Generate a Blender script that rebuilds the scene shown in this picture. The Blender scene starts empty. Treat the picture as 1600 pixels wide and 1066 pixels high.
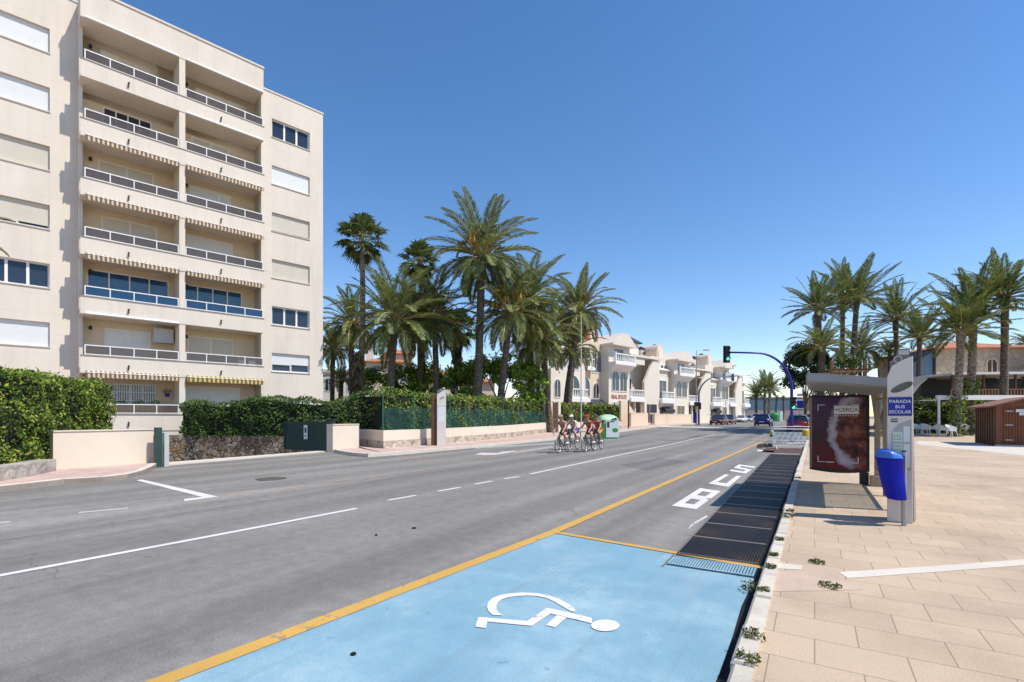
import bpy, math, random
import numpy as np
from mathutils import Vector, Matrix
random.seed(7); np.random.seed(7)
R = math.radians
SC = bpy.context.scene
COL = SC.collection

# ------------------------------------------------------------------ survey helpers
F = 780.0            # focal length in photo pixels (1600 wide), horizon at y = 650
EYE = 1.65
def H(y):            # the street rises a little in the distance
    t = min(max((y - 30.0) / 32.0, 0.0), 1.0)
    return 0.4 * t * t * (3 - 2 * t)
def G(px, py, z=0.0):
    Y = F * (EYE - z) / (py - 650.0)
    return ((px - 800.0) / F * Y, Y)
def W(px, py, Y):
    return Vector(((px - 800.0) / F * Y, Y, EYE + (650.0 - py) / F * Y))
def XB(px, Y):
    return ((px - 800.0) / F * Y, Y, H(Y))
N = (0.8552, -0.5183)   # across the street, to the right
D = (0.5183, 0.8552)    # along the street, away
def US(u, s, z=0.0):
    return (u * N[0] + s * D[0], u * N[1] + s * D[1], z)
def toUS(x, y):
    return (x * N[0] + y * N[1], x * D[0] + y * D[1])
RD = math.atan2(D[1], D[0])      # heading of the street
RN = math.atan2(N[1], N[0])      # heading across the street
FA = math.atan2(0.698, 0.716)    # heading of the facades on the left

# ------------------------------------------------------------------ materials
def new_mat(name):
    m = bpy.data.materials.new(name); m.use_nodes = True
    nt = m.node_tree
    b = nt.nodes['Principled BSDF']
    return m, nt, b
def lin(nt, a, b): nt.links.new(a, b)
def node(nt, t, **kw):
    n = nt.nodes.new(t)
    for k, v in kw.items(): setattr(n, k, v)
    return n
def rgba(c): return (c[0], c[1], c[2], 1.0)
def ramp(nt, fac, stops):
    r = node(nt, 'ShaderNodeValToRGB')
    e = r.color_ramp.elements
    while len(e) < len(stops): e.new(0.5)
    for el, (p, c) in zip(e, stops):
        el.position = p; el.color = rgba(c) if len(c) == 3 else c
    lin(nt, fac, r.inputs[0]); return r.outputs[0]
def noise(nt, vec, scale, detail=4, rough=0.55, dist=0.0):
    n = node(nt, 'ShaderNodeTexNoise')
    n.inputs['Scale'].default_value = scale; n.inputs['Detail'].default_value = detail
    n.inputs['Roughness'].default_value = rough; n.inputs['Distortion'].default_value = dist
    if vec is not None: lin(nt, vec, n.inputs['Vector'])
    return n.outputs['Fac']
def coords(nt, which='Object', scale=(1, 1, 1), rot=(0, 0, 0)):
    t = node(nt, 'ShaderNodeTexCoord'); mp = node(nt, 'ShaderNodeMapping')
    mp.inputs['Scale'].default_value = scale; mp.inputs['Rotation'].default_value = rot
    lin(nt, t.outputs[which], mp.inputs['Vector']); return mp.outputs[0]
def mixc(nt, fac, a, b, mode='MIX'):
    m = node(nt, 'ShaderNodeMix', data_type='RGBA', blend_type=mode)
    for i, v in ((0, fac), (6, a), (7, b)):
        if hasattr(v, 'is_output'): lin(nt, v, m.inputs[i])
        elif i == 0: m.inputs[0].default_value = v
        else: m.inputs[i].default_value = rgba(v)
    return m.outputs[2]
def math_(nt, op, a, b=0.0, c=None, clamp=False):
    m = node(nt, 'ShaderNodeMath', operation=op); m.use_clamp = clamp
    vals = (a, b) if c is None else (a, b, c)
    for i, v in enumerate(vals):
        if hasattr(v, 'is_output'): lin(nt, v, m.inputs[i])
        else: m.inputs[i].default_value = v
    return m.outputs[0]
def bump(nt, b, h, strength=0.3, dist=0.02):
    n = node(nt, 'ShaderNodeBump'); n.inputs['Strength'].default_value = strength
    n.inputs['Distance'].default_value = dist
    lin(nt, h, n.inputs['Height']); lin(nt, n.outputs[0], b.inputs['Normal'])
M = {}
def plain(name, c, rough=0.6, metal=0.0, var=0.12, scale=3.0, fine=40.0, bmp=0.0, spec=0.5):
    """a painted / plastered / metal surface with mottling"""
    m, nt, b = new_mat(name)
    v = coords(nt)
    n1 = noise(nt, v, scale, 5, 0.6); n2 = noise(nt, v, fine, 3)
    mixn = math_(nt, 'ADD', math_(nt, 'MULTIPLY', n1, 0.7), math_(nt, 'MULTIPLY', n2, 0.3))
    d = tuple(x * (1 - var) for x in c); l = tuple(min(1, x * (1 + var)) for x in c)
    col = ramp(nt, mixn, [(0.3, d), (0.7, l)])
    lin(nt, col, b.inputs['Base Color'])
    b.inputs['Roughness'].default_value = rough; b.inputs['Metallic'].default_value = metal
    b.inputs['Specular IOR Level'].default_value = spec
    if bmp: bump(nt, b, mixn, bmp, 0.01)
    M[name] = m; return m
def leafmat(name, stops, trans=0.25, rough=0.5, gain=1.0):
    stops = [(p, tuple(x * gain for x in c)) for p, c in stops]
    m, nt, b = new_mat(name)
    g = node(nt, 'ShaderNodeNewGeometry')
    o = node(nt, 'ShaderNodeObjectInfo')
    n = noise(nt, coords(nt), 0.9, 2)
    f = math_(nt, 'ADD', math_(nt, 'MULTIPLY', g.outputs['Random Per Island'], 0.65), math_(nt, 'MULTIPLY', n, 0.35))
    col = ramp(nt, f, stops)
    lin(nt, col, b.inputs['Base Color']); b.inputs['Roughness'].default_value = rough
    b.inputs['Specular IOR Level'].default_value = 0.22
    tr = node(nt, 'ShaderNodeBsdfTranslucent'); lin(nt, col, tr.inputs['Color'])
    mx = node(nt, 'ShaderNodeMixShader'); mx.inputs[0].default_value = trans
    out = nt.nodes['Material Output']
    lin(nt, b.outputs[0], mx.inputs[1]); lin(nt, tr.outputs[0], mx.inputs[2]); lin(nt, mx.outputs[0], out.inputs[0])
    M[name] = m; return m
def glassmat(name, tint, opacity=0.4, rough=0.05):
    """tinted pane: part transparent, part glossy surface"""
    m, nt, b = new_mat(name)
    b.inputs['Base Color'].default_value = rgba(tint); b.inputs['Roughness'].default_value = rough
    tr = node(nt, 'ShaderNodeBsdfTransparent'); tr.inputs[0].default_value = (0.9, 0.92, 0.92, 1)
    mx = node(nt, 'ShaderNodeMixShader'); mx.inputs[0].default_value = opacity
    out = nt.nodes['Material Output']
    lin(nt, tr.outputs[0], mx.inputs[1]); lin(nt, b.outputs[0], mx.inputs[2]); lin(nt, mx.outputs[0], out.inputs[0])
    M[name] = m; return m

plain('cream_plaster', (0.73, 0.63, 0.515), 0.85, var=0.06, scale=0.7, fine=25, bmp=0.05)
def facade_mat():
    m, nt, b = new_mat('facade')
    v = coords(nt)
    n1 = noise(nt, coords(nt, scale=(1, 1, 0.25)), 0.8, 5, 0.65); n2 = noise(nt, v, 30, 3)
    nn = math_(nt, 'ADD', math_(nt, 'MULTIPLY', n1, 0.75), math_(nt, 'MULTIPLY', n2, 0.25))
    col = ramp(nt, nn, [(0.28, (0.63, 0.555, 0.465)), (0.5, (0.725, 0.642, 0.538)), (0.75, (0.765, 0.685, 0.585))])
    sep = node(nt, 'ShaderNodeSeparateXYZ'); lin(nt, v, sep.inputs[0])
    fr = math_(nt, 'FRACT', math_(nt, 'DIVIDE', math_(nt, 'ADD', sep.outputs[2], 20.0), 0.97))
    line = math_(nt, 'LESS_THAN', math_(nt, 'ABSOLUTE', math_(nt, 'SUBTRACT', fr, 0.5)), 0.012)
    col = mixc(nt, math_(nt, 'MULTIPLY', line, 0.22), col, (0.4, 0.34, 0.28))
    # rain streaks below edges
    st = noise(nt, coords(nt, scale=(3.5, 3.5, 0.12)), 1.6, 4, 0.6)
    col = mixc(nt, math_(nt, 'MULTIPLY', math_(nt, 'SUBTRACT', st, 0.52, clamp=True), 0.65, clamp=True), col, (0.40, 0.34, 0.28))
    lin(nt, col, b.inputs['Base Color']); b.inputs['Roughness'].default_value = 0.9
    bump(nt, b, n2, 0.08, 0.01); M['facade'] = m
facade_mat()
plain('inner_plaster', (0.71, 0.58, 0.41), 0.9, var=0.06)
plain('white_paint', (0.80, 0.79, 0.77), 0.55, var=0.04)
plain('white_shutter', (0.80, 0.79, 0.77), 0.5, var=0.03)
plain('cream_shutter', (0.66, 0.60, 0.49), 0.5, var=0.04)
def shutter_mat(name, c):
    m, nt, b = new_mat(name); v = coords(nt)
    sep = node(nt, 'ShaderNodeSeparateXYZ'); lin(nt, v, sep.inputs[0])
    fr = math_(nt, 'FRACT', math_(nt, 'MULTIPLY', sep.outputs[2], 18.0))
    n1 = noise(nt, v, 2.0, 3)
    col = ramp(nt, n1, [(0.3, tuple(x * 0.93 for x in c)), (0.7, c)])
    col = mixc(nt, math_(nt, 'MULTIPLY', math_(nt, 'LESS_THAN', fr, 0.2), 0.5), col, tuple(x * 0.45 for x in c))
    lin(nt, col, b.inputs['Base Color']); b.inputs['Roughness'].default_value = 0.45
    bump(nt, b, fr, 0.25, 0.01); M[name] = m
shutter_mat('white_shutter', (0.80, 0.80, 0.78)); shutter_mat('cream_shutter', (0.66, 0.60, 0.49))
plain('dark_metal', (0.03, 0.032, 0.035), 0.45, 0.3)
plain('grey_metal', (0.36, 0.36, 0.37), 0.4, 0.6)
plain('roof_grey', (0.34, 0.33, 0.32), 0.45, 0.2, var=0.15, scale=2)
plain('light_grey', (0.52, 0.51, 0.50), 0.5, 0.1, var=0.06)
plain('tower_grey', (0.72, 0.65, 0.58), 0.5, 0.0, var=0.05, scale=1.5)
plain('silver_mesh', (0.20, 0.185, 0.165), 0.5, 0.5, var=0.35, fine=120)
plain('brown_side', (0.33, 0.255, 0.17), 0.7, var=0.15)
plain('dark_glass', (0.02, 0.03, 0.045), 0.06, var=0.3, scale=1.0, spec=0.8)
plain('sky_tint_glass', (0.025, 0.08, 0.17), 0.05, var=0.4, scale=1.2, fine=4, spec=0.9)  # dark glass, blue of the reflected sky put into the base colour
glassmat('rail_glass', (0.13, 0.10, 0.085), 0.64, 0.10)
glassmat('sky_tint_rail_glass', (0.025, 0.08, 0.17), 0.75, 0.06)  # same painted sky reflection blue, for the railing panes
glassmat('clear_glass', (0.35, 0.33, 0.28), 0.28, 0.05)
glassmat('window_glass', (0.03, 0.05, 0.08), 0.85, 0.04)
plain('blind_white', (0.7, 0.7, 0.7), 0.8)
plain('bin_blue', (0.001, 0.010, 0.40), 0.5, var=0.20, scale=5, fine=60, spec=0.22)
plain('lid_blue', (0.05, 0.17, 0.62), 0.35, var=0.10)
plain('pole_blue', (0.01, 0.015, 0.26), 0.4, var=0.2)
plain('pole_bluegrey', (0.10, 0.12, 0.20), 0.5, var=0.2)
plain('sign_blue', (0.012, 0.018, 0.30), 0.45, var=0.06)
plain('paint_white', (0.80, 0.78, 0.77), 0.7, var=0.05)
plain('concrete', (0.50, 0.45, 0.38), 0.9, var=0.25, scale=2.5, fine=30, bmp=0.3)
plain('pale_concrete', (0.62, 0.55, 0.46), 0.9, var=0.12, scale=2, fine=30, bmp=0.2)
plain('green_metal', (0.022, 0.062, 0.055), 0.5, 0.1, var=0.25)
plain('green_post', (0.05, 0.16, 0.11), 0.5, 0.1, var=0.2)
plain('terracotta', (0.42, 0.17, 0.09), 0.85, var=0.25, scale=4, fine=25, bmp=0.3)
plain('orange_plaster', (0.50, 0.15, 0.07), 0.85, var=0.12)
plain('wall_plaster', (0.72, 0.625, 0.50), 0.88, var=0.07, scale=0.6, fine=30, bmp=0.1)
plain('kerb_stone', (0.57, 0.51, 0.41), 0.9, var=0.24, scale=3, fine=40, bmp=0.4)
plain('coping_grey', (0.34, 0.29, 0.24), 0.8, var=0.15)
plain('peach_plaster', (0.71, 0.575, 0.43), 0.88, var=0.07, scale=0.6)
plain('roof_white', (0.73, 0.65, 0.56), 0.85, var=0.08)
plain('slate', (0.035, 0.035, 0.045), 0.75, var=0.3, scale=6)
plain('white_plaster', (0.75, 0.675, 0.56), 0.85, var=0.05, scale=0.8)
plain('badge_dark', (0.10, 0.09, 0.075), 0.3, 0.3, var=0.4, scale=8)
plain('wood_dark', (0.10, 0.045, 0.022), 0.65, var=0.4, scale=3, fine=30, bmp=0.2)
plain('wood_mid', (0.24, 0.13, 0.065), 0.7, var=0.3, scale=3, fine=30, bmp=0.2)
plain('black_plastic', (0.012, 0.012, 0.013), 0.5, var=0.3)
plain('rubber', (0.015, 0.015, 0.015), 0.85, var=0.3)
plain('skin', (0.50, 0.29, 0.20), 0.6, var=0.06)
plain('hair', (0.05, 0.035, 0.025), 0.7)
for nme, c in dict(jersey_red=(0.38, 0.015, 0.02), jersey_orange=(0.62, 0.22, 0.02), jersey_grey=(0.30, 0.22, 0.20), jersey_white=(0.62, 0.60, 0.60),
                   shorts_black=(0.015, 0.015, 0.02), shorts_blue=(0.03, 0.12, 0.50)).items():
    plain(nme, c, 0.8, var=0.12, scale=8)
for nme, c in dict(car_maroon=(0.10, 0.006, 0.02), car_white=(0.72, 0.72, 0.72), car_blue=(0.008, 0.012, 0.17), car_red=(0.38, 0.015, 0.03), car_silver=(0.42, 0.44, 0.46)).items():
    plain(nme, c, 0.22, 0.15, var=0.05, spec=0.8)
plain('lamp_red', (0.5, 0.01, 0.01), 0.25); plain('lamp_clear', (0.75, 0.75, 0.75), 0.1)
plain('yellow_paint', (0.66, 0.42, 0.02), 0.6, var=0.15)
plain('rim', (0.45, 0.45, 0.47), 0.35, 0.7)
def emis(name, c, s):
    m, nt, b = new_mat(name); b.inputs['Base Color'].default_value = rgba(c)
    b.inputs['Emission Color'].default_value = rgba(c); b.inputs['Emission Strength'].default_value = s; M[name] = m
emis('green_light', (0.08, 0.9, 0.5), 1.4)

def asphalt_mat():
    m, nt, b = new_mat('asphalt')
    uv = coords(nt, 'UV')
    fine = noise(nt, uv, 55, 3, 0.7); grit = noise(nt, uv, 220, 2, 0.6)
    big = noise(nt, uv, 0.35, 4, 0.6)
    streak = noise(nt, coords(nt, 'UV', scale=(1.3, 0.03, 1)), 1.0, 5, 0.6)
    f = math_(nt, 'ADD', math_(nt, 'MULTIPLY', streak, 0.7), math_(nt, 'MULTIPLY', big, 0.3))
    col = ramp(nt, f, [(0.30, (0.152, 0.140, 0.125)), (0.5, (0.217, 0.202, 0.181)), (0.7, (0.288, 0.270, 0.243))])
    g = ramp(nt, math_(nt, 'ADD', math_(nt, 'MULTIPLY', fine, 0.5), math_(nt, 'MULTIPLY', grit, 0.5)), [(0.32, (0.52, 0.52, 0.52)), (0.5, (1, 1, 1)), (0.7, (1.38, 1.38, 1.38))])
    col = mixc(nt, 1.0, col, g, 'MULTIPLY')
    sx_ = node(nt, 'ShaderNodeSeparateXYZ'); lin(nt, uv, sx_.inputs[0])
    tr_ = math_(nt, 'SINE', math_(nt, 'ADD', math_(nt, 'MULTIPLY', sx_.outputs[0], 3.6), math_(nt, 'MULTIPLY', big, 1.5)))
    col = mixc(nt, 1.0, col, ramp(nt, math_(nt, 'ADD', math_(nt, 'MULTIPLY', tr_, 0.5), 0.5), [(0.25, (0.91, 0.91, 0.91)), (0.8, (1.05, 1.05, 1.05))]), 'MULTIPLY')
    oil = math_(nt, 'MULTIPLY', math_(nt, 'SUBTRACT', noise(nt, coords(nt, 'UV', scale=(1.0, 0.35, 1)), 1.4, 5, 0.6), 0.60, clamp=True), 1.8, clamp=True)
    col = mixc(nt, oil, col, (0.085, 0.08, 0.078))
    vo = node(nt, 'ShaderNodeTexVoronoi', feature='DISTANCE_TO_EDGE'); vo.inputs['Scale'].default_value = 0.22
    wob = node(nt, 'ShaderNodeVectorMath', operation='ADD')
    nz = node(nt, 'ShaderNodeTexNoise'); nz.inputs['Scale'].default_value = 1.3; nz.inputs['Detail'].default_value = 5; lin(nt, uv, nz.inputs['Vector'])
    sc = node(nt, 'ShaderNodeVectorMath', operation='SCALE'); sc.inputs['Scale'].default_value = 1.2
    lin(nt, nz.outputs['Color'], sc.inputs[0]); lin(nt, uv, wob.inputs[0]); lin(nt, sc.outputs[0], wob.inputs[1]); lin(nt, wob.outputs[0], vo.inputs['Vector'])
    crack = math_(nt, 'LESS_THAN', vo.outputs['Distance'], 0.0022)
    crack = math_(nt, 'MULTIPLY', crack, math_(nt, 'GREATER_THAN', noise(nt, uv, 0.16, 2), 0.52))
    md_ = noise(nt, uv, 5.5, 5, 0.7)
    col = mixc(nt, 1.0, col, ramp(nt, md_, [(0.32, (0.86, 0.86, 0.86)), (0.68, (1.13, 1.13, 1.13))]), 'MULTIPLY')
    col = mixc(nt, math_(nt, 'MULTIPLY', crack, 0.35), col, (0.05, 0.048, 0.048))
    spots = math_(nt, 'GREATER_THAN', noise(nt, uv, 2.6, 2, 0.5), 0.755)
    col = mixc(nt, math_(nt, 'MULTIPLY', spots, 0.45), col, (0.06, 0.057, 0.056))
    lin(nt, col, b.inputs['Base Color']); b.inputs['Roughness'].default_value = 0.88
    bump(nt, b, math_(nt, 'ADD', fine, grit), 0.35, 0.006); M['asphalt'] = m
asphalt_mat()
def road_paint(name, c, wear=0.55, under=(0.19, 0.185, 0.185)):
    m, nt, b = new_mat(name); uv = coords(nt, 'UV')
    n1 = noise(nt, uv, 9, 6, 0.7); n2 = noise(nt, uv, 0.7, 4, 0.6); n3 = noise(nt, uv, 130, 2)
    col = ramp(nt, n2, [(0.3, tuple(x * 0.88 for x in c)), (0.7, tuple(min(1, x * 1.08) for x in c))])
    g = ramp(nt, n3, [(0.3, (0.86, 0.86, 0.86)), (0.7, (1.08, 1.08, 1.08))])
    col = mixc(nt, 1.0, col, g, 'MULTIPLY')
    w = math_(nt, 'ADD', math_(nt, 'MULTIPLY', n1, 0.7), math_(nt, 'MULTIPLY', n2, 0.3))
    hole = ramp(nt, w, [(wear, (0, 0, 0)), (wear + 0.05, (1, 1, 1))])
    col = mixc(nt, math_(nt, 'MULTIPLY', hole, 0.8), col, under)
    lin(nt, col, b.inputs['Base Color']); b.inputs['Roughness'].default_value = 0.75
    bump(nt, b, n3, 0.25, 0.004); M[name] = m
road_paint('line_white', (0.72, 0.69, 0.66), 0.585)
road_paint('line_white_worn', (0.62, 0.60, 0.58), 0.53)
road_paint('line_faded', (0.46, 0.44, 0.42), 0.50)
road_paint('line_yellow', (0.60, 0.35, 0.075), 0.565)
road_paint('line_orange_worn', (0.55, 0.34, 0.20), 0.50)
def bay_mat():
    m, nt, b = new_mat('bay_blue'); uv = coords(nt, 'UV')
    n1 = noise(nt, uv, 0.9, 6, 0.65); n2 = noise(nt, uv, 90, 3, 0.6); n3 = noise(nt, uv, 7, 5, 0.7)
    col = ramp(nt, n1, [(0.28, (0.15, 0.30, 0.385)), (0.5, (0.215, 0.375, 0.455)), (0.70, (0.35, 0.50, 0.55))])
    g = ramp(nt, n2, [(0.3, (0.82, 0.82, 0.82)), (0.7, (1.12, 1.12, 1.12))])
    col = mixc(nt, 1.0, col, g, 'MULTIPLY')
    spot = ramp(nt, n3, [(0.635, (0, 0, 0)), (0.69, (1, 1, 1))])
    col = mixc(nt, math_(nt, 'MULTIPLY', spot, 0.55), col, (0.10, 0.20, 0.28))
    wr = math_(nt, 'ADD', math_(nt, 'MULTIPLY', noise(nt, uv, 22, 5, 0.75), 0.6), math_(nt, 'MULTIPLY', noise(nt, uv, 0.55, 3), 0.4))
    col = mixc(nt, ramp(nt, wr, [(0.565, (0, 0, 0)), (0.63, (0.7, 0.7, 0.7))]), col, (0.20, 0.24, 0.26))
    dirt = noise(nt, coords(nt, 'UV', scale=(1.0, 0.15, 1)), 2.2, 4)
    col = mixc(nt, math_(nt, 'MULTIPLY', math_(nt, 'SUBTRACT', dirt, 0.55, clamp=True), 1.6, clamp=True), col, (0.36, 0.42, 0.45))
    lin(nt, col, b.inputs['Base Color']); tyr = noise(nt, coords(nt, 'UV', scale=(2.2, 0.10, 1)), 2.0, 4, 0.6)
    col2 = mixc(nt, math_(nt, 'MULTIPLY', math_(nt, 'SUBTRACT', tyr, 0.54, clamp=True), 2.2, clamp=True), col, (0.20, 0.25, 0.27))
    lin(nt, col2, b.inputs['Base Color']); b.inputs['Roughness'].default_value = 0.8
    bump(nt, b, n2, 0.4, 0.005); M['bay_blue'] = m
bay_mat()
def paver_mat(name, c, bw, bh, mort=0.006, var=0.10, dark=0.4, far=False):
    m, nt, b = new_mat(name); uv = coords(nt, 'UV')
    br = node(nt, 'ShaderNodeTexBrick'); lin(nt, uv, br.inputs['Vector'])
    br.inputs['Scale'].default_value = 1.0
    br.inputs['Brick Width'].default_value = bw; br.inputs['Row Height'].default_value = bh
    br.inputs['Mortar Size'].default_value = mort; br.inputs['Mortar Smooth'].default_value = 0.2
    br.inputs['Color1'].default_value = rgba(tuple(x * (1 - var) for x in c)); br.inputs['Color2'].default_value = rgba(tuple(x * (1 + var * 0.7) for x in c))
    br.inputs['Mortar'].default_value = rgba(tuple(x * dark for x in c))
    n1 = noise(nt, uv, 0.45, 5, 0.65); n2 = noise(nt, uv, 70, 3)
    st = ramp(nt, n1, [(0.28, (0.72, 0.71, 0.70)), (0.5, (0.97, 0.97, 0.97)), (0.75, (1.12, 1.11, 1.09))])
    gr = ramp(nt, n2, [(0.3, (0.86, 0.86, 0.86)), (0.7, (1.1, 1.1, 1.1))])
    col = mixc(nt, 1.0, mixc(nt, 1.0, br.outputs['Color'], st, 'MULTIPLY'), gr, 'MULTIPLY')
    sp = math_(nt, 'GREATER_THAN', noise(nt, uv, 3.3, 3, 0.6), 0.715)
    col = mixc(nt, math_(nt, 'MULTIPLY', sp, 0.3), col, tuple(x * 0.35 for x in c))
    gum = node(nt, 'ShaderNodeTexVoronoi'); gum.inputs['Scale'].default_value = 2.2; lin(nt, uv, gum.inputs['Vector'])
    gs = node(nt, 'ShaderNodeSeparateColor'); lin(nt, gum.outputs['Color'], gs.inputs[0])
    gm = math_(nt, 'MULTIPLY', math_(nt, 'LESS_THAN', gum.outputs['Distance'], 0.05), math_(nt, 'GREATER_THAN', gs.outputs[0], 0.72))
    col = mixc(nt, math_(nt, 'MULTIPLY', gm, 0.55), col, tuple(x * 0.35 for x in c))
    lin(nt, col, b.inputs['Base Color']); b.inputs['Roughness'].default_value = 0.85
    h = math_(nt, 'SUBTRACT', math_(nt, 'MULTIPLY', n2, 0.25), br.outputs['Fac'])
    bump(nt, b, h, 0.5, 0.006); M[name] = m
paver_mat('plaza_pavers', (0.545, 0.412, 0.280), 0.50, 0.40, 0.0042, 0.07, 0.55)
paver_mat('pink_pavers', (0.60, 0.435, 0.375), 0.2, 0.2, 0.006, 0.08, 0.7)
def stone_mat(name, cols, scale=3.2, mortar_or_gap=(0.42, 0.36, 0.28), wob=0.28, ed=0.03):
    m, nt, b = new_mat(name)
    v0 = coords(nt)
    nz = node(nt, 'ShaderNodeTexNoise'); nz.inputs['Scale'].default_value = 2.5; lin(nt, v0, nz.inputs['Vector'])
    sc = node(nt, 'ShaderNodeVectorMath', operation='SCALE'); sc.inputs['Scale'].default_value = wob; lin(nt, nz.outputs['Color'], sc.inputs[0])
    ad = node(nt, 'ShaderNodeVectorMath', operation='ADD'); lin(nt, v0, ad.inputs[0]); lin(nt, sc.outputs[0], ad.inputs[1])
    ve = node(nt, 'ShaderNodeTexVoronoi', feature='DISTANCE_TO_EDGE'); ve.inputs['Scale'].default_value = scale; lin(nt, ad.outputs[0], ve.inputs['Vector'])
    vc = node(nt, 'ShaderNodeTexVoronoi'); vc.inputs['Scale'].default_value = scale; lin(nt, ad.outputs[0], vc.inputs['Vector'])
    sp = node(nt, 'ShaderNodeSeparateColor'); lin(nt, vc.outputs['Color'], sp.inputs[0])
    col = ramp(nt, sp.outputs[0], [(i / (len(cols) - 1), c) for i, c in enumerate(cols)])
    n1 = noise(nt, v0, 14, 5, 0.7)
    col = mixc(nt, 1.0, col, ramp(nt, n1, [(0.3, (0.6, 0.6, 0.6)), (0.7, (1.25, 1.25, 1.25))]), 'MULTIPLY')
    e = ramp(nt, ve.outputs['Distance'], [(ed, (1, 1, 1)), (ed + 0.05, (0, 0, 0))])
    col = mixc(nt, e, col, mortar_or_gap)
    lin(nt, col, b.inputs['Base Color']); b.inputs['Roughness'].default_value = 0.92
    hh = math_(nt, 'ADD', math_(nt, 'MINIMUM', ve.outputs['Distance'], 0.15), math_(nt, 'MULTIPLY', n1, 0.05))
    bump(nt, b, hh, 0.9, 0.15); M[name] = m
stone_mat('rubble_stone', [(0.30, 0.20, 0.12), (0.45, 0.36, 0.26), (0.22, 0.14, 0.08), (0.50, 0.42, 0.33), (0.33, 0.19, 0.09), (0.20, 0.15, 0.11), (0.42, 0.30, 0.18)], 3.9, (0.035, 0.026, 0.02), 0.42, 0.02)  # near-black joint colour paints the shade in the gaps between stones
stone_mat('pale_stone', [(0.50, 0.42, 0.32), (0.60, 0.52, 0.42), (0.32, 0.25, 0.19), (0.62, 0.55, 0.46)], 3.4, (0.5, 0.42, 0.32))
stone_mat('ashlar', [(0.52, 0.40, 0.27), (0.46, 0.34, 0.23), (0.58, 0.47, 0.34)], 2.6, (0.38, 0.28, 0.19))
stone_mat('grey_rock', [(0.36, 0.32, 0.27), (0.46, 0.42, 0.37), (0.27, 0.24, 0.21), (0.5, 0.47, 0.42)], 1.8, (0.36, 0.32, 0.27))
def bark_mat(name, c1, c2, ring=7.0):
    m, nt, b = new_mat(name); v = coords(nt)
    n1 = noise(nt, v, 5, 5, 0.7)
    vo = node(nt, 'ShaderNodeTexVoronoi'); vo.inputs['Scale'].default_value = ring
    lin(nt, coords(nt, scale=(1, 1, 1.3)), vo.inputs['Vector'])
    f = math_(nt, 'ADD', math_(nt, 'MULTIPLY', n1, 0.5), math_(nt, 'MULTIPLY', vo.outputs['Distance'], 0.7))
    lin(nt, ramp(nt, f, [(0.25, c1), (0.75, c2)]), b.inputs['Base Color']); b.inputs['Roughness'].default_value = 0.95
    bump(nt, b, f, 0.8, 0.05); M[name] = m
bark_mat('palm_bark', (0.035, 0.028, 0.022), (0.17, 0.135, 0.105))
bark_mat('palm_bark_pale', (0.05, 0.04, 0.03), (0.34, 0.28, 0.22), 5)
bark_mat('tree_bark', (0.05, 0.04, 0.03), (0.2, 0.16, 0.12), 9)
leafmat('hedge_leaf', [(0.15, (0.010, 0.022, 0.005)), (0.4, (0.040, 0.078, 0.012)), (0.62, (0.10, 0.145, 0.022)), (0.85, (0.26, 0.26, 0.045))], 0.28, gain=2.0)
leafmat('hedge_leaf_dark', [(0.15, (0.012, 0.026, 0.008)), (0.45, (0.032, 0.062, 0.014)), (0.7, (0.065, 0.10, 0.02)), (0.9, (0.13, 0.155, 0.04))], 0.25, gain=2.0)
leafmat('ficus_leaf', [(0.15, (0.02, 0.04, 0.008)), (0.45, (0.06, 0.10, 0.014)), (0.75, (0.14, 0.19, 0.025)), (0.9, (0.24, 0.27, 0.05))], 0.35, gain=2.5)
leafmat('dark_leaf', [(0.15, (0.012, 0.022, 0.010)), (0.5, (0.03, 0.05, 0.02)), (0.9, (0.07, 0.10, 0.03))], 0.25, gain=1.6)
leafmat('palm_leaf', [(0.1, (0.022, 0.034, 0.010)), (0.45, (0.085, 0.105, 0.036)), (0.75, (0.14, 0.155, 0.055)), (0.95, (0.26, 0.225, 0.075))], 0.28, 0.5, gain=2.1)
leafmat('palm_leaf_green', [(0.1, (0.016, 0.028, 0.008)), (0.45, (0.062, 0.085, 0.026)), (0.75, (0.11, 0.135, 0.036)), (0.95, (0.21, 0.20, 0.055))], 0.28, 0.5, gain=1.95)
leafmat('fan_leaf', [(0.1, (0.02, 0.035, 0.012)), (0.5, (0.06, 0.085, 0.026)), (0.95, (0.16, 0.17, 0.055))], 0.25, gain=1.6)
leafmat('dead_leaf', [(0.1, (0.05, 0.035, 0.02)), (0.5, (0.15, 0.11, 0.06)), (0.95, (0.30, 0.23, 0.13))], 0.1)
leafmat('weed_leaf', [(0.1, (0.05, 0.07, 0.02)), (0.5, (0.11, 0.14, 0.03)), (0.95, (0.28, 0.25, 0.12))], 0.2)
plain('rachis', (0.36, 0.29, 0.09), 0.5, var=0.2)
plain('fruit_orange', (0.52, 0.30, 0.05), 0.6, var=0.25, scale=8)
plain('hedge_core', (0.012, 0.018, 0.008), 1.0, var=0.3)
plain('earth', (0.26, 0.21, 0.15), 0.95, var=0.25, scale=0.3, fine=6)
plain('manhole_iron', (0.12, 0.105, 0.09), 0.6, 0.4, var=0.4, fine=60)
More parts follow.
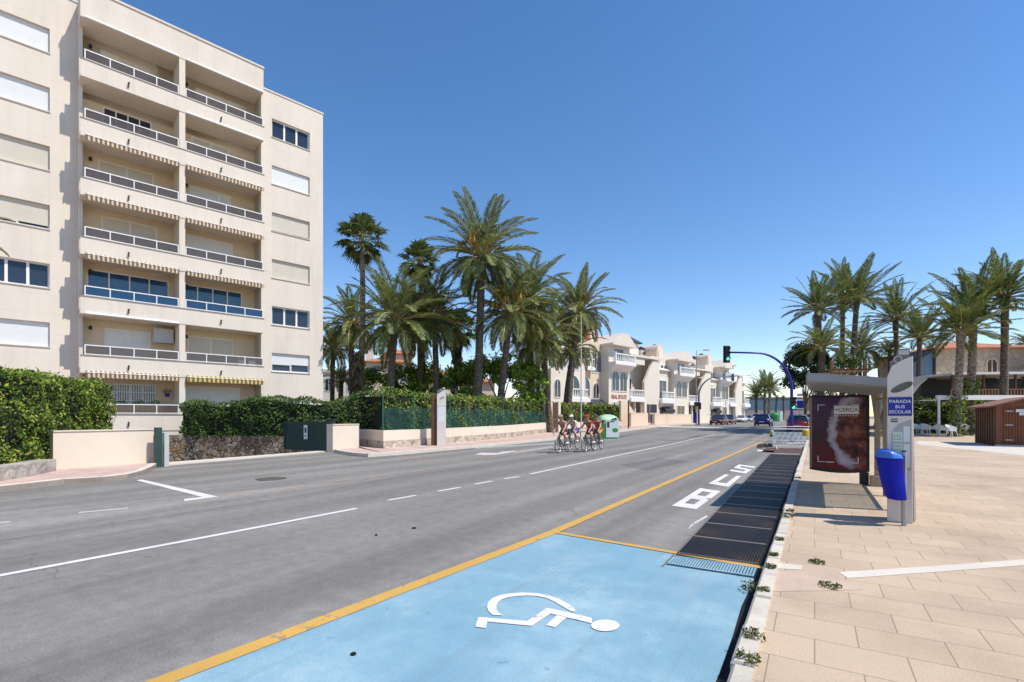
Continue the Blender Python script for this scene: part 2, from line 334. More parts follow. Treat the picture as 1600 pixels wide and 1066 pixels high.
def grate_mat():
    m, nt, b = new_mat('rusty_steel'); uv = coords(nt, 'UV')
    n1 = noise(nt, uv, 1.1, 5, 0.65); n2 = noise(nt, uv, 25, 4)
    col = ramp(nt, n1, [(0.3, (0.007, 0.007, 0.011)), (0.5, (0.02, 0.015, 0.014)), (0.64, (0.06, 0.034, 0.02)), (0.8, (0.13, 0.078, 0.048))])
    col = mixc(nt, 1.0, col, ramp(nt, n2, [(0.3, (0.5, 0.5, 0.5)), (0.7, (1.4, 1.4, 1.4))]), 'MULTIPLY')
    lin(nt, col, b.inputs['Base Color']); b.inputs['Roughness'].default_value = 0.55; b.inputs['Metallic'].default_value = 0.35
    bump(nt, b, n2, 0.3, 0.004); M['rusty_steel'] = m
grate_mat()
plain('void_black', (0.006, 0.006, 0.007), 1.0)
plain('steel_edge', (0.28, 0.22, 0.17), 0.5, 0.5, var=0.3)
def stripe_mat(name, ca, cb, freq):
    m, nt, b = new_mat(name); v = coords(nt)
    sep = node(nt, 'ShaderNodeSeparateXYZ'); lin(nt, v, sep.inputs[0])
    fr = math_(nt, 'FRACT', math_(nt, 'MULTIPLY', sep.outputs[0], freq))
    col = mixc(nt, math_(nt, 'LESS_THAN', fr, 0.5), ca, cb)
    col = mixc(nt, 1.0, col, ramp(nt, noise(nt, v, 6, 3), [(0.3, (0.85, 0.85, 0.85)), (0.7, (1.1, 1.1, 1.1))]), 'MULTIPLY')
    lin(nt, col, b.inputs['Base Color']); b.inputs['Roughness'].default_value = 0.9; M[name] = m
stripe_mat('awning_brown', (0.62, 0.50, 0.35), (0.17, 0.105, 0.07), 5.5)
stripe_mat('awning_yellow', (0.60, 0.46, 0.15), (0.16, 0.11, 0.05), 4.5)
stripe_mat('wood_slats', (0.20, 0.075, 0.035), (0.115, 0.04, 0.02), 9.0)
plain('red_wood', (0.175, 0.062, 0.030), 0.6, var=0.35, scale=2, fine=35, bmp=0.2)
plain('roof_shingle', (0.26, 0.13, 0.085), 0.85, var=0.2, scale=8)
plain('far_blue', (0.10, 0.17, 0.24), 0.5, var=0.1)
plain('bin_green', (0.04, 0.28, 0.07), 0.4, var=0.1)
plain('bin_pale_green', (0.36, 0.60, 0.36), 0.45, var=0.1)
plain('bin_panel', (0.68, 0.74, 0.72), 0.45, var=0.1)
plain('text_grey', (0.10, 0.11, 0.14), 0.6)
plain('poster_box', (0.80, 0.77, 0.78), 0.4, var=0.04)
plain('timetable', (0.72, 0.76, 0.74), 0.35, var=0.1, scale=6)
plain('timetable_green', (0.58, 0.70, 0.50), 0.35, var=0.1)
plain('sign_red', (0.30, 0.03, 0.02), 0.6)
def mesh_fence_mat():
    m, nt, b = new_mat('fence_mesh')
    b.inputs['Base Color'].default_value = (0.015, 0.10, 0.085, 1); b.inputs['Roughness'].default_value = 0.7
    v = coords(nt, 'UV'); sep = node(nt, 'ShaderNodeSeparateXYZ'); lin(nt, v, sep.inputs[0])
    a = math_(nt, 'LESS_THAN', math_(nt, 'FRACT', math_(nt, 'MULTIPLY', math_(nt, 'ADD', sep.outputs[0], sep.outputs[1]), 18.0)), 0.17)
    c = math_(nt, 'LESS_THAN', math_(nt, 'FRACT', math_(nt, 'MULTIPLY', math_(nt, 'SUBTRACT', sep.outputs[0], sep.outputs[1]), 18.0)), 0.17)
    f = math_(nt, 'MAXIMUM', a, c)
    tr = node(nt, 'ShaderNodeBsdfTransparent'); mx = node(nt, 'ShaderNodeMixShader')
    lin(nt, f, mx.inputs[0]); lin(nt, tr.outputs[0], mx.inputs[1]); lin(nt, b.outputs[0], mx.inputs[2])
    lin(nt, mx.outputs[0], nt.nodes['Material Output'].inputs[0]); M['fence_mesh'] = m
mesh_fence_mat()
def poster_mat():
    m, nt, b = new_mat('poster_art')
    v = coords(nt)
    nz = node(nt, 'ShaderNodeTexNoise'); nz.inputs['Scale'].default_value = 4.0; nz.inputs['Detail'].default_value = 6; nz.inputs['Roughness'].default_value = 0.65; lin(nt, v, nz.inputs['Vector'])
    sub = node(nt, 'ShaderNodeVectorMath', operation='SUBTRACT'); sub.inputs[1].default_value = (0.5, 0.5, 0.5); lin(nt, nz.outputs['Color'], sub.inputs[0])
    sc = node(nt, 'ShaderNodeVectorMath', operation='SCALE'); sc.inputs['Scale'].default_value = 0.34; lin(nt, sub.outputs[0], sc.inputs[0])
    ad = node(nt, 'ShaderNodeVectorMath', operation='ADD'); lin(nt, v, ad.inputs[0]); lin(nt, sc.outputs[0], ad.inputs[1])
    sep = node(nt, 'ShaderNodeSeparateXYZ'); lin(nt, ad.outputs[0], sep.inputs[0])
    dx = math_(nt, 'DIVIDE', math_(nt, 'SUBTRACT', sep.outputs[0], 0.80), 0.42)
    dz = math_(nt, 'DIVIDE', math_(nt, 'SUBTRACT', sep.outputs[2], 0.84), 0.72)
    rr = math_(nt, 'SQRT', math_(nt, 'ADD', math_(nt, 'MULTIPLY', dx, dx), math_(nt, 'MULTIPLY', dz, dz)))
    band = math_(nt, 'SUBTRACT', 1.0, math_(nt, 'DIVIDE', math_(nt, 'ABSOLUTE', math_(nt, 'SUBTRACT', rr, 1.0)), 0.20), clamp=True)
    left = math_(nt, 'SUBTRACT', 1.0, math_(nt, 'MULTIPLY', math_(nt, 'ADD', dx, 0.15), 2.2), clamp=True)
    smoke = math_(nt, 'MULTIPLY', math_(nt, 'POWER', band, 0.7), left)
    bg = ramp(nt, math_(nt, 'MULTIPLY', sep.outputs[2], 0.6), [(0.0, (0.16, 0.006, 0.014)), (0.45, (0.05, 0.004, 0.022)), (1.0, (0.06, 0.014, 0.11))])
    inn = ramp(nt, noise(nt, v, 3.2, 6, 0.7), [(0.35, (0.006, 0.004, 0.012)), (0.5, (0.14, 0.03, 0.03)), (0.6, (0.30, 0.11, 0.07)), (0.72, (0.14, 0.12, 0.24))])
    inside = math_(nt, 'MULTIPLY', math_(nt, 'SUBTRACT', 1.1, rr, clamp=True), 3.0, clamp=True)
    inside = math_(nt, 'MAXIMUM', inside, math_(nt, 'MULTIPLY', math_(nt, 'GREATER_THAN', dx, 0.0), 0.6))
    col = mixc(nt, inside, bg, inn)
    col = mixc(nt, math_(nt, 'MULTIPLY', smoke, 0.85), col, (0.58, 0.54, 0.64))
    lin(nt, col, b.inputs['Base Color']); b.inputs['Roughness'].default_value = 0.25
    b.inputs['Specular IOR Level'].default_value = 0.3
    M['poster_art'] = m
poster_mat()

# ------------------------------------------------------------------ mesh building
class MB:
    def __init__(self): self.v = []; self.f = []; self.m = []; self.cur = 0
    def add(self, vs, fs):
        o = len(self.v); self.v += [tuple(p) for p in vs]
        for f in fs: self.f.append([i + o for i in f]); self.m.append(self.cur)
        return self
    def box(self, x0, x1, y0, y1, z0, z1):
        return self.add([(x0, y0, z0), (x1, y0, z0), (x1, y1, z0), (x0, y1, z0), (x0, y0, z1), (x1, y0, z1), (x1, y1, z1), (x0, y1, z1)],
                        [(0, 3, 2, 1), (4, 5, 6, 7), (0, 1, 5, 4), (1, 2, 6, 5), (2, 3, 7, 6), (3, 0, 4, 7)])
    def prism(self, pts, axis, a, b):
        """pts: 2D outline, extruded along axis from a to b. axis 'y': pts are (x,z); 'x': (y,z); 'z': (x,y)"""
        def mk(p, t): return (p[0], t, p[1]) if axis == 'y' else ((t, p[0], p[1]) if axis == 'x' else (p[0], p[1], t))
        n = len(pts); vs = [mk(p, a) for p in pts] + [mk(p, b) for p in pts]
        fs = [list(range(n))[::-1], list(range(n, 2 * n))] + [(i, (i + 1) % n, n + (i + 1) % n, n + i) for i in range(n)]
        return self.add(vs, fs)
    def poly(self, pts): return self.add(pts, [list(range(len(pts)))])
    def tube(self, pts, rad, n=8, cap=True, flat=1.0):
        pts = [Vector(p) for p in pts]; k = len(pts)
        if not hasattr(rad, '__len__'): rad = [rad] * k
        vs = []; ref = None
        for i, p in enumerate(pts):
            t = (pts[min(i + 1, k - 1)] - pts[max(i - 1, 0)]).normalized()
            if ref is None:
                ref = Vector((0, 0, 1)).cross(t)
                if ref.length < 0.1: ref = Vector((1, 0, 0)).cross(t)
            a = (ref - t * ref.dot(t)).normalized(); bb = t.cross(a); ref = a
            for j in range(n):
                w = 2 * math.pi * j / n
                vs.append(p + (a * math.cos(w) + bb * math.sin(w) * flat) * rad[i])
        fs = [(i * n + j, i * n + (j + 1) % n, (i + 1) * n + (j + 1) % n, (i + 1) * n + j) for i in range(k - 1) for j in range(n)]
        if cap: fs += [list(range(n))[::-1], list(range((k - 1) * n, k * n))]
        return self.add(vs, fs)
    def lathe(self, prof, n=16, c=(0, 0, 0)):
        vs = []; fs = []
        for r, z in prof:
            for j in range(n):
                w = 2 * math.pi * j / n; vs.append((c[0] + r * math.cos(w), c[1] + r * math.sin(w), c[2] + z))
        for i in range(len(prof) - 1):
            for j in range(n): fs.append((i * n + j, i * n + (j + 1) % n, (i + 1) * n + (j + 1) % n, (i + 1) * n + j))
        fs += [list(range(n))[::-1], list(range((len(prof) - 1) * n, len(prof) * n))]
        return self.add(vs, fs)
    def torus(self, c, rad, r, axis='y', n=20, k=6):
        vs = []; fs = []
        for i in range(n):
            a = 2 * math.pi * i / n
            for j in range(k):
                w = 2 * math.pi * j / k; q = rad + r * math.cos(w); h = r * math.sin(w)
                p = (q * math.cos(a), h, q * math.sin(a)) if axis == 'y' else ((h, q * math.cos(a), q * math.sin(a)) if axis == 'x' else (q * math.cos(a), q * math.sin(a), h))
                vs.append((c[0] + p[0], c[1] + p[1], c[2] + p[2]))
        for i in range(n):
            for j in range(k): fs.append((i * k + j, ((i + 1) % n) * k + j, ((i + 1) % n) * k + (j + 1) % k, i * k + (j + 1) % k))
        return self.add(vs, fs)
    def wall(self, x0, x1, z0, z1, y, holes, rev=0.12):
        """front wall in the plane y facing -y with rectangular openings and their reveals"""
        xs = sorted({x0, x1} | {h[0] for h in holes} | {h[1] for h in holes}); zs = sorted({z0, z1} | {h[2] for h in holes} | {h[3] for h in holes})
        xs = [a for a in xs if x0 <= a <= x1]; zs = [a for a in zs if z0 <= a <= z1]
        for i in range(len(xs) - 1):
            for j in range(len(zs) - 1):
                cx = (xs[i] + xs[i + 1]) / 2; cz = (zs[j] + zs[j + 1]) / 2
                if any(h[0] < cx < h[1] and h[2] < cz < h[3] for h in holes): continue
                self.poly([(xs[i], y, zs[j]), (xs[i + 1], y, zs[j]), (xs[i + 1], y, zs[j + 1]), (xs[i], y, zs[j + 1])])
        for a, b2, c, d in holes:
            e = y + rev
            self.poly([(a, y, c), (a, e, c), (b2, e, c), (b2, y, c)]); self.poly([(a, y, d), (b2, y, d), (b2, e, d), (a, e, d)])
            self.poly([(a, y, c), (a, y, d), (a, e, d), (a, e, c)]); self.poly([(b2, y, c), (b2, e, c), (b2, e, d), (b2, y, d)])
        return self
    def build(self, name, mats, parent=None, smooth=False, loc=None, rz=0.0, uvf=None, bevel=0.0):
        me = bpy.data.meshes.new(name); me.from_pydata(self.v, [], self.f)
        if not isinstance(mats, (list, tuple)): mats = [mats]
        for mm in mats: me.materials.append(M[mm] if isinstance(mm, str) else mm)
        if len(mats) > 1: me.polygons.foreach_set('material_index', self.m)
        if smooth: me.polygons.foreach_set('use_smooth', [True] * len(self.f))
        if uvf:
            uvl = me.uv_layers.new(name='UVMap')
            co = np.array([uvf(*p) for p in self.v]); li = np.empty(len(me.loops), dtype=np.int32); me.loops.foreach_get('vertex_index', li)
            uvl.data.foreach_set('uv', co[li].ravel())
        me.update()
        o = bpy.data.objects.new(name, me); COL.objects.link(o)
        if parent: o.parent = parent
        if loc: o.location = loc
        o.rotation_euler.z = rz
        if bevel:
            bv = o.modifiers.new('Bevel', 'BEVEL'); bv.width = bevel; bv.segments = 2; bv.limit_method = 'ANGLE'
        return o
def tag(o, label=None, cat=None, group=None, kind=None):
    if label: o['label'] = label
    if cat: o['category'] = cat
    if group: o['group'] = group
    if kind: o['kind'] = kind
    return o
def thing(name, label, cat, loc=(0, 0, 0), rz=0.0, group=None):
    o = bpy.data.objects.new(name, None); COL.objects.link(o); o.location = loc; o.rotation_euler.z = rz
    o.empty_display_size = 0.3
    return tag(o, label, cat, group)
def copy_tree(o, parent=None):
    c = o.copy(); COL.objects.link(c)
    if parent: c.parent = parent
    for ch in list(o.children): copy_tree(ch, c)
    return c
def text_mesh(body, size, mat, parent=None, loc=(0, 0, 0), rot=(0, 0, 0), name='lettering', bold=0.0, align='CENTER', xs=1.0, ext=0.004):
    cu = bpy.data.curves.new('txt', 'FONT'); cu.body = body; cu.size = size; cu.align_x = align; cu.align_y = 'CENTER'
    cu.offset = bold; cu.extrude = ext; cu.space_line = 0.95
    to = bpy.data.objects.new('txt', cu); COL.objects.link(to)
    dg = bpy.context.evaluated_depsgraph_get(); me = bpy.data.meshes.new_from_object(to.evaluated_get(dg))
    bpy.data.objects.remove(to); me.name = name
    me.materials.clear(); me.materials.append(M[mat])
    o = bpy.data.objects.new(name, me); COL.objects.link(o)
    if parent: o.parent = parent
    o.location = loc; o.rotation_euler = rot; o.scale.x = xs
    return o
def skin_obj(name, verts, edges, radii, mat, parent=None, root=0, sub=1):
    me = bpy.data.meshes.new(name); me.from_pydata(verts, edges, [])
    o = bpy.data.objects.new(name, me); COL.objects.link(o)
    md = o.modifiers.new('Skin', 'SKIN'); md.use_smooth_shade = True
    for i, r in enumerate(radii):
        sv = me.skin_vertices[0].data[i]; sv.radius = r if hasattr(r, '__len__') else (r, r); sv.use_root = (i == root)
    s = o.modifiers.new('Sub', 'SUBSURF'); s.levels = sub; s.render_levels = sub
    dg = bpy.context.evaluated_depsgraph_get(); dg.update()
    m2 = bpy.data.meshes.new_from_object(o.evaluated_get(dg)); m2.name = name
    bpy.data.objects.remove(o); bpy.data.meshes.remove(me)
    m2.materials.clear(); m2.materials.append(M[mat])
    q = bpy.data.objects.new(name, m2); COL.objects.link(q)
    if parent: q.parent = parent
    return q

def leaves(mb, P, Nn, size, jitter=0.9, aspect=0.55, rng=None):
    """many kite shaped leaves at points P, facing about Nn"""
    rng = rng or np.random.default_rng(1); n = len(P)
    nr = Nn + rng.normal(0, jitter, (n, 3)); nr /= np.linalg.norm(nr, axis=1)[:, None] + 1e-9
    t = np.cross(nr, rng.normal(0, 1, (n, 3))); t /= np.linalg.norm(t, axis=1)[:, None] + 1e-9
    b = np.cross(nr, t); s = size * rng.uniform(0.65, 1.3, (n, 1))
    q = np.stack([P - t * s * 0.5, P + b * s * aspect * 0.5, P + t * s * 0.5, P - b * s * aspect * 0.5], 1).reshape(-1, 3)
    o = len(mb.v); mb.v += [tuple(x) for x in q.tolist()]
    mb.f += [[o + 4 * i, o + 4 * i + 1, o + 4 * i + 2, o + 4 * i + 3] for i in range(n)]; mb.m += [mb.cur] * n
def hedge(name, label, path, width, z0, z1, leaf, size, density, seed=1, bul=0.12, top_fn=None, back=False):
    """path: polyline of the hedge's front face, its body lies to the left of the walking direction"""
    rng = np.random.default_rng(seed); mb = MB(); mb.cur = 1
    base = Vector((path[0][0], path[0][1], 0))
    P = [Vector((p[0], p[1], 0)) - base for p in path]
    nseg = len(P) - 1; off = []
    for i in range(len(P)):
        d = (P[min(i + 1, nseg)] - P[max(i - 1, 0)]).normalized(); off.append(Vector((-d.y, d.x, 0)))
    tf = top_fn or (lambda s: z1)
    slen = [0.0]
    for i in range(nseg): slen.append(slen[-1] + (P[i + 1] - P[i]).length)
    tot = slen[-1]; ins = 0.16
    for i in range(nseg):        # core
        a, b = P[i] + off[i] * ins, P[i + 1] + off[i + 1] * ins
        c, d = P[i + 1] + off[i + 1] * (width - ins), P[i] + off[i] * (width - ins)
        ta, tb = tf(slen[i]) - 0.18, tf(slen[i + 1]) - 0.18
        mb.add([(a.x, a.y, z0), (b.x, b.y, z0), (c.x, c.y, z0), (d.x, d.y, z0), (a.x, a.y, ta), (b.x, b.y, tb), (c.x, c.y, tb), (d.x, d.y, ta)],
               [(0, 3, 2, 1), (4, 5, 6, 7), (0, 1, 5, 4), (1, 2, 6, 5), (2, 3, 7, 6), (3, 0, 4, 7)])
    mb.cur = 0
    def at(s):
        i = min(max(np.searchsorted(slen, s) - 1, 0), nseg - 1); t = (s - slen[i]) / (slen[i + 1] - slen[i])
        return P[i].lerp(P[i + 1], t), off[i].lerp(off[i + 1], t).normalized()
    def lump(s, w): return bul * (math.sin(s * 1.7 + seed) * 0.5 + math.sin(s * 4.1 + w * 3.3 + seed) * 0.35 + math.sin(w * 5 + s * 0.7) * 0.4)
    pts = []; nrm = []
    h = z1 - z0
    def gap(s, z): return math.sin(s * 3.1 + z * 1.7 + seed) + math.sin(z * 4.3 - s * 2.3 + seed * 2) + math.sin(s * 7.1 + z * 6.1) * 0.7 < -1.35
    for k in range(int(tot * h * density)):
        s = rng.uniform(0, tot); z = rng.uniform(z0, tf(s)); p, o = at(s)
        if gap(s, z) and rng.uniform() < 0.8: continue
        dep = lump(s, z) + rng.exponential(0.09) - 0.06
        q = p + o * dep; pts.append((q.x, q.y, z)); nrm.append((-o.x, -o.y, 0.35))
    for k in range(int(tot * width * density * 0.8)):
        s = rng.uniform(0, tot); w = rng.uniform(0, width); p, o = at(s); q = p + o * w
        edge = 0.12 * max(0, 1 - w / 0.25)
        pts.append((q.x, q.y, tf(s) + lump(s, w) * 0.8 - edge - rng.exponential(0.07) + 0.05 + (min(0.14, rng.exponential(0.05)) if rng.uniform() < 0.12 else 0))); nrm.append((-o.x * 0.2, -o.y * 0.2, 1))
    for e, sg in ((0, -1), (tot, 1)):
        for k in range(int(width * h * density)):
            w = rng.uniform(0, width); z = rng.uniform(z0, tf(e)); p, o = at(e); d = Vector((o.y, -o.x, 0)) * sg
            q = p + o * w - d * (lump(w, z) + rng.exponential(0.08) - 0.05); pts.append((q.x, q.y, z)); nrm.append((d.x, d.y, 0.3))
    if back:
        for k in range(int(tot * h * density * 0.5)):
            s = rng.uniform(0, tot); z = rng.uniform(z0, tf(s)); p, o = at(s); q = p + o * (width - rng.exponential(0.08)); pts.append((q.x, q.y, z)); nrm.append((o.x, o.y, 0.3))
    leaves(mb, np.array(pts), np.array(nrm), size, 0.75, 0.55, rng)
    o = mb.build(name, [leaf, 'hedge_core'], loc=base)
    return tag(o, label, 'hedge')
# ------------------------------------------------------------------ palms and trees
def frond(mb, az, el, L, droop, nl, ll, lw, rng, twist=0.0, vshape=0.32, curl=0.14, r0=0.05):
    ca, sa = math.cos(az), math.sin(az)
    pts = []; p = Vector((0.10 * ca, 0.10 * sa, 0.0)); K = 9
    for i in range(K + 1):
        t = i / K; e = el - droop * t ** 1.6
        pts.append(p.copy()); dl = L / K
        a2 = az + twist * t
        p = p + Vector((math.cos(e) * math.cos(a2), math.cos(e) * math.sin(a2), math.sin(e))) * dl
    mb.cur = 1; mb.tube(pts, [r0 * (1 - 0.85 * i / K) * L / 3.0 for i in range(K + 1)], 3, cap=False); mb.cur = 0
    for i in range(nl):
        t = 0.16 + 0.84 * (i + 0.5) / nl; x = t * K; k = min(int(x), K - 1); fr = x - k
        b = pts[k].lerp(pts[k + 1], fr); tg = (pts[k + 1] - pts[k]).normalized()
        side = tg.cross(Vector((0, 0, 1)))
        if side.length < 0.05: side = Vector((-sa, ca, 0))
        side.normalize(); up = side.cross(tg)
        prof = (math.sin(math.pi * min(1, 0.12 + 0.86 * t)) ** 0.6) * (1 - 0.25 * t)
        for sg in (-1, 1):
            l = ll * prof * rng.uniform(0.85, 1.15); fw = 0.75 + 0.75 * t + rng.uniform(-0.12, 0.12); lift = vshape * rng.uniform(0.2, 1.0) - 0.12 * t
            d = (side * sg + tg * fw + up * lift).normalized()
            m_ = b + d * l * 0.5; tip = b + d * l + Vector((0, 0, -curl * l * rng.uniform(0.4, 1.3)))
            wv = tg.cross(d).cross(d).normalized() * lw * 0.5
            mb.add([b, m_ + wv, tip, m_ - wv], [(0, 1, 2, 3)])
def date_crown(seed, n=52, L=3.0, top=85, low=-38, droop=(0.7, 1.25), nl=42, wind=0.0):
    rng = random.Random(seed); mb = MB()
    for i in range(n):
        f = (i + 0.5) / n; el = R(top - (top - low) * f ** 0.85 + rng.uniform(-7, 7)); az = i * 2.399963 + rng.uniform(-0.25, 0.25)
        Lf = L * rng.uniform(0.86, 1.1) * (0.82 + 0.25 * math.sin(math.pi * min(1, f + 0.2)))
        frond(mb, az, el, Lf, rng.uniform(*droop) * (0.75 + 0.35 * math.cos(el)), nl, 0.66, 0.055, rng, rng.uniform(-0.25, 0.25) + wind)
    return mb
def fan_crown(seed, n=34, L=1.0):
    rng = random.Random(seed); mb = MB()
    for i in range(n):
        f = (i + 0.5) / n; el = R(82 - 140 * f + rng.uniform(-8, 8)); az = i * 2.399963 + rng.uniform(-0.3, 0.3)
        d = Vector((math.cos(el) * math.cos(az), math.cos(el) * math.sin(az), math.sin(el)))
        pl = L * rng.uniform(0.75, 1.05); e = d * pl + Vector((0, 0, -0.12 * pl))
        mb.cur = 1; mb.tube([(0, 0, 0), d * pl * 0.5, e], [0.03, 0.022, 0.015], 3, cap=False); mb.cur = 0
        side = d.cross(Vector((0, 0, 1)));  side = side.normalized() if side.length > 0.05 else Vector((1, 0, 0)); up = side.cross(d)
        nb = 20; fl = L * rng.uniform(0.75, 0.95)
        for j in range(nb):
            a = R(-125 + 250 * (j + 0.5) / nb); dd = (d * math.cos(a) + side * math.sin(a) + up * 0.18 * abs(math.sin(a))).normalized()
            l = fl * (0.75 + 0.25 * math.cos(a * 0.7)) * rng.uniform(0.85, 1.08); w = d.cross(side).cross(dd).normalized() * fl * 0.075
            m_ = e + dd * l * 0.6; tip = e + dd * l + Vector((0, 0, -l * rng.uniform(0.12, 0.38)))
            mb.add([e, m_ + w, tip, m_ - w], [(0, 1, 2, 3)])
    return mb
def skirt(seed, h, r, n=160):
    rng = random.Random(seed); mb = MB()
    for i in range(n):
        az = rng.uniform(0, 6.283); z = -h * rng.uniform(0, 1) ** 0.8; ca, sa = math.cos(az), math.sin(az); rr = r * rng.uniform(0.8, 1.0)
        l = rng.uniform(0.5, 0.9); w = 0.16; spread = rng.uniform(0.1, 0.55)
        b = Vector((rr * ca * 0.7, rr * sa * 0.7, z)); t = Vector((-sa, ca, 0)) * w
        m_ = b + Vector((ca * spread * 0.5, sa * spread * 0.5, -l * 0.5)); e = b + Vector((ca * spread * 0.7, sa * spread * 0.7, -l))
        mb.add([b, m_ + t, e + t * rng.uniform(-1, 1), m_ - t], [(0, 1, 2, 3)])
    return mb
def trunk_mesh(base, top, r, seed, boots=1.0, bend=0.3, fl=1.12, n=12, step=0.10, amp=0.10):
    rng = random.Random(seed); mb = MB(); b, t = Vector(base), Vector(top); L = (t - b).length; k = max(8, int(L / step))
    bd = Vector((rng.uniform(-1, 1), rng.uniform(-1, 1), 0)) * bend; rings = []
    for i in range(k + 1):
        f = i / k; p = b.lerp(t, f) + bd * math.sin(math.pi * f) * 0.5
        rr = r * (1 + (fl - 1) * (1 - f) ** 6) * (1 - 0.12 * f)
        if f * L > L - boots: rr *= 1 + 0.24 * math.sin(min(1, (f * L - L + boots) / (boots * 0.75)) * math.pi * 0.55)
        for j in range(n):
            w = 2 * math.pi * j / n + (0.26 if i % 2 else 0)
            q = rr * (1 + (amp if (i + j) % 2 else -amp * 0.6) + rng.uniform(-0.05, 0.05))
            rings.append((p.x + q * math.cos(w), p.y + q * math.sin(w), p.z))
    fs = [(i * n + j, i * n + (j + 1) % n, (i + 1) * n + (j + 1) % n, (i + 1) * n + j) for i in range(k) for j in range(n)] + [list(range(k * n, (k + 1) * n))]
    return mb.add(rings, fs)
CROWN = {}
def crown_mesh(kind, mb, mats):
    o = mb.build('crown', mats); me = o.data; bpy.data.objects.remove(o); CROWN[kind] = me
crown_mesh('full_a', date_crown(1, 50, 3.0, 86, -40), ['palm_leaf', 'rachis'])
crown_mesh('full_b', date_crown(2, 46, 3.0, 82, -42, (0.8, 1.4)), ['palm_leaf', 'rachis'])
crown_mesh('full_c', date_crown(3, 42, 3.0, 84, -30, (0.9, 1.5)), ['palm_leaf', 'rachis'])
crown_mesh('up_a', date_crown(4, 38, 3.1, 86, -16, (0.3, 0.8)), ['palm_leaf_green', 'rachis'])
crown_mesh('up_b', date_crown(5, 34, 3.1, 86, -12, (0.3, 0.75), wind=0.15), ['palm_leaf_green', 'rachis'])
crown_mesh('low', date_crown(6, 34, 3.0, 78, -5, (1.0, 1.7)), ['palm_leaf', 'rachis'])
crown_mesh('fan', fan_crown(7), ['fan_leaf', 'rachis'])
def fruit_mesh(seed):
    rng = random.Random(seed); mb = MB()
    for i in range(13):
        az = rng.uniform(0, 6.28); e = R(rng.uniform(5, 70)); d = Vector((math.cos(e) * math.cos(az), math.cos(e) * math.sin(az), math.sin(e)))
        p0 = d * 0.15; p1 = d * 0.75; mb.tube([p0, p1], [0.035, 0.02], 4)
        for k in range(9):
            dd = (d + Vector((rng.uniform(-.6, .6), rng.uniform(-.6, .6), rng.uniform(-.9, .1)))).normalized()
            mb.tube([p1, p1 + dd * 0.2, p1 + dd * 0.26 + Vector((0, 0, -0.2))], [0.012, 0.014, 0.008], 3)
    o = mb.build('fruit_stalks', 'fruit_orange'); me = o.data; bpy.data.objects.remove(o); return me
FRUIT = fruit_mesh(3)
pal_i = [0]
def palm(label, cat, bpx, Y, tpx, tpy, crown, rad, tr, group=None, bark='palm_bark', fruit=False, sk=0.0, bend=0.3, zrot=None, tilt=(0, 0), boots=1.0, bz=None, name='date_palm'):
    """bpx: column of the trunk foot, (tpx,tpy): where the crown springs, Y: distance, rad: reach of the fronds in metres"""
    pal_i[0] += 1; i = pal_i[0]
    b = Vector(XB(bpx, Y)); t = W(tpx, tpy, Y)
    if bz is not None: b.z = bz
    th = thing(name, label, cat, b, 0, group)
    trunk_mesh((0, 0, -0.05), t - b, tr, i, boots, bend).build('trunk', bark, th, smooth=False)
    c = bpy.data.objects.new('crown', CROWN[crown]); COL.objects.link(c); c.parent = th; c.location = t - b
    k = rad / (1.62 if crown == 'fan' else 2.75); c.scale = (k, k, k); c.rotation_euler = (tilt[0], tilt[1], zrot if zrot is not None else i * 1.37)
    if fruit:
        q = bpy.data.objects.new('fruit_stalks', FRUIT); COL.objects.link(q); q.parent = th; q.location = t - b + Vector((0, 0, 0.1)); q.scale = (k * 1.35,) * 3; q.rotation_euler.z = i
    if sk:
        skirt(i, sk, tr * 1.7, int(120 * max(1, sk))).build('dead_fronds', 'dead_leaf', th, loc=t - b)
    return th
def leaf_tree(name, label, cat, base, trunk_h, blobs, leaf, size, n, group=None, limbs=5, tr=0.18, seed=1):
    """blobs: list of (dx,dy,dz,rx,ry,rz) clumps of foliage about the foot of the tree"""
    rng = np.random.default_rng(seed); rr = random.Random(seed)
    th = thing(name, label, cat, base, 0, group); mb = MB()
    mb.tube([(0, 0, -0.05), (0.05, 0.03, trunk_h * 0.5), (0.02, 0, trunk_h)], [tr * 1.3, tr, tr * 0.85], 9)
    for (dx, dy, dz, rx, ry, rz) in blobs:
        mb.tube([(0.02, 0, trunk_h * 0.9), (dx * 0.45, dy * 0.45, trunk_h + (dz - trunk_h) * 0.45), (dx, dy, dz)], [tr * 0.6, tr * 0.35, tr * 0.12], 6)
    mb.build('trunk', 'tree_bark', th, smooth=True)
    cm = MB(); P = []; Q = []
    tot = sum(b[3] * b[4] * b[5] for b in blobs) ** 1.0
    for (dx, dy, dz, rx, ry, rz) in blobs:
        m = int(n * rx * ry * rz / tot)
        nsub = 26
        for s in range(nsub):       # each clump is made of small sprays, so the outline is ragged
            d = rng.normal(0, 1, 3); d /= np.linalg.norm(d); d[2] = d[2] if d[2] > -0.45 else -d[2] * 0.5
            c = np.array([dx, dy, dz]) + d * np.array([rx, ry, rz]) * rng.uniform(0.72, 1.06)
            k = m // nsub; sp = rng.normal(0, 1, (k, 3)); sp /= np.linalg.norm(sp, axis=1)[:, None]
            sp = sp * rng.uniform(0.3, 1, (k, 1)) * np.array([rx, ry, rz]) * rng.uniform(0.26, 0.42)
            P.append(c + sp); Q.append(np.tile(d * 0.7 + np.array([0, 0, 0.5]), (k, 1)) + sp * 0.5)
    leaves(cm, np.concatenate(P), np.concatenate(Q), size, 0.7, 0.6, rng)
    cm.build('crown', leaf, th)
    return th

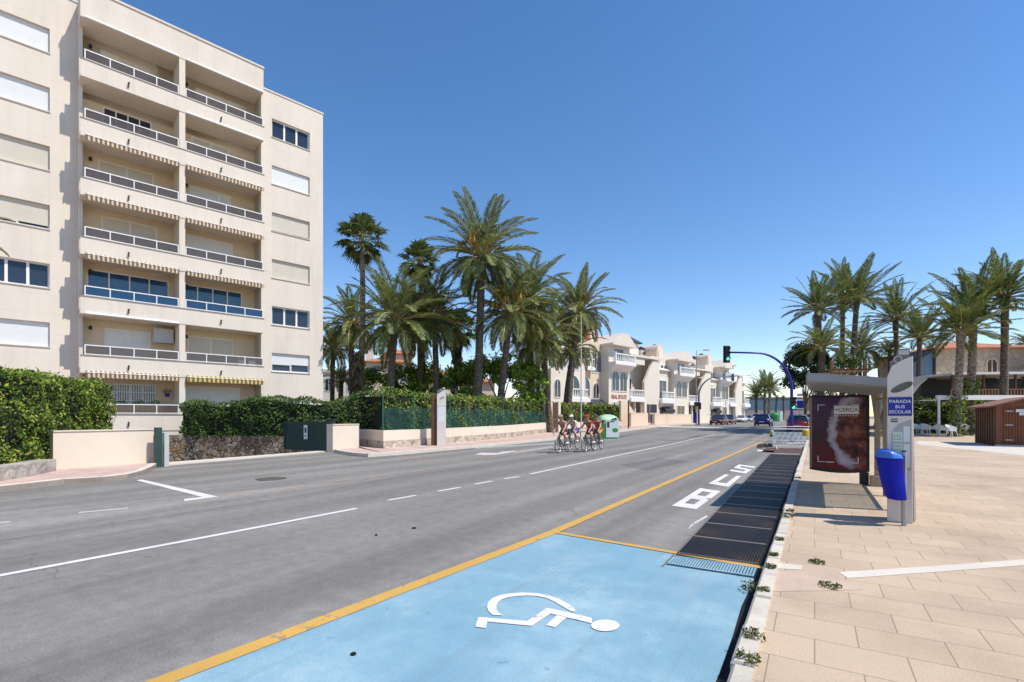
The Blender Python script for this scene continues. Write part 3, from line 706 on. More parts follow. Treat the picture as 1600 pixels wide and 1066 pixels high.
# ------------------------------------------------------------------ ground, road, pavements
def grid(name, us, ss, z, mat, skip=None, kind='structure'):
    vs = []; fs = []; nu, ns = len(us), len(ss)
    for s in ss:
        for u in us:
            p = US(u, s); vs.append((p[0], p[1], z + H(p[1])))
    for j in range(ns - 1):
        for i in range(nu - 1):
            if skip and skip((us[i] + us[i + 1]) / 2, (ss[j] + ss[j + 1]) / 2): continue
            fs.append((j * nu + i, j * nu + i + 1, (j + 1) * nu + i + 1, (j + 1) * nu + i))
    mb = MB(); mb.add(vs, fs); o = mb.build(name, mat, uvf=lambda x, y, zz: toUS(x, y)); tag(o, kind=kind); return o
PIT = (-31.0, -19.15, 7.9, 16.0)
inpit = lambda u, s: PIT[0] < u < PIT[1] and PIT[2] < s < PIT[3]
FS = [-2500, -900, -300, -80, -20, 0, 7.9, 16, 22, 26, 30, 34, 38, 42, 46, 50, 54, 58, 62, 66, 72, 80, 100, 150, 300, 900, 2500]
ground = grid('ground', [-2500, -900, -300, -90, -50, -31, -19.15, -10, 0, 10, 20, 30, 45, 60, 100, 300, 900, 2500], FS, -0.06, 'earth', inpit)
ms = [-40, -20, -10, 0, 4, 7.9, 12, 16, 20, 24, 28, 30, 32, 34, 36, 38, 40, 42, 44, 46, 48, 50, 52, 54, 56, 58, 60, 62, 64, 66, 70, 80, 100, 150, 220]
road = grid('road', [-31, -19.15, -17, -15, -12, -8, -4, -0.40], ms, 0.0, 'asphalt', inpit)
# the right-hand plaza behind its kerb
plaza = grid('plaza', [-0.315, 2, 5, 10, 16, 24, 34, 45, 60], ms, 0.12, 'plaza_pavers')
def slab(name, pts, z, mat, th=0.14, kind='structure'):
    """pavement slab with a flat outline pts (x,y) and a skirt down to the road"""
    mb = MB(); n = len(pts)
    vs = [(p[0], p[1], z + H(p[1])) for p in pts] + [(p[0], p[1], z - th + H(p[1])) for p in pts]
    mb.add(vs, [list(range(n))] + [(i, n + i, n + (i + 1) % n, (i + 1) % n) for i in range(n)])
    o = mb.build(name, mat, uvf=lambda x, y, zz: toUS(x, y)); tag(o, kind=kind); return o
KL = [US(-14.9, -12)[:2], US(-15.0, -2)[:2], G(0, 769), G(100, 757), G(160, 753.5), G(200, 748.5), G(222, 742.5), G(237, 735.5), G(246, 730)]
sideA = KL + [US(-18.85, 7.75)[:2], US(-22, 7.2)[:2], US(-40, 4)[:2], US(-40, -12)[:2]]
slab('side_pavement', sideA, 0.13, 'pink_pavers')
KB = [G(516, 705.5), G(530, 709), G(550, 712.5), G(575, 714.5), US(-15.1, 14.8)[:2], US(-15.0, 16.2)[:2]] + [US(-15.0, s)[:2] for s in (18, 22, 26, 30, 34, 38, 42, 46, 50, 54, 58, 62, 66, 72, 80, 100, 150)]
KBi = [(x, y) for x, y in [US(-22.5, s)[:2] for s in (150, 100, 80, 72, 66, 62, 58, 54, 50, 46, 42, 38, 34, 30, 26, 22, 18, 16.05)]]
def strip(name, A, B, z, mat, kind='structure', zoff=None):
    mb = MB(); n = len(A)
    vs = [(p[0], p[1], z + H(p[1])) for p in A] + [(p[0], p[1], z + H(p[1])) for p in B]
    mb.add(vs, [(i, i + 1, n + i + 1, n + i) for i in range(n - 1)])
    o = mb.build(name, mat, uvf=lambda x, y, zz: toUS(x, y)); tag(o, kind=kind); return o
def resample(P, n):
    P = [Vector((p[0], p[1])) for p in P]; d = [0]
    for i in range(1, len(P)): d.append(d[-1] + (P[i] - P[i - 1]).length)
    out = []
    for k in range(n):
        t = d[-1] * k / (n - 1); i = 1
        while i < len(P) - 1 and d[i] < t: i += 1
        f = (t - d[i - 1]) / max(1e-6, d[i] - d[i - 1]); q = P[i - 1].lerp(P[i], f); out.append((q.x, q.y))
    return out
inner = [G(519, 702.5), G(530, 700.5), G(545, 699.5), (-8.6, 26.5), (-9.2, 26.8), (-9.7, 27.0)] + [US(-22.5, s)[:2] for s in (18, 22, 26, 30, 34, 38, 42, 46, 50, 54, 58, 62, 66, 72, 80, 100, 150)]
strip('side_pavement', KB, inner, 0.13, 'pink_pavers')
def kerbline(name, pts, w, z0, z1, mat, side=1, block=0.0, seed=3):
    """a kerb along pts; with block > 0 it is laid from single uneven stones"""
    mb = MB(); rng = random.Random(seed); P = [Vector((p[0], p[1], 0)) for p in pts]
    segs = []
    for i in range(len(P) - 1):
        L = (P[i + 1] - P[i]).length; k = max(1, round(L / block)) if block else 1
        for j in range(k): segs.append((P[i].lerp(P[i + 1], j / k), P[i].lerp(P[i + 1], (j + 1) / k)))
    for a, b in segs:
        d = (b - a).normalized(); o = Vector((-d.y, d.x, 0)) * side
        g = 0.006 if block else 0.0; a2, b2 = a + d * g, b - d * g
        dz = rng.uniform(-0.008, 0.008) if block else 0; do = rng.uniform(-0.008, 0.008) if block else 0
        q = [a2 + o * do, b2 + o * do, b2 + o * w, a2 + o * w]; ch = 0.02
        ha, hb = H(a.y), H(b.y); hz = [ha, hb, hb, ha]
        vs = [(p.x, p.y, z0 + h) for p, h in zip(q, hz)] + [(p.x, p.y, z1 - ch + dz + h) for p, h in zip(q, hz)]
        q2 = [a2 + o * (do + ch) + d * ch * .5, b2 + o * (do + ch) - d * ch * .5, b2 + o * w - d * ch * .5, a2 + o * w + d * ch * .5]
        vs += [(p.x, p.y, z1 + dz + h) for p, h in zip(q2, hz)]
        mb.add(vs, [(0, 1, 5, 4), (1, 2, 6, 5), (2, 3, 7, 6), (3, 0, 4, 7), (4, 5, 9, 8), (5, 6, 10, 9), (6, 7, 11, 10), (7, 4, 8, 11), (8, 9, 10, 11)])
    o = mb.build(name, mat); tag(o, kind='structure'); return o
kerbline('kerb', [US(-0.44, s)[:2] for s in (-8, 0, 4, 8, 12, 16, 20, 24, 28, 32, 36, 40, 50, 60, 80, 100, 140)], 0.13, -0.05, 0.135, 'kerb_stone', -1, 0.62)
kerbline('kerb', KB, 0.16, -0.05, 0.142, 'pale_concrete', 1)
kerbline('kerb', KL, 0.16, -0.05, 0.142, 'pale_concrete', 1)
# sloping garage entrance: light threshold, ramp floor and its sides
eA, eB = Vector((*G(249, 729), 0)), Vector((*G(520, 705.5), 0))
ed = (eB - eA).normalized(); eo = Vector((-ed.y, ed.x, 0))
mb = MB(); q = [eA, eB, eB + eo * 0.45, eA + eo * 0.9]
mb.add([(p.x, p.y, -0.3) for p in q] + [(p.x, p.y, 0.045) for p in q], [(0, 1, 5, 4), (1, 2, 6, 5), (2, 3, 7, 6), (3, 0, 4, 7), (4, 5, 6, 7)])
tag(mb.build('ramp_kerb', 'pale_concrete'), kind='structure')
mb = MB(); a, b, c, d = US(-19.15, 7.9), US(-19.15, 16), US(-31, 16), US(-31, 7.9)
mb.add([(a[0], a[1], -0.1), (b[0], b[1], -0.1), (c[0], c[1], -2.9), (d[0], d[1], -2.9)], [(0, 1, 2, 3)])
tag(mb.build('ramp_road', 'asphalt', uvf=lambda x, y, z: toUS(x, y)), kind='structure')

# ------------------------------------------------------------------ painted markings
def paint(name, pts, mat, z=0.006):
    mb = MB(); mb.poly([(p[0], p[1], z + H(p[1])) for p in pts]); o = mb.build(name, mat, uvf=lambda x, y, zz: toUS(x, y)); tag(o, kind='structure'); return o
def paint_line(name, P, w, mat, z=0.006, n=24):
    P = resample(P, n) if n > 2 else P
    A = []; B = []
    for i in range(len(P)):
        a = Vector(P[max(0, i - 1)][:2]); b = Vector(P[min(len(P) - 1, i + 1)][:2]); d = (b - a).normalized(); o = Vector((-d.y, d.x)) * w / 2; c = Vector(P[i][:2])
        A.append(tuple(c - o)); B.append(tuple(c + o))
    return strip(name, A, B, z, mat)
YL = [US(-3.62, -1.0)[:2], US(-3.42, 2.1)[:2], US(-3.16, 6.36)[:2], US(-3.14, 9)[:2], US(-2.93, 29)[:2], US(-2.8, 38)[:2]]
blue = [US(-3.60, -1.0), US(-3.10, 6.33), US(-0.44, 6.03), US(-0.44, -1.0)]
mb = MB()
nn = 12
for i in range(nn):
    f0, f1 = i / nn, (i + 1) / nn
    L0 = Vector(blue[0]).lerp(Vector(blue[1]), f0); L1 = Vector(blue[0]).lerp(Vector(blue[1]), f1); R0 = Vector(blue[3]).lerp(Vector(blue[2]), f0); R1 = Vector(blue[3]).lerp(Vector(blue[2]), f1)
    mb.add([(p.x, p.y, 0.004) for p in (L0, R0, R1, L1)], [(0, 1, 2, 3)])
tag(mb.build('parking_bay', 'bay_blue', uvf=lambda x, y, z: toUS(x, y)), kind='structure')
paint_line('yellow_line', YL, 0.155, 'line_yellow', 0.009, 60)
paint_line('yellow_line', [US(-3.1, 6.33)[:2], US(-0.46, 6.02)[:2]], 0.10, 'line_yellow', 0.012, 8)
paint_line('lane_line', [US(-7.42, -3)[:2], G(0, 900), G(300, 844), G(557, 795)], 0.11, 'line_white', 0.006, 30)
for p, q in (((607, 782), (650, 774.5)), ((684, 768), (719, 762)), ((742, 757), (769, 752)), ((788, 748.5), (812, 745))): paint_line('lane_dash', [G(*p), G(*q)], 0.10, 'line_white', 0.006, 2)
paint_line('lane_line', [G(829, 741), G(960, 713), G(1085, 686.5), US(-7.0, 44)[:2]], 0.11, 'line_white', 0.006, 40)
for p, q in (((123, 801.5), (200, 794.5)), ((-60, 821), (16, 816))): paint_line('lane_dash', [G(*p), G(*q)], 0.10, 'line_white_worn', 0.006, 2)
for p, q in (((355, 774.5), (398, 769)), ((440, 764), (475, 759.5)), ((512, 753.5), (545, 749.5)), ((576, 746.5), (607, 743)), ((640, 738), (664, 735)), ((690, 731), (716, 728))): paint_line('lane_dash', [G(*p), G(*q)], 0.10, 'line_orange_worn', 0.006, 2)
paint('bay_corner_mark', [G(213, 751), G(221, 749.5), G(341, 776.5), G(322, 778.5)], 'line_white')
paint('bay_corner_mark', [G(288, 780.5), G(322, 776.5), G(341, 776.8), G(288, 784)], 'line_white', 0.009)
paint_line('bay_edge_line', [G(617, 712), G(702, 724), G(760, 716), G(850, 703)], 0.09, 'line_orange_worn', 0.006, 16)
paint('worn_arrow', [G(741, 710.5), G(752, 707.5), G(778, 708.5), G(784, 706), G(808, 704.5), G(800, 707), G(776, 711), G(756, 711.5)], 'line_white_worn')
paint('worn_arrow', [G(800, 707), G(862, 697.5), G(866, 699.5), G(806, 708)], 'line_faded')
paint('stop_line', [G(742, 699), G(866, 692), G(866, 694), G(742, 701.5)], 'line_faded')
# wheelchair symbol, laid out on the blue bay
w_ = lambda pts: [G(720 + x * 0.1625, 920 + y * 0.1625) for x, y in pts]
arc_o = [(405, 268), (310, 264), (268, 230), (250, 185), (262, 140), (305, 100), (380, 70), (480, 54), (600, 46), (730, 52), (850, 75), (960, 115), (1040, 160), (1090, 200), (1110, 232)]
arc_i = [(370, 240), (362, 236), (345, 210), (340, 175), (358, 140), (395, 112), (450, 94), (540, 80), (640, 75), (730, 80), (820, 98), (905, 135), (975, 180), (1020, 205), (1062, 228)]
A, B = w_(arc_o), w_(arc_i)
mb = MB(); n = len(A)
mb.add([(p[0], p[1], 0.010) for p in A] + [(p[0], p[1], 0.010) for p in B], [(i, i + 1, n + i + 1, n + i) for i in range(n - 1)])
for poly in ([(170, 285), (262, 288), (258, 318), (240, 392), (140, 378), (145, 350)], [(262, 292), (640, 322), (685, 370), (600, 362), (258, 328)], [(640, 322), (825, 197), (895, 205), (862, 250), (685, 370)],
             [(895, 207), (1260, 292), (1262, 345), (1020, 288), (862, 250)], [(930, 262), (1020, 286), (905, 384), (820, 362)]):
    mb.poly([(p[0], p[1], 0.0105) for p in w_(poly)])
mb.poly([(p[0], p[1], 0.011) for p in w_([(1390 + 138 * math.cos(a), 366 + 56 * math.sin(a)) for a in [2 * math.pi * i / 28 for i in range(28)]])])
tag(mb.build('wheelchair_symbol', 'line_white', uvf=lambda x, y, z: toUS(x, y)), kind='structure')
# BUS lettering on the road
b_ = lambda pts: [G(1040 + x * 0.15, 690 + y * 0.15) for x, y in pts]
mb = MB()
def letter(corners, rects):
    q = [Vector((*p, 0)) for p in b_(corners)]
    def pt(x, y): p = q[0].lerp(q[1], x).lerp(q[3].lerp(q[2], x), y); return (p.x, p.y, 0.007)
    for x0, x1, y0, y1 in rects: mb.poly([pt(x0, y0), pt(x1, y0), pt(x1, y1), pt(x0, y1)])
letter([(65, 672), (320, 710), (575, 520), (360, 488)], [(0, .30, 0, 1), (.30, .70, 0, .17), (.30, .70, .40, .60), (.30, .70, .84, 1), (.70, 1, 0, .47), (.70, 1, .53, 1), (.70, .88, .47, .53)])
letter([(445, 440), (655, 476), (787, 364), (618, 343)], [(0, .27, 0, 1), (.73, 1, 0, 1), (.27, .73, 0, .22)])
letter([(662, 308), (835, 337), (938, 264), (765, 240)], [(0, .75, 0, .20), (.75, 1, 0, .56), (.25, .75, .40, .60), (0, .25, .42, 1), (.25, 1, .80, 1)])
tag(mb.build('road_lettering', 'line_white', uvf=lambda x, y, z: toUS(x, y)), kind='structure')
bw = [G(1075, 828), G(1081, 818), G(1104, 806), G(1106, 808), G(1085, 820)]
paint('worn_mark', bw, 'line_white_worn')
paint('worn_mark', [G(1184, 703), G(1210, 705), G(1209, 707.5), G(1183, 705.2)], 'line_white')
# repairs and a manhole
m2 = bpy.data.materials['asphalt'].copy(); m2.name = 'asphalt_patch'
for nd in m2.node_tree.nodes:
    if nd.type == 'MIX' and nd.blend_type == 'MULTIPLY': pass
nt = m2.node_tree; bs = nt.nodes['Principled BSDF']; src = bs.inputs['Base Color'].links[0].from_socket
lin(nt, mixc(nt, 1.0, src, (0.72, 0.72, 0.73), 'MULTIPLY'), bs.inputs['Base Color']); M['asphalt_patch'] = m2
m3 = bpy.data.materials['asphalt'].copy(); nt = m3.node_tree; bs = nt.nodes['Principled BSDF']; src = bs.inputs['Base Color'].links[0].from_socket
lin(nt, mixc(nt, 1.0, src, (1.22, 1.21, 1.19), 'MULTIPLY'), bs.inputs['Base Color']); M['asphalt_pale'] = m3
def patch(px, mat='asphalt_patch', z=0.003): paint('road_patch', [G(*p) for p in px], mat, z)
patch([(862, 682), (985, 683), (960, 687), (850, 685.5)]); patch([(1030, 716), (1078, 721), (1010, 735), (968, 727)]); patch([(1090, 682), (1140, 683.5), (1120, 686), (1070, 684.5)])
patch([(0, 800), (560, 752), (640, 741), (480, 772), (0, 845)], 'asphalt_pale')
strip('road_dark_band', [US(u, 55.5)[:2] for u in np.linspace(-15, -0.6, 8)], [US(u, 57.0)[:2] for u in np.linspace(-15, -0.6, 8)], 0.012, 'asphalt_patch')  # flat band across the road, darker than the surface around it
strip('crossing_stripe', [US(u, 57.2)[:2] for u in np.linspace(-15, -0.6, 8)], [US(u, 60.5)[:2] for u in np.linspace(-15, -0.6, 8)], 0.014, 'pale_concrete')
mc = Vector((*G(424, 748.5), 0)); mb = MB(); mb.lathe([(0.37, 0.0), (0.37, 0.010), (0.31, 0.012), (0.30, 0.006), (0.28, 0.012), (0.02, 0.012)], 28)
tag(mb.build('manhole_cover', 'manhole_iron', loc=mc), 'round rusty manhole cover in the road before the garage gate', 'manhole cover')
for px, py, r in ((647, 826, 0.035), (552, 1024, 0.022), (588, 837, 0.02)):
    g = G(px, py); mb = MB(); mb.lathe([(r, 0.0), (r * 0.8, 0.012), (0.01, 0.014)], 9); o = mb.build('tar_spot', 'void_black', loc=(g[0], g[1], 0.005)); tag(o, kind='structure')
# pale strips and the broken ramp in the plaza paving
sp = lambda pts, nm, mat, z=0.123: tag(strip(nm, [G(*p, 0.12) for p in pts[0]], [G(*p, 0.12) for p in pts[1]], z, mat), kind='structure')
sp(([(1325, 904), (1460, 894.5), (1700, 876)], [(1310, 894.5), (1450, 885.5), (1700, 867)]), 'paving_strip', 'pale_concrete')
sp(([(1203, 888), (1252, 891)], [(1206, 879), (1254, 884)]), 'paving_strip', 'pale_concrete')
sp(([(1210, 925), (1345, 921)], [(1216, 893), (1292, 890)]), 'paving_repair', 'patch_beige' if 'patch_beige' in M else 'pale_pink')  if False else None
plain('patch_beige', (0.52, 0.385, 0.285), 0.9, var=0.18, scale=2.2, fine=40, bmp=0.3)
sp(([(1207, 925), (1348, 922)], [(1211, 893), (1293, 890)]), 'paving_repair', 'patch_beige', 0.1225)
sp(([(1430, 694), (1600, 712), (1700, 722)], [(1434, 689), (1600, 693), (1700, 695)]), 'paving_repair', 'pale_concrete', 0.1225)
# ------------------------------------------------------------------ apartment block
P0 = (-21.1, 24.4, 0.0)
apt = thing('apartment_building', 'tall cream apartment block with two columns of recessed balconies and striped awnings', 'apartment building', P0, FA)
ZK = [1.71 + 2.91 * k for k in range(8)]
LW0 = -11.0; RW1 = 12.25; LY = 1.5; RY = 0.35; TOPB = 22.7; TOPR = 21.7; BASE = -3.2; BW = 8.42
def window(parent, x0, x1, z0, z1, y, kind, drop=1.0, rev=0.12):
    """a window set back in its opening; kind: glass, white_shutter, cream_shutter"""
    t = 0.07; mb = MB(); yy = y + rev
    mb.box(x0, x1, yy - 0.02, yy + 0.06, z0, z0 + t).box(x0, x1, yy - 0.02, yy + 0.06, z1 - t, z1)
    n = 3 if kind == 'glass' else 2
    xs = [x0 + t / 2 + (x1 - x0 - t) * i / n for i in range(n + 1)]
    for i, x in enumerate(xs): mb.box(x - t / 2 - (0.02 if 0 < i < n else 0), x + t / 2 + (0.02 if 0 < i < n else 0), yy - 0.018, yy + 0.058, z0 + t, z1 - t)
    w = mb.build('window', 'white_paint', parent)
    g = MB().box(x0 + 0.03, x1 - 0.03, yy + 0.02, yy + 0.04, z0 + 0.03, z1 - 0.03).build('pane', 'window_glass', w)
    MB().box(x0 - 0.03, x1 + 0.03, y - 0.045, y + rev - 0.03, z0 - 0.05, z0 - 0.002).build('sill', 'pale_concrete', w)
    if kind == 'glass':
        c = MB()
        for i in range(n):
            a = xs[i] + 0.06; b = xs[i + 1] - 0.06; k = 10
            if i == 1: a += (b - a) * 0.35
            c.add([(a + (b - a) * j / k, yy + 0.16 + 0.035 * (j % 2), z) for z in (z0, z1) for j in range(k + 1)], [(j, j + 1, k + 2 + j, k + 1 + j) for j in range(k)])
        c.build('curtain', 'blind_white', w)
    else:
        zb = z0 + (z1 - z0) * (1 - drop)
        s = MB(); s.box(x0 + 0.02, (x0 + x1) / 2 - 0.03, yy - 0.055, yy - 0.03, zb, z1 - 0.01).box((x0 + x1) / 2 + 0.03, x1 - 0.02, yy - 0.055, yy - 0.03, zb + (0.012 if drop > 0.9 else 0.05), z1 - 0.01)
        s.box((x0 + x1) / 2 - 0.03, (x0 + x1) / 2 + 0.03, yy - 0.06, yy - 0.03, z0 + 0.01, z1 - 0.01)
        s.build('shutter', kind, w)
    return w
# left wing
LWIN = [(-3.36, -1.06, ZK[k] + 0.45, ZK[k] + 1.65) for k in range(0, 7)] + [(-8.4, -6.1, ZK[k] + 0.45, ZK[k] + 1.65) for k in range(0, 7)]
mb = MB(); mb.wall(LW0, 0.03, BASE, TOPB, LY, LWIN, 0.26)
mb.box(LW0, 0.02, LY + 0.35, 13, BASE, TOPB - 0.02); mb.box(LW0 - 0.02, 0.0, LY - 0.04, LY + 0.3, TOPB, TOPB + 0.10)
# right wing
RWIN = [(9.02, 11.37, ZK[k] - 0.2, ZK[k] + 0.95) for k in range(0, 7)]
mb.wall(BW - 0.02, RW1, BASE, TOPR, RY, RWIN, 0.24)
mb.box(BW - 0.02, RW1 - 0.003, RY + 0.35, 13, BASE, TOPR - 0.02); mb.poly([(RW1, RY, BASE), (RW1, 13, BASE), (RW1, 13, TOPR), (RW1, RY, TOPR)]); mb.poly([(BW - 0.02, RY, BASE), (BW - 0.02, RY, TOPR), (BW - 0.02, 3, TOPR), (BW - 0.02, 3, BASE)])
mb.box(BW + 0.02, RW1 + 0.04, RY - 0.04, RY + 0.3, TOPR, TOPR + 0.09)
# balcony bay: crown wall, fins, left cheek
mb.box(0.0, BW, 0.0, LY + 0.1, ZK[6] + 2.06, TOPB); mb.box(0.05, BW - 0.02, LY + 0.1, 11, 18.0, TOPB - 0.03); mb.box(-0.03, BW + 0.03, -0.05, 0.3, TOPB, TOPB + 0.10)
mb.box(0.0, 0.14, 0.85, LY, BASE, ZK[6] + 2.06); mb.box(4.10, 4.38, 0.02, LY + 0.06, BASE, ZK[6] + 2.06)
mb.build('wall', 'facade', apt)
for k in range(7):
    kind = {6: 'white_shutter', 5: 'white_shutter', 4: 'cream_shutter', 3: 'cream_shutter', 2: 'glass', 1: 'white_shutter', 0: 'white_shutter'}[k]
    window(apt, *LWIN[k], LY, kind, {5: 0.94, 3: 0.9}.get(k, 1.0), 0.19); window(apt, *LWIN[7 + k], LY, kind if k % 2 else 'cream_shutter', 1.0, 0.19)
    kind = {6: 'glass', 5: 'white_shutter', 4: 'cream_shutter', 3: 'cream_shutter', 2: 'glass', 1: 'white_shutter', 0: 'white_shutter'}[k]
    w = window(apt, *RWIN[k], RY, kind, {1: 0.62, 4: 0.93}.get(k, 1.0), 0.17)
    if k == 0:
        g = MB()
        for i in range(15): x = 9.1 + i * 0.155; g.box(x, x + 0.025, RY - 0.05, RY - 0.03, ZK[0] - 0.2, ZK[0] + 0.95)
        g.build('window_grille', 'white_paint', w)
# back wall of the balconies
BY = 1.62
def rail(parent, x0, x1, z, glass, ret=False):
    mb = MB(); h = 0.52; y = 0.06
    mb.box(x0, x1, y, y + 0.05, z + h - 0.05, z + h); mb.box(x0, x1, y, y + 0.05, z + 0.03, z + 0.07); n = 4
    for i in range(n + 1):
        x = x0 + 0.02 + (x1 - x0 - 0.04) * i / n; mb.box(x - 0.022, x + 0.022, y - 0.003, y + 0.047, z + 0.001, z + h - 0.052)
    if ret: mb.box(x1 - 0.05, x1 - 0.003, y + 0.052, RY, z + h - 0.05, z + h); mb.box(x1 - 0.05, x1 - 0.003, y + 0.052, RY, z + 0.03, z + 0.07)
    r = mb.build('railing', 'white_paint', parent)
    g = MB().box(x0 + 0.03, x1 - 0.03, y + 0.018, y + 0.028, z + 0.07, z + h - 0.05)
    g.build('glass_panel', glass, parent)
def awning(parent, x0, x1, z, mat, rolled):
    mb = MB()
    if rolled:
        mb.tube([(x0, -0.05, z + 0.02), (x1, -0.05, z + 0.02)], 0.045, 8); mb.box(x0, x1, -0.02, 0.0, z + 0.05, z + 0.10)
        mb.build('rolled_awning', 'white_paint', parent); return
    n = int((x1 - x0) * 11); k = max(1, n)
    vs = []
    for j in range(k + 1):
        x = x0 + (x1 - x0) * j / k; y = -0.17 + 0.015 * math.sin(j * 1.3); low = z - 0.26 + (0.05 if j % 2 else 0)
        vs += [(x, 0.02, z + 0.13), (x, y, z + 0.03), (x, y - 0.01, low)]
    mb.add(vs, [(3 * j + a, 3 * j + 3 + a, 3 * j + 4 + a, 3 * j + 1 + a) for j in range(k) for a in (0, 1)])
    aw = mb.build('awning', mat, parent)
    b = MB(); b.tube([(x0, -0.17, z + 0.02), (x1, -0.17, z + 0.02)], 0.022, 6); b.build('awning_bar', 'white_paint', parent)
for k in range(7):
    z = ZK[k]; sof = z + 2.06
    for side in (0, 1):
        x0, x1 = ((0.14, 4.10), (4.38, BW))[side]; last = side == 1
        mb = MB(); mb.box(x0 - (0.14 if side == 0 else 0.28), x1 + (0.03 if last else 0), -0.002 - 0.001 * side, 0.10, z - 0.85, z); mb.box(x0 - 0.14 if side == 0 else x0 - 0.28, x1, 0.10, BY, z - 0.85, z - 0.55)
        b = mb.build('balcony', 'facade', apt)
        MB().box(x0 - (0.15 if side == 0 else 0.28), x1 + (0.05 if last else 0), -0.035, 0.135, z + 0.001, z + 0.035).build('coping', 'coping_grey', b)
        glass = 'sky_tint_rail_glass' if k == 2 else 'rail_glass'
        rail(b, x0 + 0.02, x1 - (0.0 if last else 0.02), z + 0.035, glass, last)
        cx = x0 + 1.75; mb = MB(); mb.tube([(cx, -0.16, z - 0.42), (cx, 0.02, z - 0.38)], 0.035, 6); mb.tube([(cx, -0.02, z - 0.40), (cx, -0.04, z - 0.52), (cx, -0.05, z - 0.62)], 0.025, 6); mb.build('drain_spout', 'dark_metal', b)
        if sof < 22:
            if k in (4, 3, 2): awning(b, x0 + 0.05, x1 - 0.03, sof, 'awning_brown', False)
            elif k == 0: awning(b, x0 + 0.05, x1 - 0.03, sof, 'awning_brown' if side == 0 else 'awning_yellow', False)
            elif not (k == 5 and side == 0) and not (k == 1 and side == 1): awning(b, x0 + 0.05, x1 - 0.03, sof, None, True)
        # back wall with a door opening
        d0, d1, kind = {(6, 0): (0.9, 3.0, 'dark_glass'), (6, 1): (5.2, 7.9, 'dark_glass'), (5, 0): (1.0, 3.1, 'dark_glass'), (5, 1): (5.0, 7.0, 'cream_shutter'), (4, 0): (0.8, 3.2, 'cream_shutter'), (4, 1): (4.9, 7.1, 'white_shutter'),
                        (3, 0): (0.95, 3.35, 'cream_shutter'), (3, 1): (4.75, 7.2, 'white_shutter'), (2, 0): (0.35, 3.9, 'sky_tint_glass'), (2, 1): (4.5, 7.7, 'sky_tint_glass'), (1, 0): (1.05, 3.05, 'white_shutter'), (1, 1): (4.8, 7.2, 'cream_shutter'),
                        (0, 0): (1.0, 3.3, 'sky_tint_glass'), (0, 1): (4.6, 7.6, 'white_shutter')}[(k, side)]
        zt = z + (1.75 if k in (4, 3, 2) else 1.68)
        zf = z - 0.55; wb = MB(); wb.wall(x0 - 0.1, x1 + 0.05, zf, sof + 0.3, BY - 0.02, [(d0, d1, zf, zt)], 0.10)
        wb.build('back_wall', 'inner_plaster', b)
        dm = MB(); n = 4 if kind.endswith('glass') else 2
        for i in range(n + 1):
            x = d0 + 0.03 + (d1 - d0 - 0.06) * i / n; dm.box(x - 0.03, x + 0.03, BY + 0.03, BY + 0.075, zf + 0.003, zt)
        dm.box(d0 + 0.06, d1 - 0.06, BY + 0.032, BY + 0.073, zt - 0.06, zt - 0.001); dr = dm.build('balcony_door', 'white_paint', b)
        MB().box(d0, d1, BY + 0.05, BY + 0.068, zf + 0.002, zt).build('door_panel', kind, b)
        if k in (6, 4, 2, 1) :
            l = MB(); l.lathe([(0.03, -0.12), (0.07, -0.08), (0.08, 0.06), (0.03, 0.10)], 8, (x0 + 0.35, BY - 0.1, sof - 0.45)); l.build('wall_lamp', 'dark_metal', b)
    if k == 1:    # air-conditioner cover hanging on the left balcony
        o = MB().box(3.1, 4.0, 1.0, 1.35, z + 1.12, z + 1.85).box(3.06, 4.04, 0.97, 1.0, z + 1.08, z + 1.13).build('sun_screen', 'light_grey', apt)
# window bars, flower pots on the ground-floor terrace
g = MB(); z = ZK[0]
for i in range(22): x = 1.02 + i * 0.105; g.box(x, x + 0.02, BY - 0.14, BY - 0.12, z + 0.3, z + 1.6)
for zz in (0.3, 0.75, 1.2, 1.6): g.box(1.0, 3.3, BY - 0.15, BY - 0.115, z + zz, z + zz + 0.03)
g.build('window_grille', 'white_paint', apt)
rng = np.random.default_rng(5)
for i, (x, y, zz) in enumerate(((1.3, 1.1, 0.62), (1.75, 1.2, 0.6), (2.5, 1.15, 0.64), (3.2, 1.2, 0.66), (3.75, 1.2, 1.3))):
    t = thing('flower_pot', ('small dark pot with a plant on the left end of the ground floor terrace', 'low potted plant beside the dark pot before the barred window', 'potted plant in the middle of the barred terrace window', 'bushy potted plant at the right of the barred window', 'blue hanging pot on the terrace pillar')[i], 'flower pot')
    v = Matrix.Rotation(FA, 3, 'Z') @ Vector((x, y, z + zz - 0.3)); t.location = (v.x + P0[0], v.y + P0[1], v.z)
    MB().lathe([(0.09, 0), (0.14, 0.2), (0.12, 0.2), (0.1, 0.15)], 10).build('pot', 'sign_blue' if i == 4 else 'terracotta', t)
    lm = MB(); p = rng.normal(0, 1, (90, 3)); p /= np.linalg.norm(p, axis=1)[:, None]; leaves(lm, p * np.array([.2, .2, .16]) + np.array([0, 0, 0.3]), p, 0.09, 0.6, 0.5, rng); lm.build('plant', 'hedge_leaf', t)
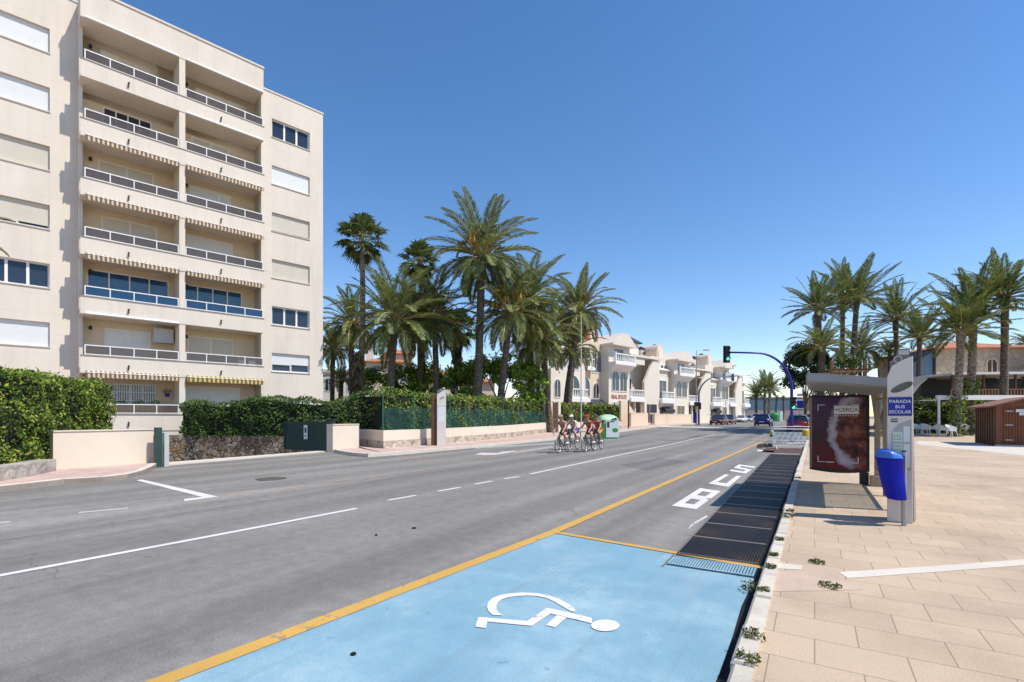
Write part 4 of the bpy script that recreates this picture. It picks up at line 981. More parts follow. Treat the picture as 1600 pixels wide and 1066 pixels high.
# things left on the balconies
def on_balcony(name, label, cat, x, y, k):
    t = thing(name, label, cat); v = Matrix.Rotation(FA, 3, 'Z') @ Vector((x, y, ZK[k] - 0.548)); t.location = (v.x + P0[0], v.y + P0[1], v.z); t.rotation_euler.z = FA; return t
for i, (x, lab) in enumerate(((7.2, 'white folding chair leaning on the first floor balcony, left of its twin'), (7.75, 'white folding chair at the open end of the first floor balcony'))):
    t = on_balcony('folding_chair', lab, 'chair', x, 0.5, 1); MB().tube([(0, 0, 0), (0.05, 0.25, 1.1)], 0.018, 6).tube([(0.4, 0, 0), (0.42, 0.25, 1.1)], 0.018, 6).tube([(0.05, 0.25, 1.1), (0.42, 0.25, 1.1)], 0.018, 6).build('chair_frame', 'white_paint', t); MB().add([(0.03, 0.1, 0.45), (0.4, 0.1, 0.45), (0.41, 0.2, 0.95), (0.04, 0.2, 0.95)], [(0, 1, 2, 3)]).build('seat', 'white_paint', t)
t = on_balcony('air_conditioner', 'pale air conditioner box high in the right corner of the second floor balcony', 'air conditioner', 3.0, 1.2, 1) if False else None
t = on_balcony('folded_parasol', 'furled cream parasol standing on the fourth floor right balcony', 'parasol', 6.2, 0.9, 4); MB().tube([(0, 0, 0), (0, 0, 1.9)], 0.02, 6).build('pole', 'white_paint', t); MB().lathe([(0.04, 0.8), (0.1, 0.85), (0.07, 1.7), (0.02, 1.95)], 8).build('furled_canopy', 'blind_white', t)
# plinth under the terrace, garage mouth
pb = MB(); pb.box(0.02, BW - 0.03, 0.03, 0.3, BASE, -0.06 + 0.0) if False else None
MB().box(0.03, BW + 0.9, 1.9, 2.1, BASE, ZK[0] - 0.5).build('garage_wall', 'inner_plaster', apt)
MB().box(0.0, 5.2, 0.03, 0.28, 0.05, ZK[0] - 0.86).build('lintel', 'facade', apt)
MB().box(1.5, 1.9, -0.02, 0.02, 0.55, 0.66).build('garage_light', 'wood_mid', apt)
MB().tube([(6.0, 5, 22.6), (6.0, 5, 26.2)], 0.05, 6).tube([(5.3, 5, 25.3), (6.7, 5, 25.3)], 0.02, 5).build('antenna', 'grey_metal', apt)

# ------------------------------------------------------------------ walls, gate and hedges along the left pavement
def wall_run(name, label, cat, pts, th, z0, z1, mat, base_mat=None, zb=0.4, cope=None, cmat='cream_plaster'):
    """a wall whose visible face follows pts (walking right); body to the left. Optional stone base and coping"""
    t = thing(name, label, cat, (pts[0][0], pts[0][1], 0)); o0 = Vector((pts[0][0], pts[0][1], 0)); P = [Vector((p[0], p[1], 0)) - o0 for p in pts]
    off = []
    for i in range(len(P)):
        d = (P[min(i + 1, len(P) - 1)] - P[max(i - 1, 0)]).normalized(); off.append(Vector((-d.y, d.x, 0)))
    def run(a, b, o1, o2, nm, mt, lift=True):
        mb = MB()
        for i in range(len(P) - 1):
            q = [P[i] + off[i] * o1, P[i + 1] + off[i + 1] * o1, P[i + 1] + off[i + 1] * o2, P[i] + off[i] * o2]; hz = [H(p.y + o0.y) for p in q]
            fs = [(4, 5, 6, 7), (0, 1, 5, 4), (2, 3, 7, 6), (0, 3, 2, 1)]
            if i == 0: fs.append((3, 0, 4, 7))
            if i == len(P) - 2: fs.append((1, 2, 6, 5))
            mb.add([(p.x, p.y, a + h) for p, h in zip(q, hz)] + [(p.x, p.y, b + h) for p, h in zip(q, hz)], fs)
        return mb.build(nm, mt, t)
    if base_mat: run(z0, zb, -0.035, th + 0.035, 'stone_base', base_mat); run(zb, z1, 0.0, th, 'wall_face', mat)
    else: run(z0, z1, 0.0, th, 'wall_face', mat)
    if cope: run(z1, z1 + cope, -0.03, th + 0.03, 'coping', cmat)
    return t
stone0 = [G(-130, 768, .1), G(-40, 757, .13), G(0, 752.5, .13), G(40, 746, .13), G(88, 736, .13)]
wall_run('rock_border', 'low rough grey stone border at the foot of the tall left hedge', 'stone border', stone0, 0.5, -0.1, 0.46, 'grey_rock')
hedge('hedge', 'tall sunlit clipped hedge on a rock border in front of the apartment block', [(-11.6, 9.6), (-12.5, 11.9), (-13.2, 13.9), (-14.0, 15.6), (-15.85, 19.8)], 2.2, 0.3, 2.86, 'hedge_leaf', 0.105, 430, 4, 0.16)
lw = wall_run('garden_wall', 'smooth cream wall between the tall hedge and the garage entrance', 'wall', [G(83, 734, .13), G(239.5, 723, .13)], 0.25, -2.5, 1.20, 'wall_plaster', cope=0.03, cmat='wall_plaster')
gp = thing('gate_post', 'green metal gate post at the end of the smooth cream wall', 'gate post', (*G(247, 724, .13), 0.0), RD)
MB().box(-0.09, 0.09, -0.07, 0.07, -0.3, 1.28).build('post', 'green_metal', gp, bevel=0.01); MB().box(-0.10, 0.10, 0.075, 0.12, 0.35, 0.75).build('lock_box', 'grey_metal', gp)
gp2 = thing('intercom_post', 'grey concrete pillar beside the green gate post', 'pillar', (*G(254, 723, .13), 0.0), RD); MB().box(0.0, 0.14, -0.12, 0.2, -2, 1.1).build('pillar_body', 'light_grey', gp2)
sw = [(-19.6, 25.2), (-16.4, 25.5), (-11.0, 24.7), (-9.0, 24.2)]
wall_run('stone_wall', 'dark rubble stone retaining wall of the garage ramp under the long hedge', 'retaining wall', sw, 0.6, -2.9, 0.66, 'rubble_stone')
tf1 = lambda s: 2.32 + (0.42 * math.exp(-((s - 5.0) / 1.0) ** 2)) + 0.12 * math.sin(s * 2.1) + (0.45 * min(1, max(0, (s - 7.3) / 2.0)))
hedge('hedge', 'darker uneven hedge growing above the stone ramp wall', [(-17.0, 25.6), (-16.3, 25.5), (-14.6, 25.2), (-12.6, 24.9), (-11.2, 24.75), (-9.8, 25.0), (-8.8, 25.8), (-7.9, 26.3), (-7.2, 26.2)], 1.4, 0.62, 2.45, 'hedge_leaf_dark', 0.12, 300, 9, 0.18, tf1)
# gate leaf
gA, gB = Vector((-11.05, 24.3, 0)), Vector((*G(516, 706), 0)); gd = (gB - gA); gl = gd.length; gt = thing('metal_gate', 'dark green corrugated metal gate leaf with a small white notice', 'gate', gB, math.atan2(-gd.y, -gd.x))
mb = MB(); k = 34
mb.add([(gl * j / k, 0.018 * (1 if j % 2 else -1), z) for z in (0.06, 1.30) for j in range(k + 1)], [(j, j + 1, k + 2 + j, k + 1 + j) for j in range(k)]); mb.build('sheet_panel', 'green_metal', gt)
MB().box(-0.02, gl, -0.035, 0.035, 1.30, 1.36).box(-0.02, gl, -0.035, 0.035, 0.02, 0.06).box(gl, gl + 0.05, -0.03, 0.03, 0.02, 1.36).build('gate_frame', 'green_metal', gt)
MB().box(1.42, 1.66, 0.03, 0.045, 0.55, 1.22).build('notice_plate', 'paint_white', gt); MB().box(1.48, 1.60, 0.045, 0.05, 0.85, 1.08).box(1.47, 1.61, 0.045, 0.05, 0.68, 0.72).build('notice_print', 'dark_metal', gt)
MB().box(-0.22, -0.03, -0.11, 0.11, -0.1, 1.42).box(-0.30, 0.9, -0.2, 0.12, 1.45, 1.50).build('gate_post', 'green_metal', gt); MB().box(-0.245, -0.22, -0.05, 0.05, 0.75, 1.0).build('lock_box', 'grey_metal', gt)
wall_run('gate_pillar', 'short cream wall block right of the green gate', 'wall', [G(520, 702.5, .13), G(561, 699.5, .13)], 0.4, 0.0, 1.24, 'wall_plaster', cope=0.03, cmat='wall_plaster')
fw = [G(561, 696, .13), G(599, 700.5, .13), (-3.5, 27.9), (-0.3, 34.6), (3.0, 42.2)]
fw0 = [(-6.9, 25.6)] + fw[1:]
wall_run('fence_wall', 'long low cream wall with a pale stone base below the green mesh fence', 'wall', fw, 0.3, 0.0, 0.96, 'wall_plaster', 'pale_stone', 0.47)
fh = [(-6.25, 24.6), (-5.2, 25.6), (-3.75, 28.6), (-0.75, 34.9), (2.7, 42.6)]
hedge('hedge', 'long bright hedge growing through the green mesh fence', fh, 1.5, 0.9, 2.82, 'hedge_leaf', 0.14, 210, 13, 0.26, lambda s: 2.8 + 0.10 * math.sin(s * 1.3) + 0.06 * math.sin(s * 3.7))
fn = thing('mesh_fence', 'green wire mesh fence with thin posts on the long cream wall', 'fence', (fh[0][0], fh[0][1], 0)); o0 = Vector((fh[0][0], fh[0][1], 0))
FP = resample([(-6.3, 24.35), (-5.05, 25.3), (-3.6, 28.4), (-0.6, 34.7), (2.85, 42.4)], 13); mb = MB()
d_ = 0
for i in range(12):
    a = Vector((*FP[i], 0)) - o0; b = Vector((*FP[i + 1], 0)) - o0; mb.poly([(a.x, a.y, 0.96), (b.x, b.y, 0.96), (b.x, b.y, 2.05), (a.x, a.y, 2.05)])
mb.build('wire_mesh', 'fence_mesh', fn, uvf=lambda x, y, z: (math.hypot(x, y), z))
for p in FP:
    a = Vector((*p, 0)) - o0; MB().tube([(a.x, a.y, 0.9), (a.x, a.y, 2.9)], 0.028, 6).build('post', 'green_post', fn)
# doorway in the wall
dl = US(-19.35, 38.0); dt = thing('garden_doorway', 'narrow dark wooden garden door between two cream pillars', 'doorway', (3.25, 42.5, 0), math.atan2(0.75, 0.66))
MB().box(0, 0.34, 0, 0.4, 0, 2.86).build('pillar', 'wall_plaster', dt); MB().box(1.2, 1.54, 0, 0.4, 0, 2.86).build('pillar', 'wall_plaster', dt)
MB().box(0.36, 1.18, 0.12, 0.18, 0.1, 2.7).build('door', 'wood_dark', dt)
mb = MB()
for i in range(5): mb.box(0.40 + i * 0.16, 0.43 + i * 0.16, 0.09, 0.12, 0.3, 2.6)
mb.box(0.36, 1.18, 0.085, 0.12, 1.3, 1.38); mb.build('door_bars', 'wood_mid', dt)
w2 = [(4.5, 43.8), (7.2, 47.8), (10.8, 49.4)]
wall_run('fence_wall', 'cream wall under the second hedge behind the green recycling bin', 'wall', w2, 0.3, 0.0, 0.85, 'wall_plaster', 'pale_stone', 0.4)
hedge('hedge', 'second clipped hedge behind the recycling bin and lamp post', [(4.55, 44.3), (7.1, 48.3), (10.8, 49.9)], 1.5, 0.8, 2.75, 'hedge_leaf', 0.16, 170, 21, 0.2)
ep = thing('wall_post', 'thin dark post at the end of the second hedge', 'post', (*XB(982, 49.5)[:2], 0)); MB().tube([(0, 0, 0), (0, 0, 3.2)], 0.07, 8).build('pole', 'dark_metal', ep)
# ------------------------------------------------------------------ trees and palms on the left
pg = 'palms behind the left hedge'
palm('smallest date palm with golden stalks against the apartment block corner', 'palm tree', 520, 46, 521, 545, 'full_c', 2.76, 0.21, pg, fruit=True)
palm('tall slim fan palm with a ragged bark skirt, first beyond the apartment block', 'palm tree', 560, 36, 566, 372, 'fan', 2.0, 0.19, pg, 'palm_bark_pale', bend=0.25, name='fan_palm', boots=0.4)
fanp = [o for o in COL.objects if o.get('label', '').startswith('tall slim fan palm')][0]
skirt(99, 5.6, 0.26, 520).build('bark_skirt', 'dead_leaf', fanp, loc=(0.02, 0, 6.4))
palm('broad date palm with arching fronds, right of the slim fan palm', 'palm tree', 608, 36, 618, 502, 'full_a', 4.14, 0.26, pg, bend=0.4)
palm('drooping date palm crown half hidden behind the slim fan palm', 'palm tree', 553, 42, 550, 505, 'full_b', 3.31, 0.23, pg)
palm('fan palm with small tuft rising behind the broad date palm', 'palm tree', 664, 44, 656, 408, 'fan', 2.0, 0.19, pg, 'palm_bark', name='fan_palm', sk=1.2)
palm('slender date palm standing between the fan palm tuft and the tallest palm', 'palm tree', 681, 39, 678, 497, 'full_b', 3.86, 0.24, pg)
palm('shaggy fan palm with a thick dead skirt left of the tallest palm', 'palm tree', 712, 50, 714, 512, 'fan', 2.4, 0.26, pg, 'palm_bark_pale', name='fan_palm', sk=3.2)
palm('straight dark-trunked date palm just left of the white bus totem', 'palm tree', 662, 41, 655, 492, 'full_c', 3.31, 0.24, pg)
palm('tallest date palm with the widest crown above the fence hedge', 'palm tree', 745, 37, 753, 402, 'full_a', 4.23, 0.30, pg, fruit=True, bend=0.1, boots=1.6)
palm('leaning date palm with golden stalks, right of the tallest palm', 'palm tree', 774, 38, 797, 488, 'full_b', 3.96, 0.27, pg, fruit=True, bend=0.5)
palm('date palm with a dense high crown behind the leaning palm', 'palm tree', 833, 43, 826, 466, 'full_c', 4.05, 0.28, pg)
palm('date palm with drooping olive fronds before the townhouses', 'palm tree', 861, 42, 847, 528, 'full_b', 3.86, 0.26, pg, bend=0.4)
palm('small low-crowned date palm leaning behind the garden doorway', 'palm tree', 881, 50, 896, 545, 'full_c', 3.13, 0.28, pg, bend=0.5)
palm('rightmost date palm of the left grove beside the white lamp post', 'palm tree', 886, 46, 905, 486, 'full_a', 3.86, 0.29, pg, fruit=True, bend=0.4)
palm('thin-trunked date palm in the shade behind the round ficus', 'palm tree', 840, 52, 838, 520, 'low', 3.4, 0.22, pg)
palm('short spreading palm bush below the fan palm, beside the white house', 'palm tree', 533, 44, 533, 596, 'low', 1.8, 0.22, pg, boots=0.2)
palm('short palm bush just above the fence hedge, under the ficus', 'palm tree', 744, 34, 744, 618, 'low', 1.5, 0.18, pg, boots=0.2) if False else None
palm('palm at the left edge of the street whose frond tips hang beside the windows', 'palm tree', -110, 13.0, -100, 372, 'low', 1.35, 0.2, None)
leaf_tree('ficus_tree', 'bright round-crowned ficus left of the white bus totem', 'tree', XB(625, 42), 2.4, [(-2.0, 0, 4.2, 1.7, 1.4, 1.5), (0.2, 0.3, 4.5, 1.7, 1.5, 1.4), (2.2, 0, 4.3, 1.7, 1.5, 1.5), (0.9, -0.6, 2.6, 1.5, 1.2, 1.2), (-1.0, -0.5, 2.4, 1.4, 1.2, 1.2)], 'ficus_leaf', 0.26, 9000, 'ficus trees behind the hedge', seed=31)
leaf_tree('ficus_tree', 'wide pruned ficus with bare forked limbs in front of the townhouses', 'tree', XB(783, 41), 2.3, [(-3.4, 0, 4.7, 1.8, 1.4, 1.4), (-1.4, 0.3, 5.2, 1.8, 1.5, 1.3), (0.8, 0, 5.0, 1.7, 1.5, 1.4), (2.4, 0, 4.5, 1.5, 1.4, 1.4), (-2.6, -0.4, 2.9, 1.2, 1.1, 1.0), (2.3, -0.3, 2.9, 1.1, 1.1, 1.0)], 'ficus_leaf', 0.26, 10500, 'ficus trees behind the hedge', seed=32)
leaf_tree('ficus_tree', 'darker ficus filling the gap behind the white bus totem', 'tree', XB(695, 46), 2.2, [(-1.5, 0, 4.3, 1.9, 1.4, 1.6), (1.2, 0, 4.1, 1.6, 1.4, 1.5)], 'ficus_leaf', 0.26, 5000, 'ficus trees behind the hedge', seed=33)

# ------------------------------------------------------------------ houses
def arch_pts(x0, x1, z0, z1, n=10):
    r = (x1 - x0) / 2; cx = (x0 + x1) / 2; return [(x0, z0), (x1, z0)] + [(cx + r * math.cos(a), z1 - r + r * math.sin(a)) for a in [math.pi * i / n for i in range(n + 1)]]
def arch_window(parent, x0, x1, z0, z1, y, arched=True, pane='dark_glass', frame='white_paint', bars=True):
    pts = arch_pts(x0, x1, z0, z1) if arched else [(x0, z0), (x1, z0), (x1, z1), (x0, z1)]
    c = ((x0 + x1) / 2, (z0 + z1) / 2); out = [(c[0] + (p[0] - c[0]) * 1.12, c[1] + (p[1] - c[1]) * 1.08) for p in pts]
    mb = MB(); n = len(pts); yf = y - 0.07
    vs = [(p[0], yf, p[1]) for p in out] + [(p[0], yf, p[1]) for p in pts] + [(p[0], y + 0.01, p[1]) for p in pts] + [(p[0], y + 0.01, p[1]) for p in out]
    fs = []
    for a, b in ((0, 1), (1, 2), (3, 0)): fs += [(a * n + i, a * n + (i + 1) % n, b * n + (i + 1) % n, b * n + i) for i in range(n)]
    mb.add(vs, fs)
    if bars: mb.box((x0 + x1) / 2 - 0.03, (x0 + x1) / 2 + 0.03, y - 0.05, y - 0.022, z0, z1 - 0.02)
    w = mb.build('window', frame, parent); p_ = MB(); p_.prism(pts, 'y', y - 0.02, y + 0.02); p_.build('pane', pane, w); return w
def balustrade(mb, x0, x1, y, z, h=0.85):
    mb.box(x0, x1, y - 0.09, y + 0.09, z, z + 0.12); mb.box(x0, x1, y - 0.10, y + 0.10, z + h - 0.12, z + h)
    n = max(2, int((x1 - x0) / 0.42))
    for i in range(n):
        x = x0 + 0.2 + (x1 - x0 - 0.4) * i / (n - 1); mb.lathe([(0.05, 0.12), (0.11, 0.3), (0.05, h - 0.25), (0.08, h - 0.12)], 6, (x, y, z))
def hip_roof(mb, x0, x1, y0, y1, z, h, ov=0.35, flat=0.0):
    x0 -= ov; x1 += ov; y0 -= ov; y1 += ov; cy = (y0 + y1) / 2; d = (y1 - y0) / 2; a, b = (x0 + d, x1 - d) if (x1 - x0) > (y1 - y0) else ((x0 + x1) / 2 - 0.01, (x0 + x1) / 2 + 0.01)
    mb.add([(x0, y0, z), (x1, y0, z), (x1, y1, z), (x0, y1, z), (a, cy, z + h), (b, cy, z + h), (x0, y0, z - 0.12), (x1, y0, z - 0.12), (x1, y1, z - 0.12), (x0, y1, z - 0.12)],
           [(0, 1, 5, 4), (1, 2, 5), (2, 3, 4, 5), (3, 0, 4), (6, 9, 8, 7), (0, 6, 7, 1), (1, 7, 8, 2), (2, 8, 9, 3), (3, 9, 6, 0)])
def chimney(parent, x, y, z, h):
    c = MB().box(x - 0.35, x + 0.35, y - 0.3, y + 0.3, z, z + h).build('chimney', 'white_plaster', parent)
    mb = MB(); mb.box(x - 0.25, x + 0.25, y - 0.2, y + 0.2, z + h, z + h + 0.18); hip_roof(mb, x - 0.4, x + 0.4, y - 0.35, y + 0.35, z + h + 0.22, 0.28, 0.12); mb.build('chimney_cap', 'slate', c)
def townhouse(label, s0, sign=False, sx=1.0, sz=1.12, wing='white_plaster', wide=False, grp='cream townhouses along the far side street'):
    bx, by = 4.5 + 0.716 * s0, 58 + 0.698 * s0
    t = thing('townhouse', label, 'townhouse', (bx, by, H(by) - 0.05), FA, grp); t.scale.x = sx; t.scale.z = sz
    mb = MB()
    mb.box(0, 5.0, 0, 9, 0, 8.9)                                    # bay with the top balcony
    mb.box(5.0, 9.0, 2.0, 9, 0, 8.6)                                # recessed loggia block
    mb.box(5.0, 9.0, 0.3, 1.98, 2.9, 3.25); mb.box(5.0, 9.0, 0.0, 1.99, 7.2, 8.0)
    mb.prism([(8.9, 0), (13.2, 0), (13.2, 7.9), (11.4, 7.95), (8.9, 5.2)], 'y', 0.0, 0.35)   # sloping stair wall
    mb.box(9.0, 13.2, 2.2, 9, 0, 8.2); mb.box(13.2, 17.0, 0.6, 9, 0, 7.0)
    for x in (5.15, 7.0, 8.8): mb.box(x - 0.13, x + 0.13, 0.32, 0.6, 0, 2.9)
    mb.build('wall', 'white_plaster', t)
    w2 = MB(); w2.box(-4.8, 0, 1.2, 9, 0, 9.3); w2.build('wall', wing, t)
    if wide:
        w3 = MB().box(-13.2, -4.81, 0.2, 3.6, 0, 7.6).box(-12.6, -9.2, -0.9, 0.19, 0, 5.6).build('wall', 'white_plaster', t)
        r = MB(); hip_roof(r, -13.2, -4.9, 0.2, 3.6, 7.62, 0.8, 0.35); r.build('roof', 'roof_white', t)
        b = MB(); balustrade(b, -12.5, -9.3, -0.8, 5.61, 0.95); b.build('balcony', 'white_paint', t); b = MB(); balustrade(b, -8.8, -5.2, -0.5, 2.9, 0.95); b.box(-9.1, -4.9, -0.7, 0.19, 2.5, 2.9); b.build('balcony', 'white_paint', t)
        for a in ((-11.8, -10.2, 5.9, 7.6, 0.2), (-8.4, -6.0, 3.2, 5.2, 0.2), (-8.2, -6.2, 5.9, 7.3, 0.2), (-12.0, -11.0, 2.9, 4.6, -0.9), (-8.0, -6.6, 0.4, 2.2, 0.2)): arch_window(t, *a, arched=a[0] < -8.3, pane='dark_glass')
    r = MB(); r.prism([(-0.3, 8.9), (5.3, 8.9), (5.3, 9.05), (3.4, 10.3), (1.6, 10.3), (-0.3, 9.1)], 'y', -0.9, 9.2); r.build('roof', 'roof_white', t)
    r = MB(); r.prism([(-0.2, 8.05), (2.2, 8.05), (9.2, 9.9), (9.2, 10.05), (-0.2, 8.3)], 'x', 4.9, 13.4); r.build('roof', 'roof_white', t)
    r = MB(); hip_roof(r, 13.2, 17.0, 0.6, 9, 7.02, 1.5, 0.3); r.build('roof', 'roof_white', t)
    if sign: tw = MB().box(9.4, 12.2, 3.0, 6.0, 8.0, 10.4).build('tower', 'white_plaster', t); hr = MB(); hip_roof(hr, 9.4, 12.2, 3.0, 6.0, 10.42, 1.2, 0.45); hr.build('tower_roof', 'slate', tw)
    if not sign: chimney(t, -3.0, 4, 9.2, 1.3); chimney(t, 10.0, 4, 8.6, 1.5); chimney(t, 11.4, 4.5, 8.6, 1.4)
    if sign: tw = MB().box(-3.6, -1.4, 3.0, 5.4, 9.3, 11.8).build('tower', 'white_plaster', t); hr = MB(); hip_roof(hr, -3.6, -1.4, 3.0, 5.4, 11.85, 1.1, 0.45); hr.build('tower_roof', 'slate', tw)
    ob = MB(); ob.prism(arch_pts(-2.4, -0.2, 9.3, 11.2, 12), 'y', 1.6, 4.5); ob.build('barrel_dormer', 'orange_plaster' if sign else 'peach_plaster', t)
    pp = MB(); pp.prism(arch_pts(-2.0, -0.6, 9.32, 10.8, 12), 'y', 1.5, 1.62); pp.build('dormer_front', 'white_plaster', t)
    chimney(t, 1.2, 4, 9.6, 1.6); chimney(t, 2.6, 4.5, 9.6, 1.4); chimney(t, 15.0, 4, 7.6, 1.6)
    b = MB(); balustrade(b, 0.2, 4.8, -0.95, 7.05, 0.95); b.box(0.0, 5.0, -1.1, 0, 6.75, 7.05); b.box(0.05, 0.25, -1.05, -0.85, 7.05, 8.15); b.box(4.75, 4.95, -1.05, -0.85, 7.05, 8.15); b.prism([(-1.1, 6.75), (0, 6.75), (0, 6.1)], 'x', 0.1, 4.9); b.build('balcony', 'white_paint', t)
    b = MB(); balustrade(b, 5.2, 8.8, 0.12, 3.25, 0.95); b.box(5.05, 8.9, -0.25, 0.3, 2.75, 3.25); b.build('balcony', 'white_paint', t)
    b = MB(); balustrade(b, 13.3, 16.8, -0.35, 3.2, 0.95); b.box(13.1, 17.0, -0.55, 0.6, 2.7, 3.2); b.prism([(-0.5, 2.7), (0.6, 2.7), (0.6, 2.1)], 'x', 13.2, 16.9); b.build('balcony', 'white_paint', t)
    b = MB(); balustrade(b, -4.7, -2.4, 0.7, 6.3, 0.95); b.box(-4.8, -2.2, 0.5, 1.2, 6.0, 6.3); b.build('balcony', 'white_paint', t)
    for a in ((0.7, 2.3, 3.9, 6.1, 0, True, 'dark_glass'), (2.6, 4.2, 3.9, 6.1, 0, True, 'dark_glass'), (1.2, 3.4, 7.1, 8.6, 0, False, 'dark_glass'), (-1.95, -1.15, 5.9, 8.3, 1.2, True, 'slate'), (-0.95, -0.15, 5.9, 8.3, 1.2, True, 'slate'), (-1.8, -0.6, 3.0, 4.7, 1.2, True, 'slate'),
              (-4.3, -2.6, 6.4, 8.3, 1.2, False, 'dark_glass'), (-4.3, -2.6, 3.2, 5.2, 1.2, True, 'dark_glass'), (5.5, 8.5, 3.4, 5.6, 2.0, False, 'slate'), (5.45, 6.75, 0.0, 2.7, 2.0, True, 'wood_mid'), (7.3, 8.55, 0.0, 2.7, 2.0, True, 'wood_mid'),
              (14.0, 16.2, 3.3, 5.6, 0.6, False, 'dark_glass'), (13.9, 15.3, 0.2, 2.3, 0.6, True, 'wood_mid'), (1.0, 3.4, 0.6, 2.6, 0, False, 'dark_glass')): arch_window(t, *a[:5], arched=a[5], pane=a[6])
    aw = MB(); aw.prism([(1.2, 2.6), (0.0, 1.5), (0.05, 1.45), (1.2, 2.4)], 'x', -2.6, 0.0) if False else aw.prism([(1.19, 2.9), (-0.3, 2.0), (-0.3, 1.6), (1.19, 2.3)], 'x', -3.0, -0.1); aw.build('dark_awning', 'slate', t)
    if sign:
        text_mesh('REAL ESTATE', 0.62, 'sign_red', t, (2.4, -0.03, 3.2), (math.pi / 2, 0, 0), 'shop_lettering', 0.012)
        MB().box(1.3, 4.2, -0.12, -0.02, 0.4, 2.5).build('shop_panel', 'bin_panel', t)
        MB().box(9.6, 10.3, -0.06, -0.01, 0.3, 2.5).box(10.5, 12.3, -0.06, -0.01, 1.5, 2.5).box(10.5, 12.3, -0.06, -0.01, 0.2, 1.3).build('poster_board', 'slate', t)
    return t
townhouse('cream townhouse with the real estate shop lettering and orange barrel dormer', 11.6, True, sz=1.2, wing='peach_plaster', wide=True)
townhouse('cream townhouse behind the arched grey-blue traffic light', 29.2)
townhouse('farthest cream townhouse, last in the row towards the parked cars', 46.5, sx=0.75)
# garden walls and steps in front of the townhouses
def uline(u, s): return US(u, s)[:2]
wall_run('garden_wall', 'cream front garden wall with a pier by the townhouse steps', 'wall', [uline(-17.6, 54.8), uline(-17.6, 61.5)], 0.3, 0, 1.55, 'peach_plaster', cope=0.08, cmat='white_plaster')
wall_run('garden_wall', 'low cream garden wall behind the arched grey-blue traffic light', 'wall', [uline(-17.6, 64.5), uline(-17.6, 92)], 0.3, 0, 1.45, 'peach_plaster', cope=0.08, cmat='white_plaster')
wall_run('garden_wall', 'far cream garden wall topped by railings behind the maroon cars', 'wall', [uline(-16.6, 92.5), uline(-15.6, 118)], 0.3, 0, 2.0, 'peach_plaster', cope=0.1, cmat='white_plaster')
st = thing('entrance_steps', 'sloping cream stair parapet leading up to the shop townhouse', 'steps', (*uline(-18.4, 55.5), H(60)), RD)
MB().prism([(0, 0.1), (8, 0.1), (8, 0.9), (6.5, 1.0), (2.2, 3.0), (0, 3.0)], 'y', 0.6, 0.9).build('parapet', 'peach_plaster', st)
mb = MB()
for i in range(8): mb.box(2.0 + i * 0.6, 8.0, 0.92, 3.5, 0.01 + 0.3 * (7 - i) * 0 , 0.3) if i == 0 else mb.box(2.0, 7.0 - i * 0.62, 0.93, 3.5, 0.3 * i, 0.3 * (i + 1) - 0.002)
mb.build('stair_flight', 'pale_concrete', st)
pb = leaf_tree('garden_shrub', 'rounded green shrub on the townhouse garden wall', 'shrub', (*XB(1078, 88)[:2], 0.4), 1.0, [(0, 0, 1.8, 1.6, 1.0, 0.9), (2.4, 0, 1.7, 1.3, 1.0, 0.8)], 'ficus_leaf', 0.3, 900, seed=40)
leaf_tree('garden_shrub', 'dark bush at the end of the townhouse row before the parked cars', 'shrub', (*XB(1152, 112)[:2], 0.4), 0.8, [(0, 0, 1.7, 1.8, 1.2, 1.4)], 'dark_leaf', 0.3, 700, seed=41)
def part_box(parent, name, mat, *b): return MB().box(*b).build(name, mat, parent)
vl = thing('villa', 'peach villa with terracotta hip roofs and a chimney behind the palms', 'villa', (*XB(572, 70)[:2], 0.3), 0.25)
part_box(vl, 'wall', 'peach_plaster', 0, 6, 0, 8, 0, 9.0); part_box(vl, 'wall', 'peach_plaster', 6, 13.5, 1.5, 9, 0, 7.4); part_box(vl, 'tower', 'white_plaster', 2.4, 6.4, 1.6, 6.4, 9, 10.4); part_box(vl, 'wall', 'peach_plaster', 13.5, 19, 2.5, 9, 0, 6.6)
for a in ((0, 6, 0, 8, 9.02, 1.2), (6, 13.5, 1.5, 9, 7.42, 1.3), (2.4, 6.4, 1.6, 6.4, 10.42, 0.9), (13.5, 19, 2.5, 9, 6.62, 1.2)):
    r = MB(); hip_roof(r, *a, 0.5); r.build('roof', 'terracotta', vl)
part_box(vl, 'chimney', 'white_plaster', -0.2, 0.9, 4, 5, 8, 12.3)
for a in ((0.6, 1.6, 6.2, 8.0, 0), (3.2, 4.4, 6.0, 8.0, 0), (4.7, 5.5, 6.2, 7.8, 0), (7.2, 8.4, 4.4, 6.4, 1.5), (9.4, 11.4, 4.2, 6.4, 1.5), (14.2, 15.4, 4, 5.6, 2.5)): arch_window(vl, *a, arched=False, pane='sky_tint_glass')
vb = thing('white_house', 'small flat white house behind the low palm bush', 'house', (*XB(500, 80)[:2], 0.3), 0.2)
part_box(vb, 'wall', 'white_plaster', 0, 7.4, 0, 8, 0, 8.4); part_box(vb, 'roof', 'roof_white', -0.3, 7.7, -0.3, 8.3, 8.41, 8.75)
for a in ((0.8, 1.9, 5.4, 7.2, 0), (4.2, 5.8, 5.4, 7.3, 0)): arch_window(vb, *a, arched=False, pane='dark_glass')
fb = thing('far_building', 'long low blue-grey hall at the end of the street', 'building', (*XB(1168, 170)[:2], 0.4), 0.05)
part_box(fb, 'wall', 'far_blue', 0, 19, 0, 15, 0, 7.3); part_box(fb, 'parapet', 'grey_metal', -0.2, 19.2, -0.2, 15.2, 7.3, 7.7); part_box(fb, 'annex', 'brown_side', 19.3, 32, 1, 12, 0, 7.6); part_box(fb, 'canopy', 'white_plaster', 18, 33, -3, 1, 8.0, 8.9)
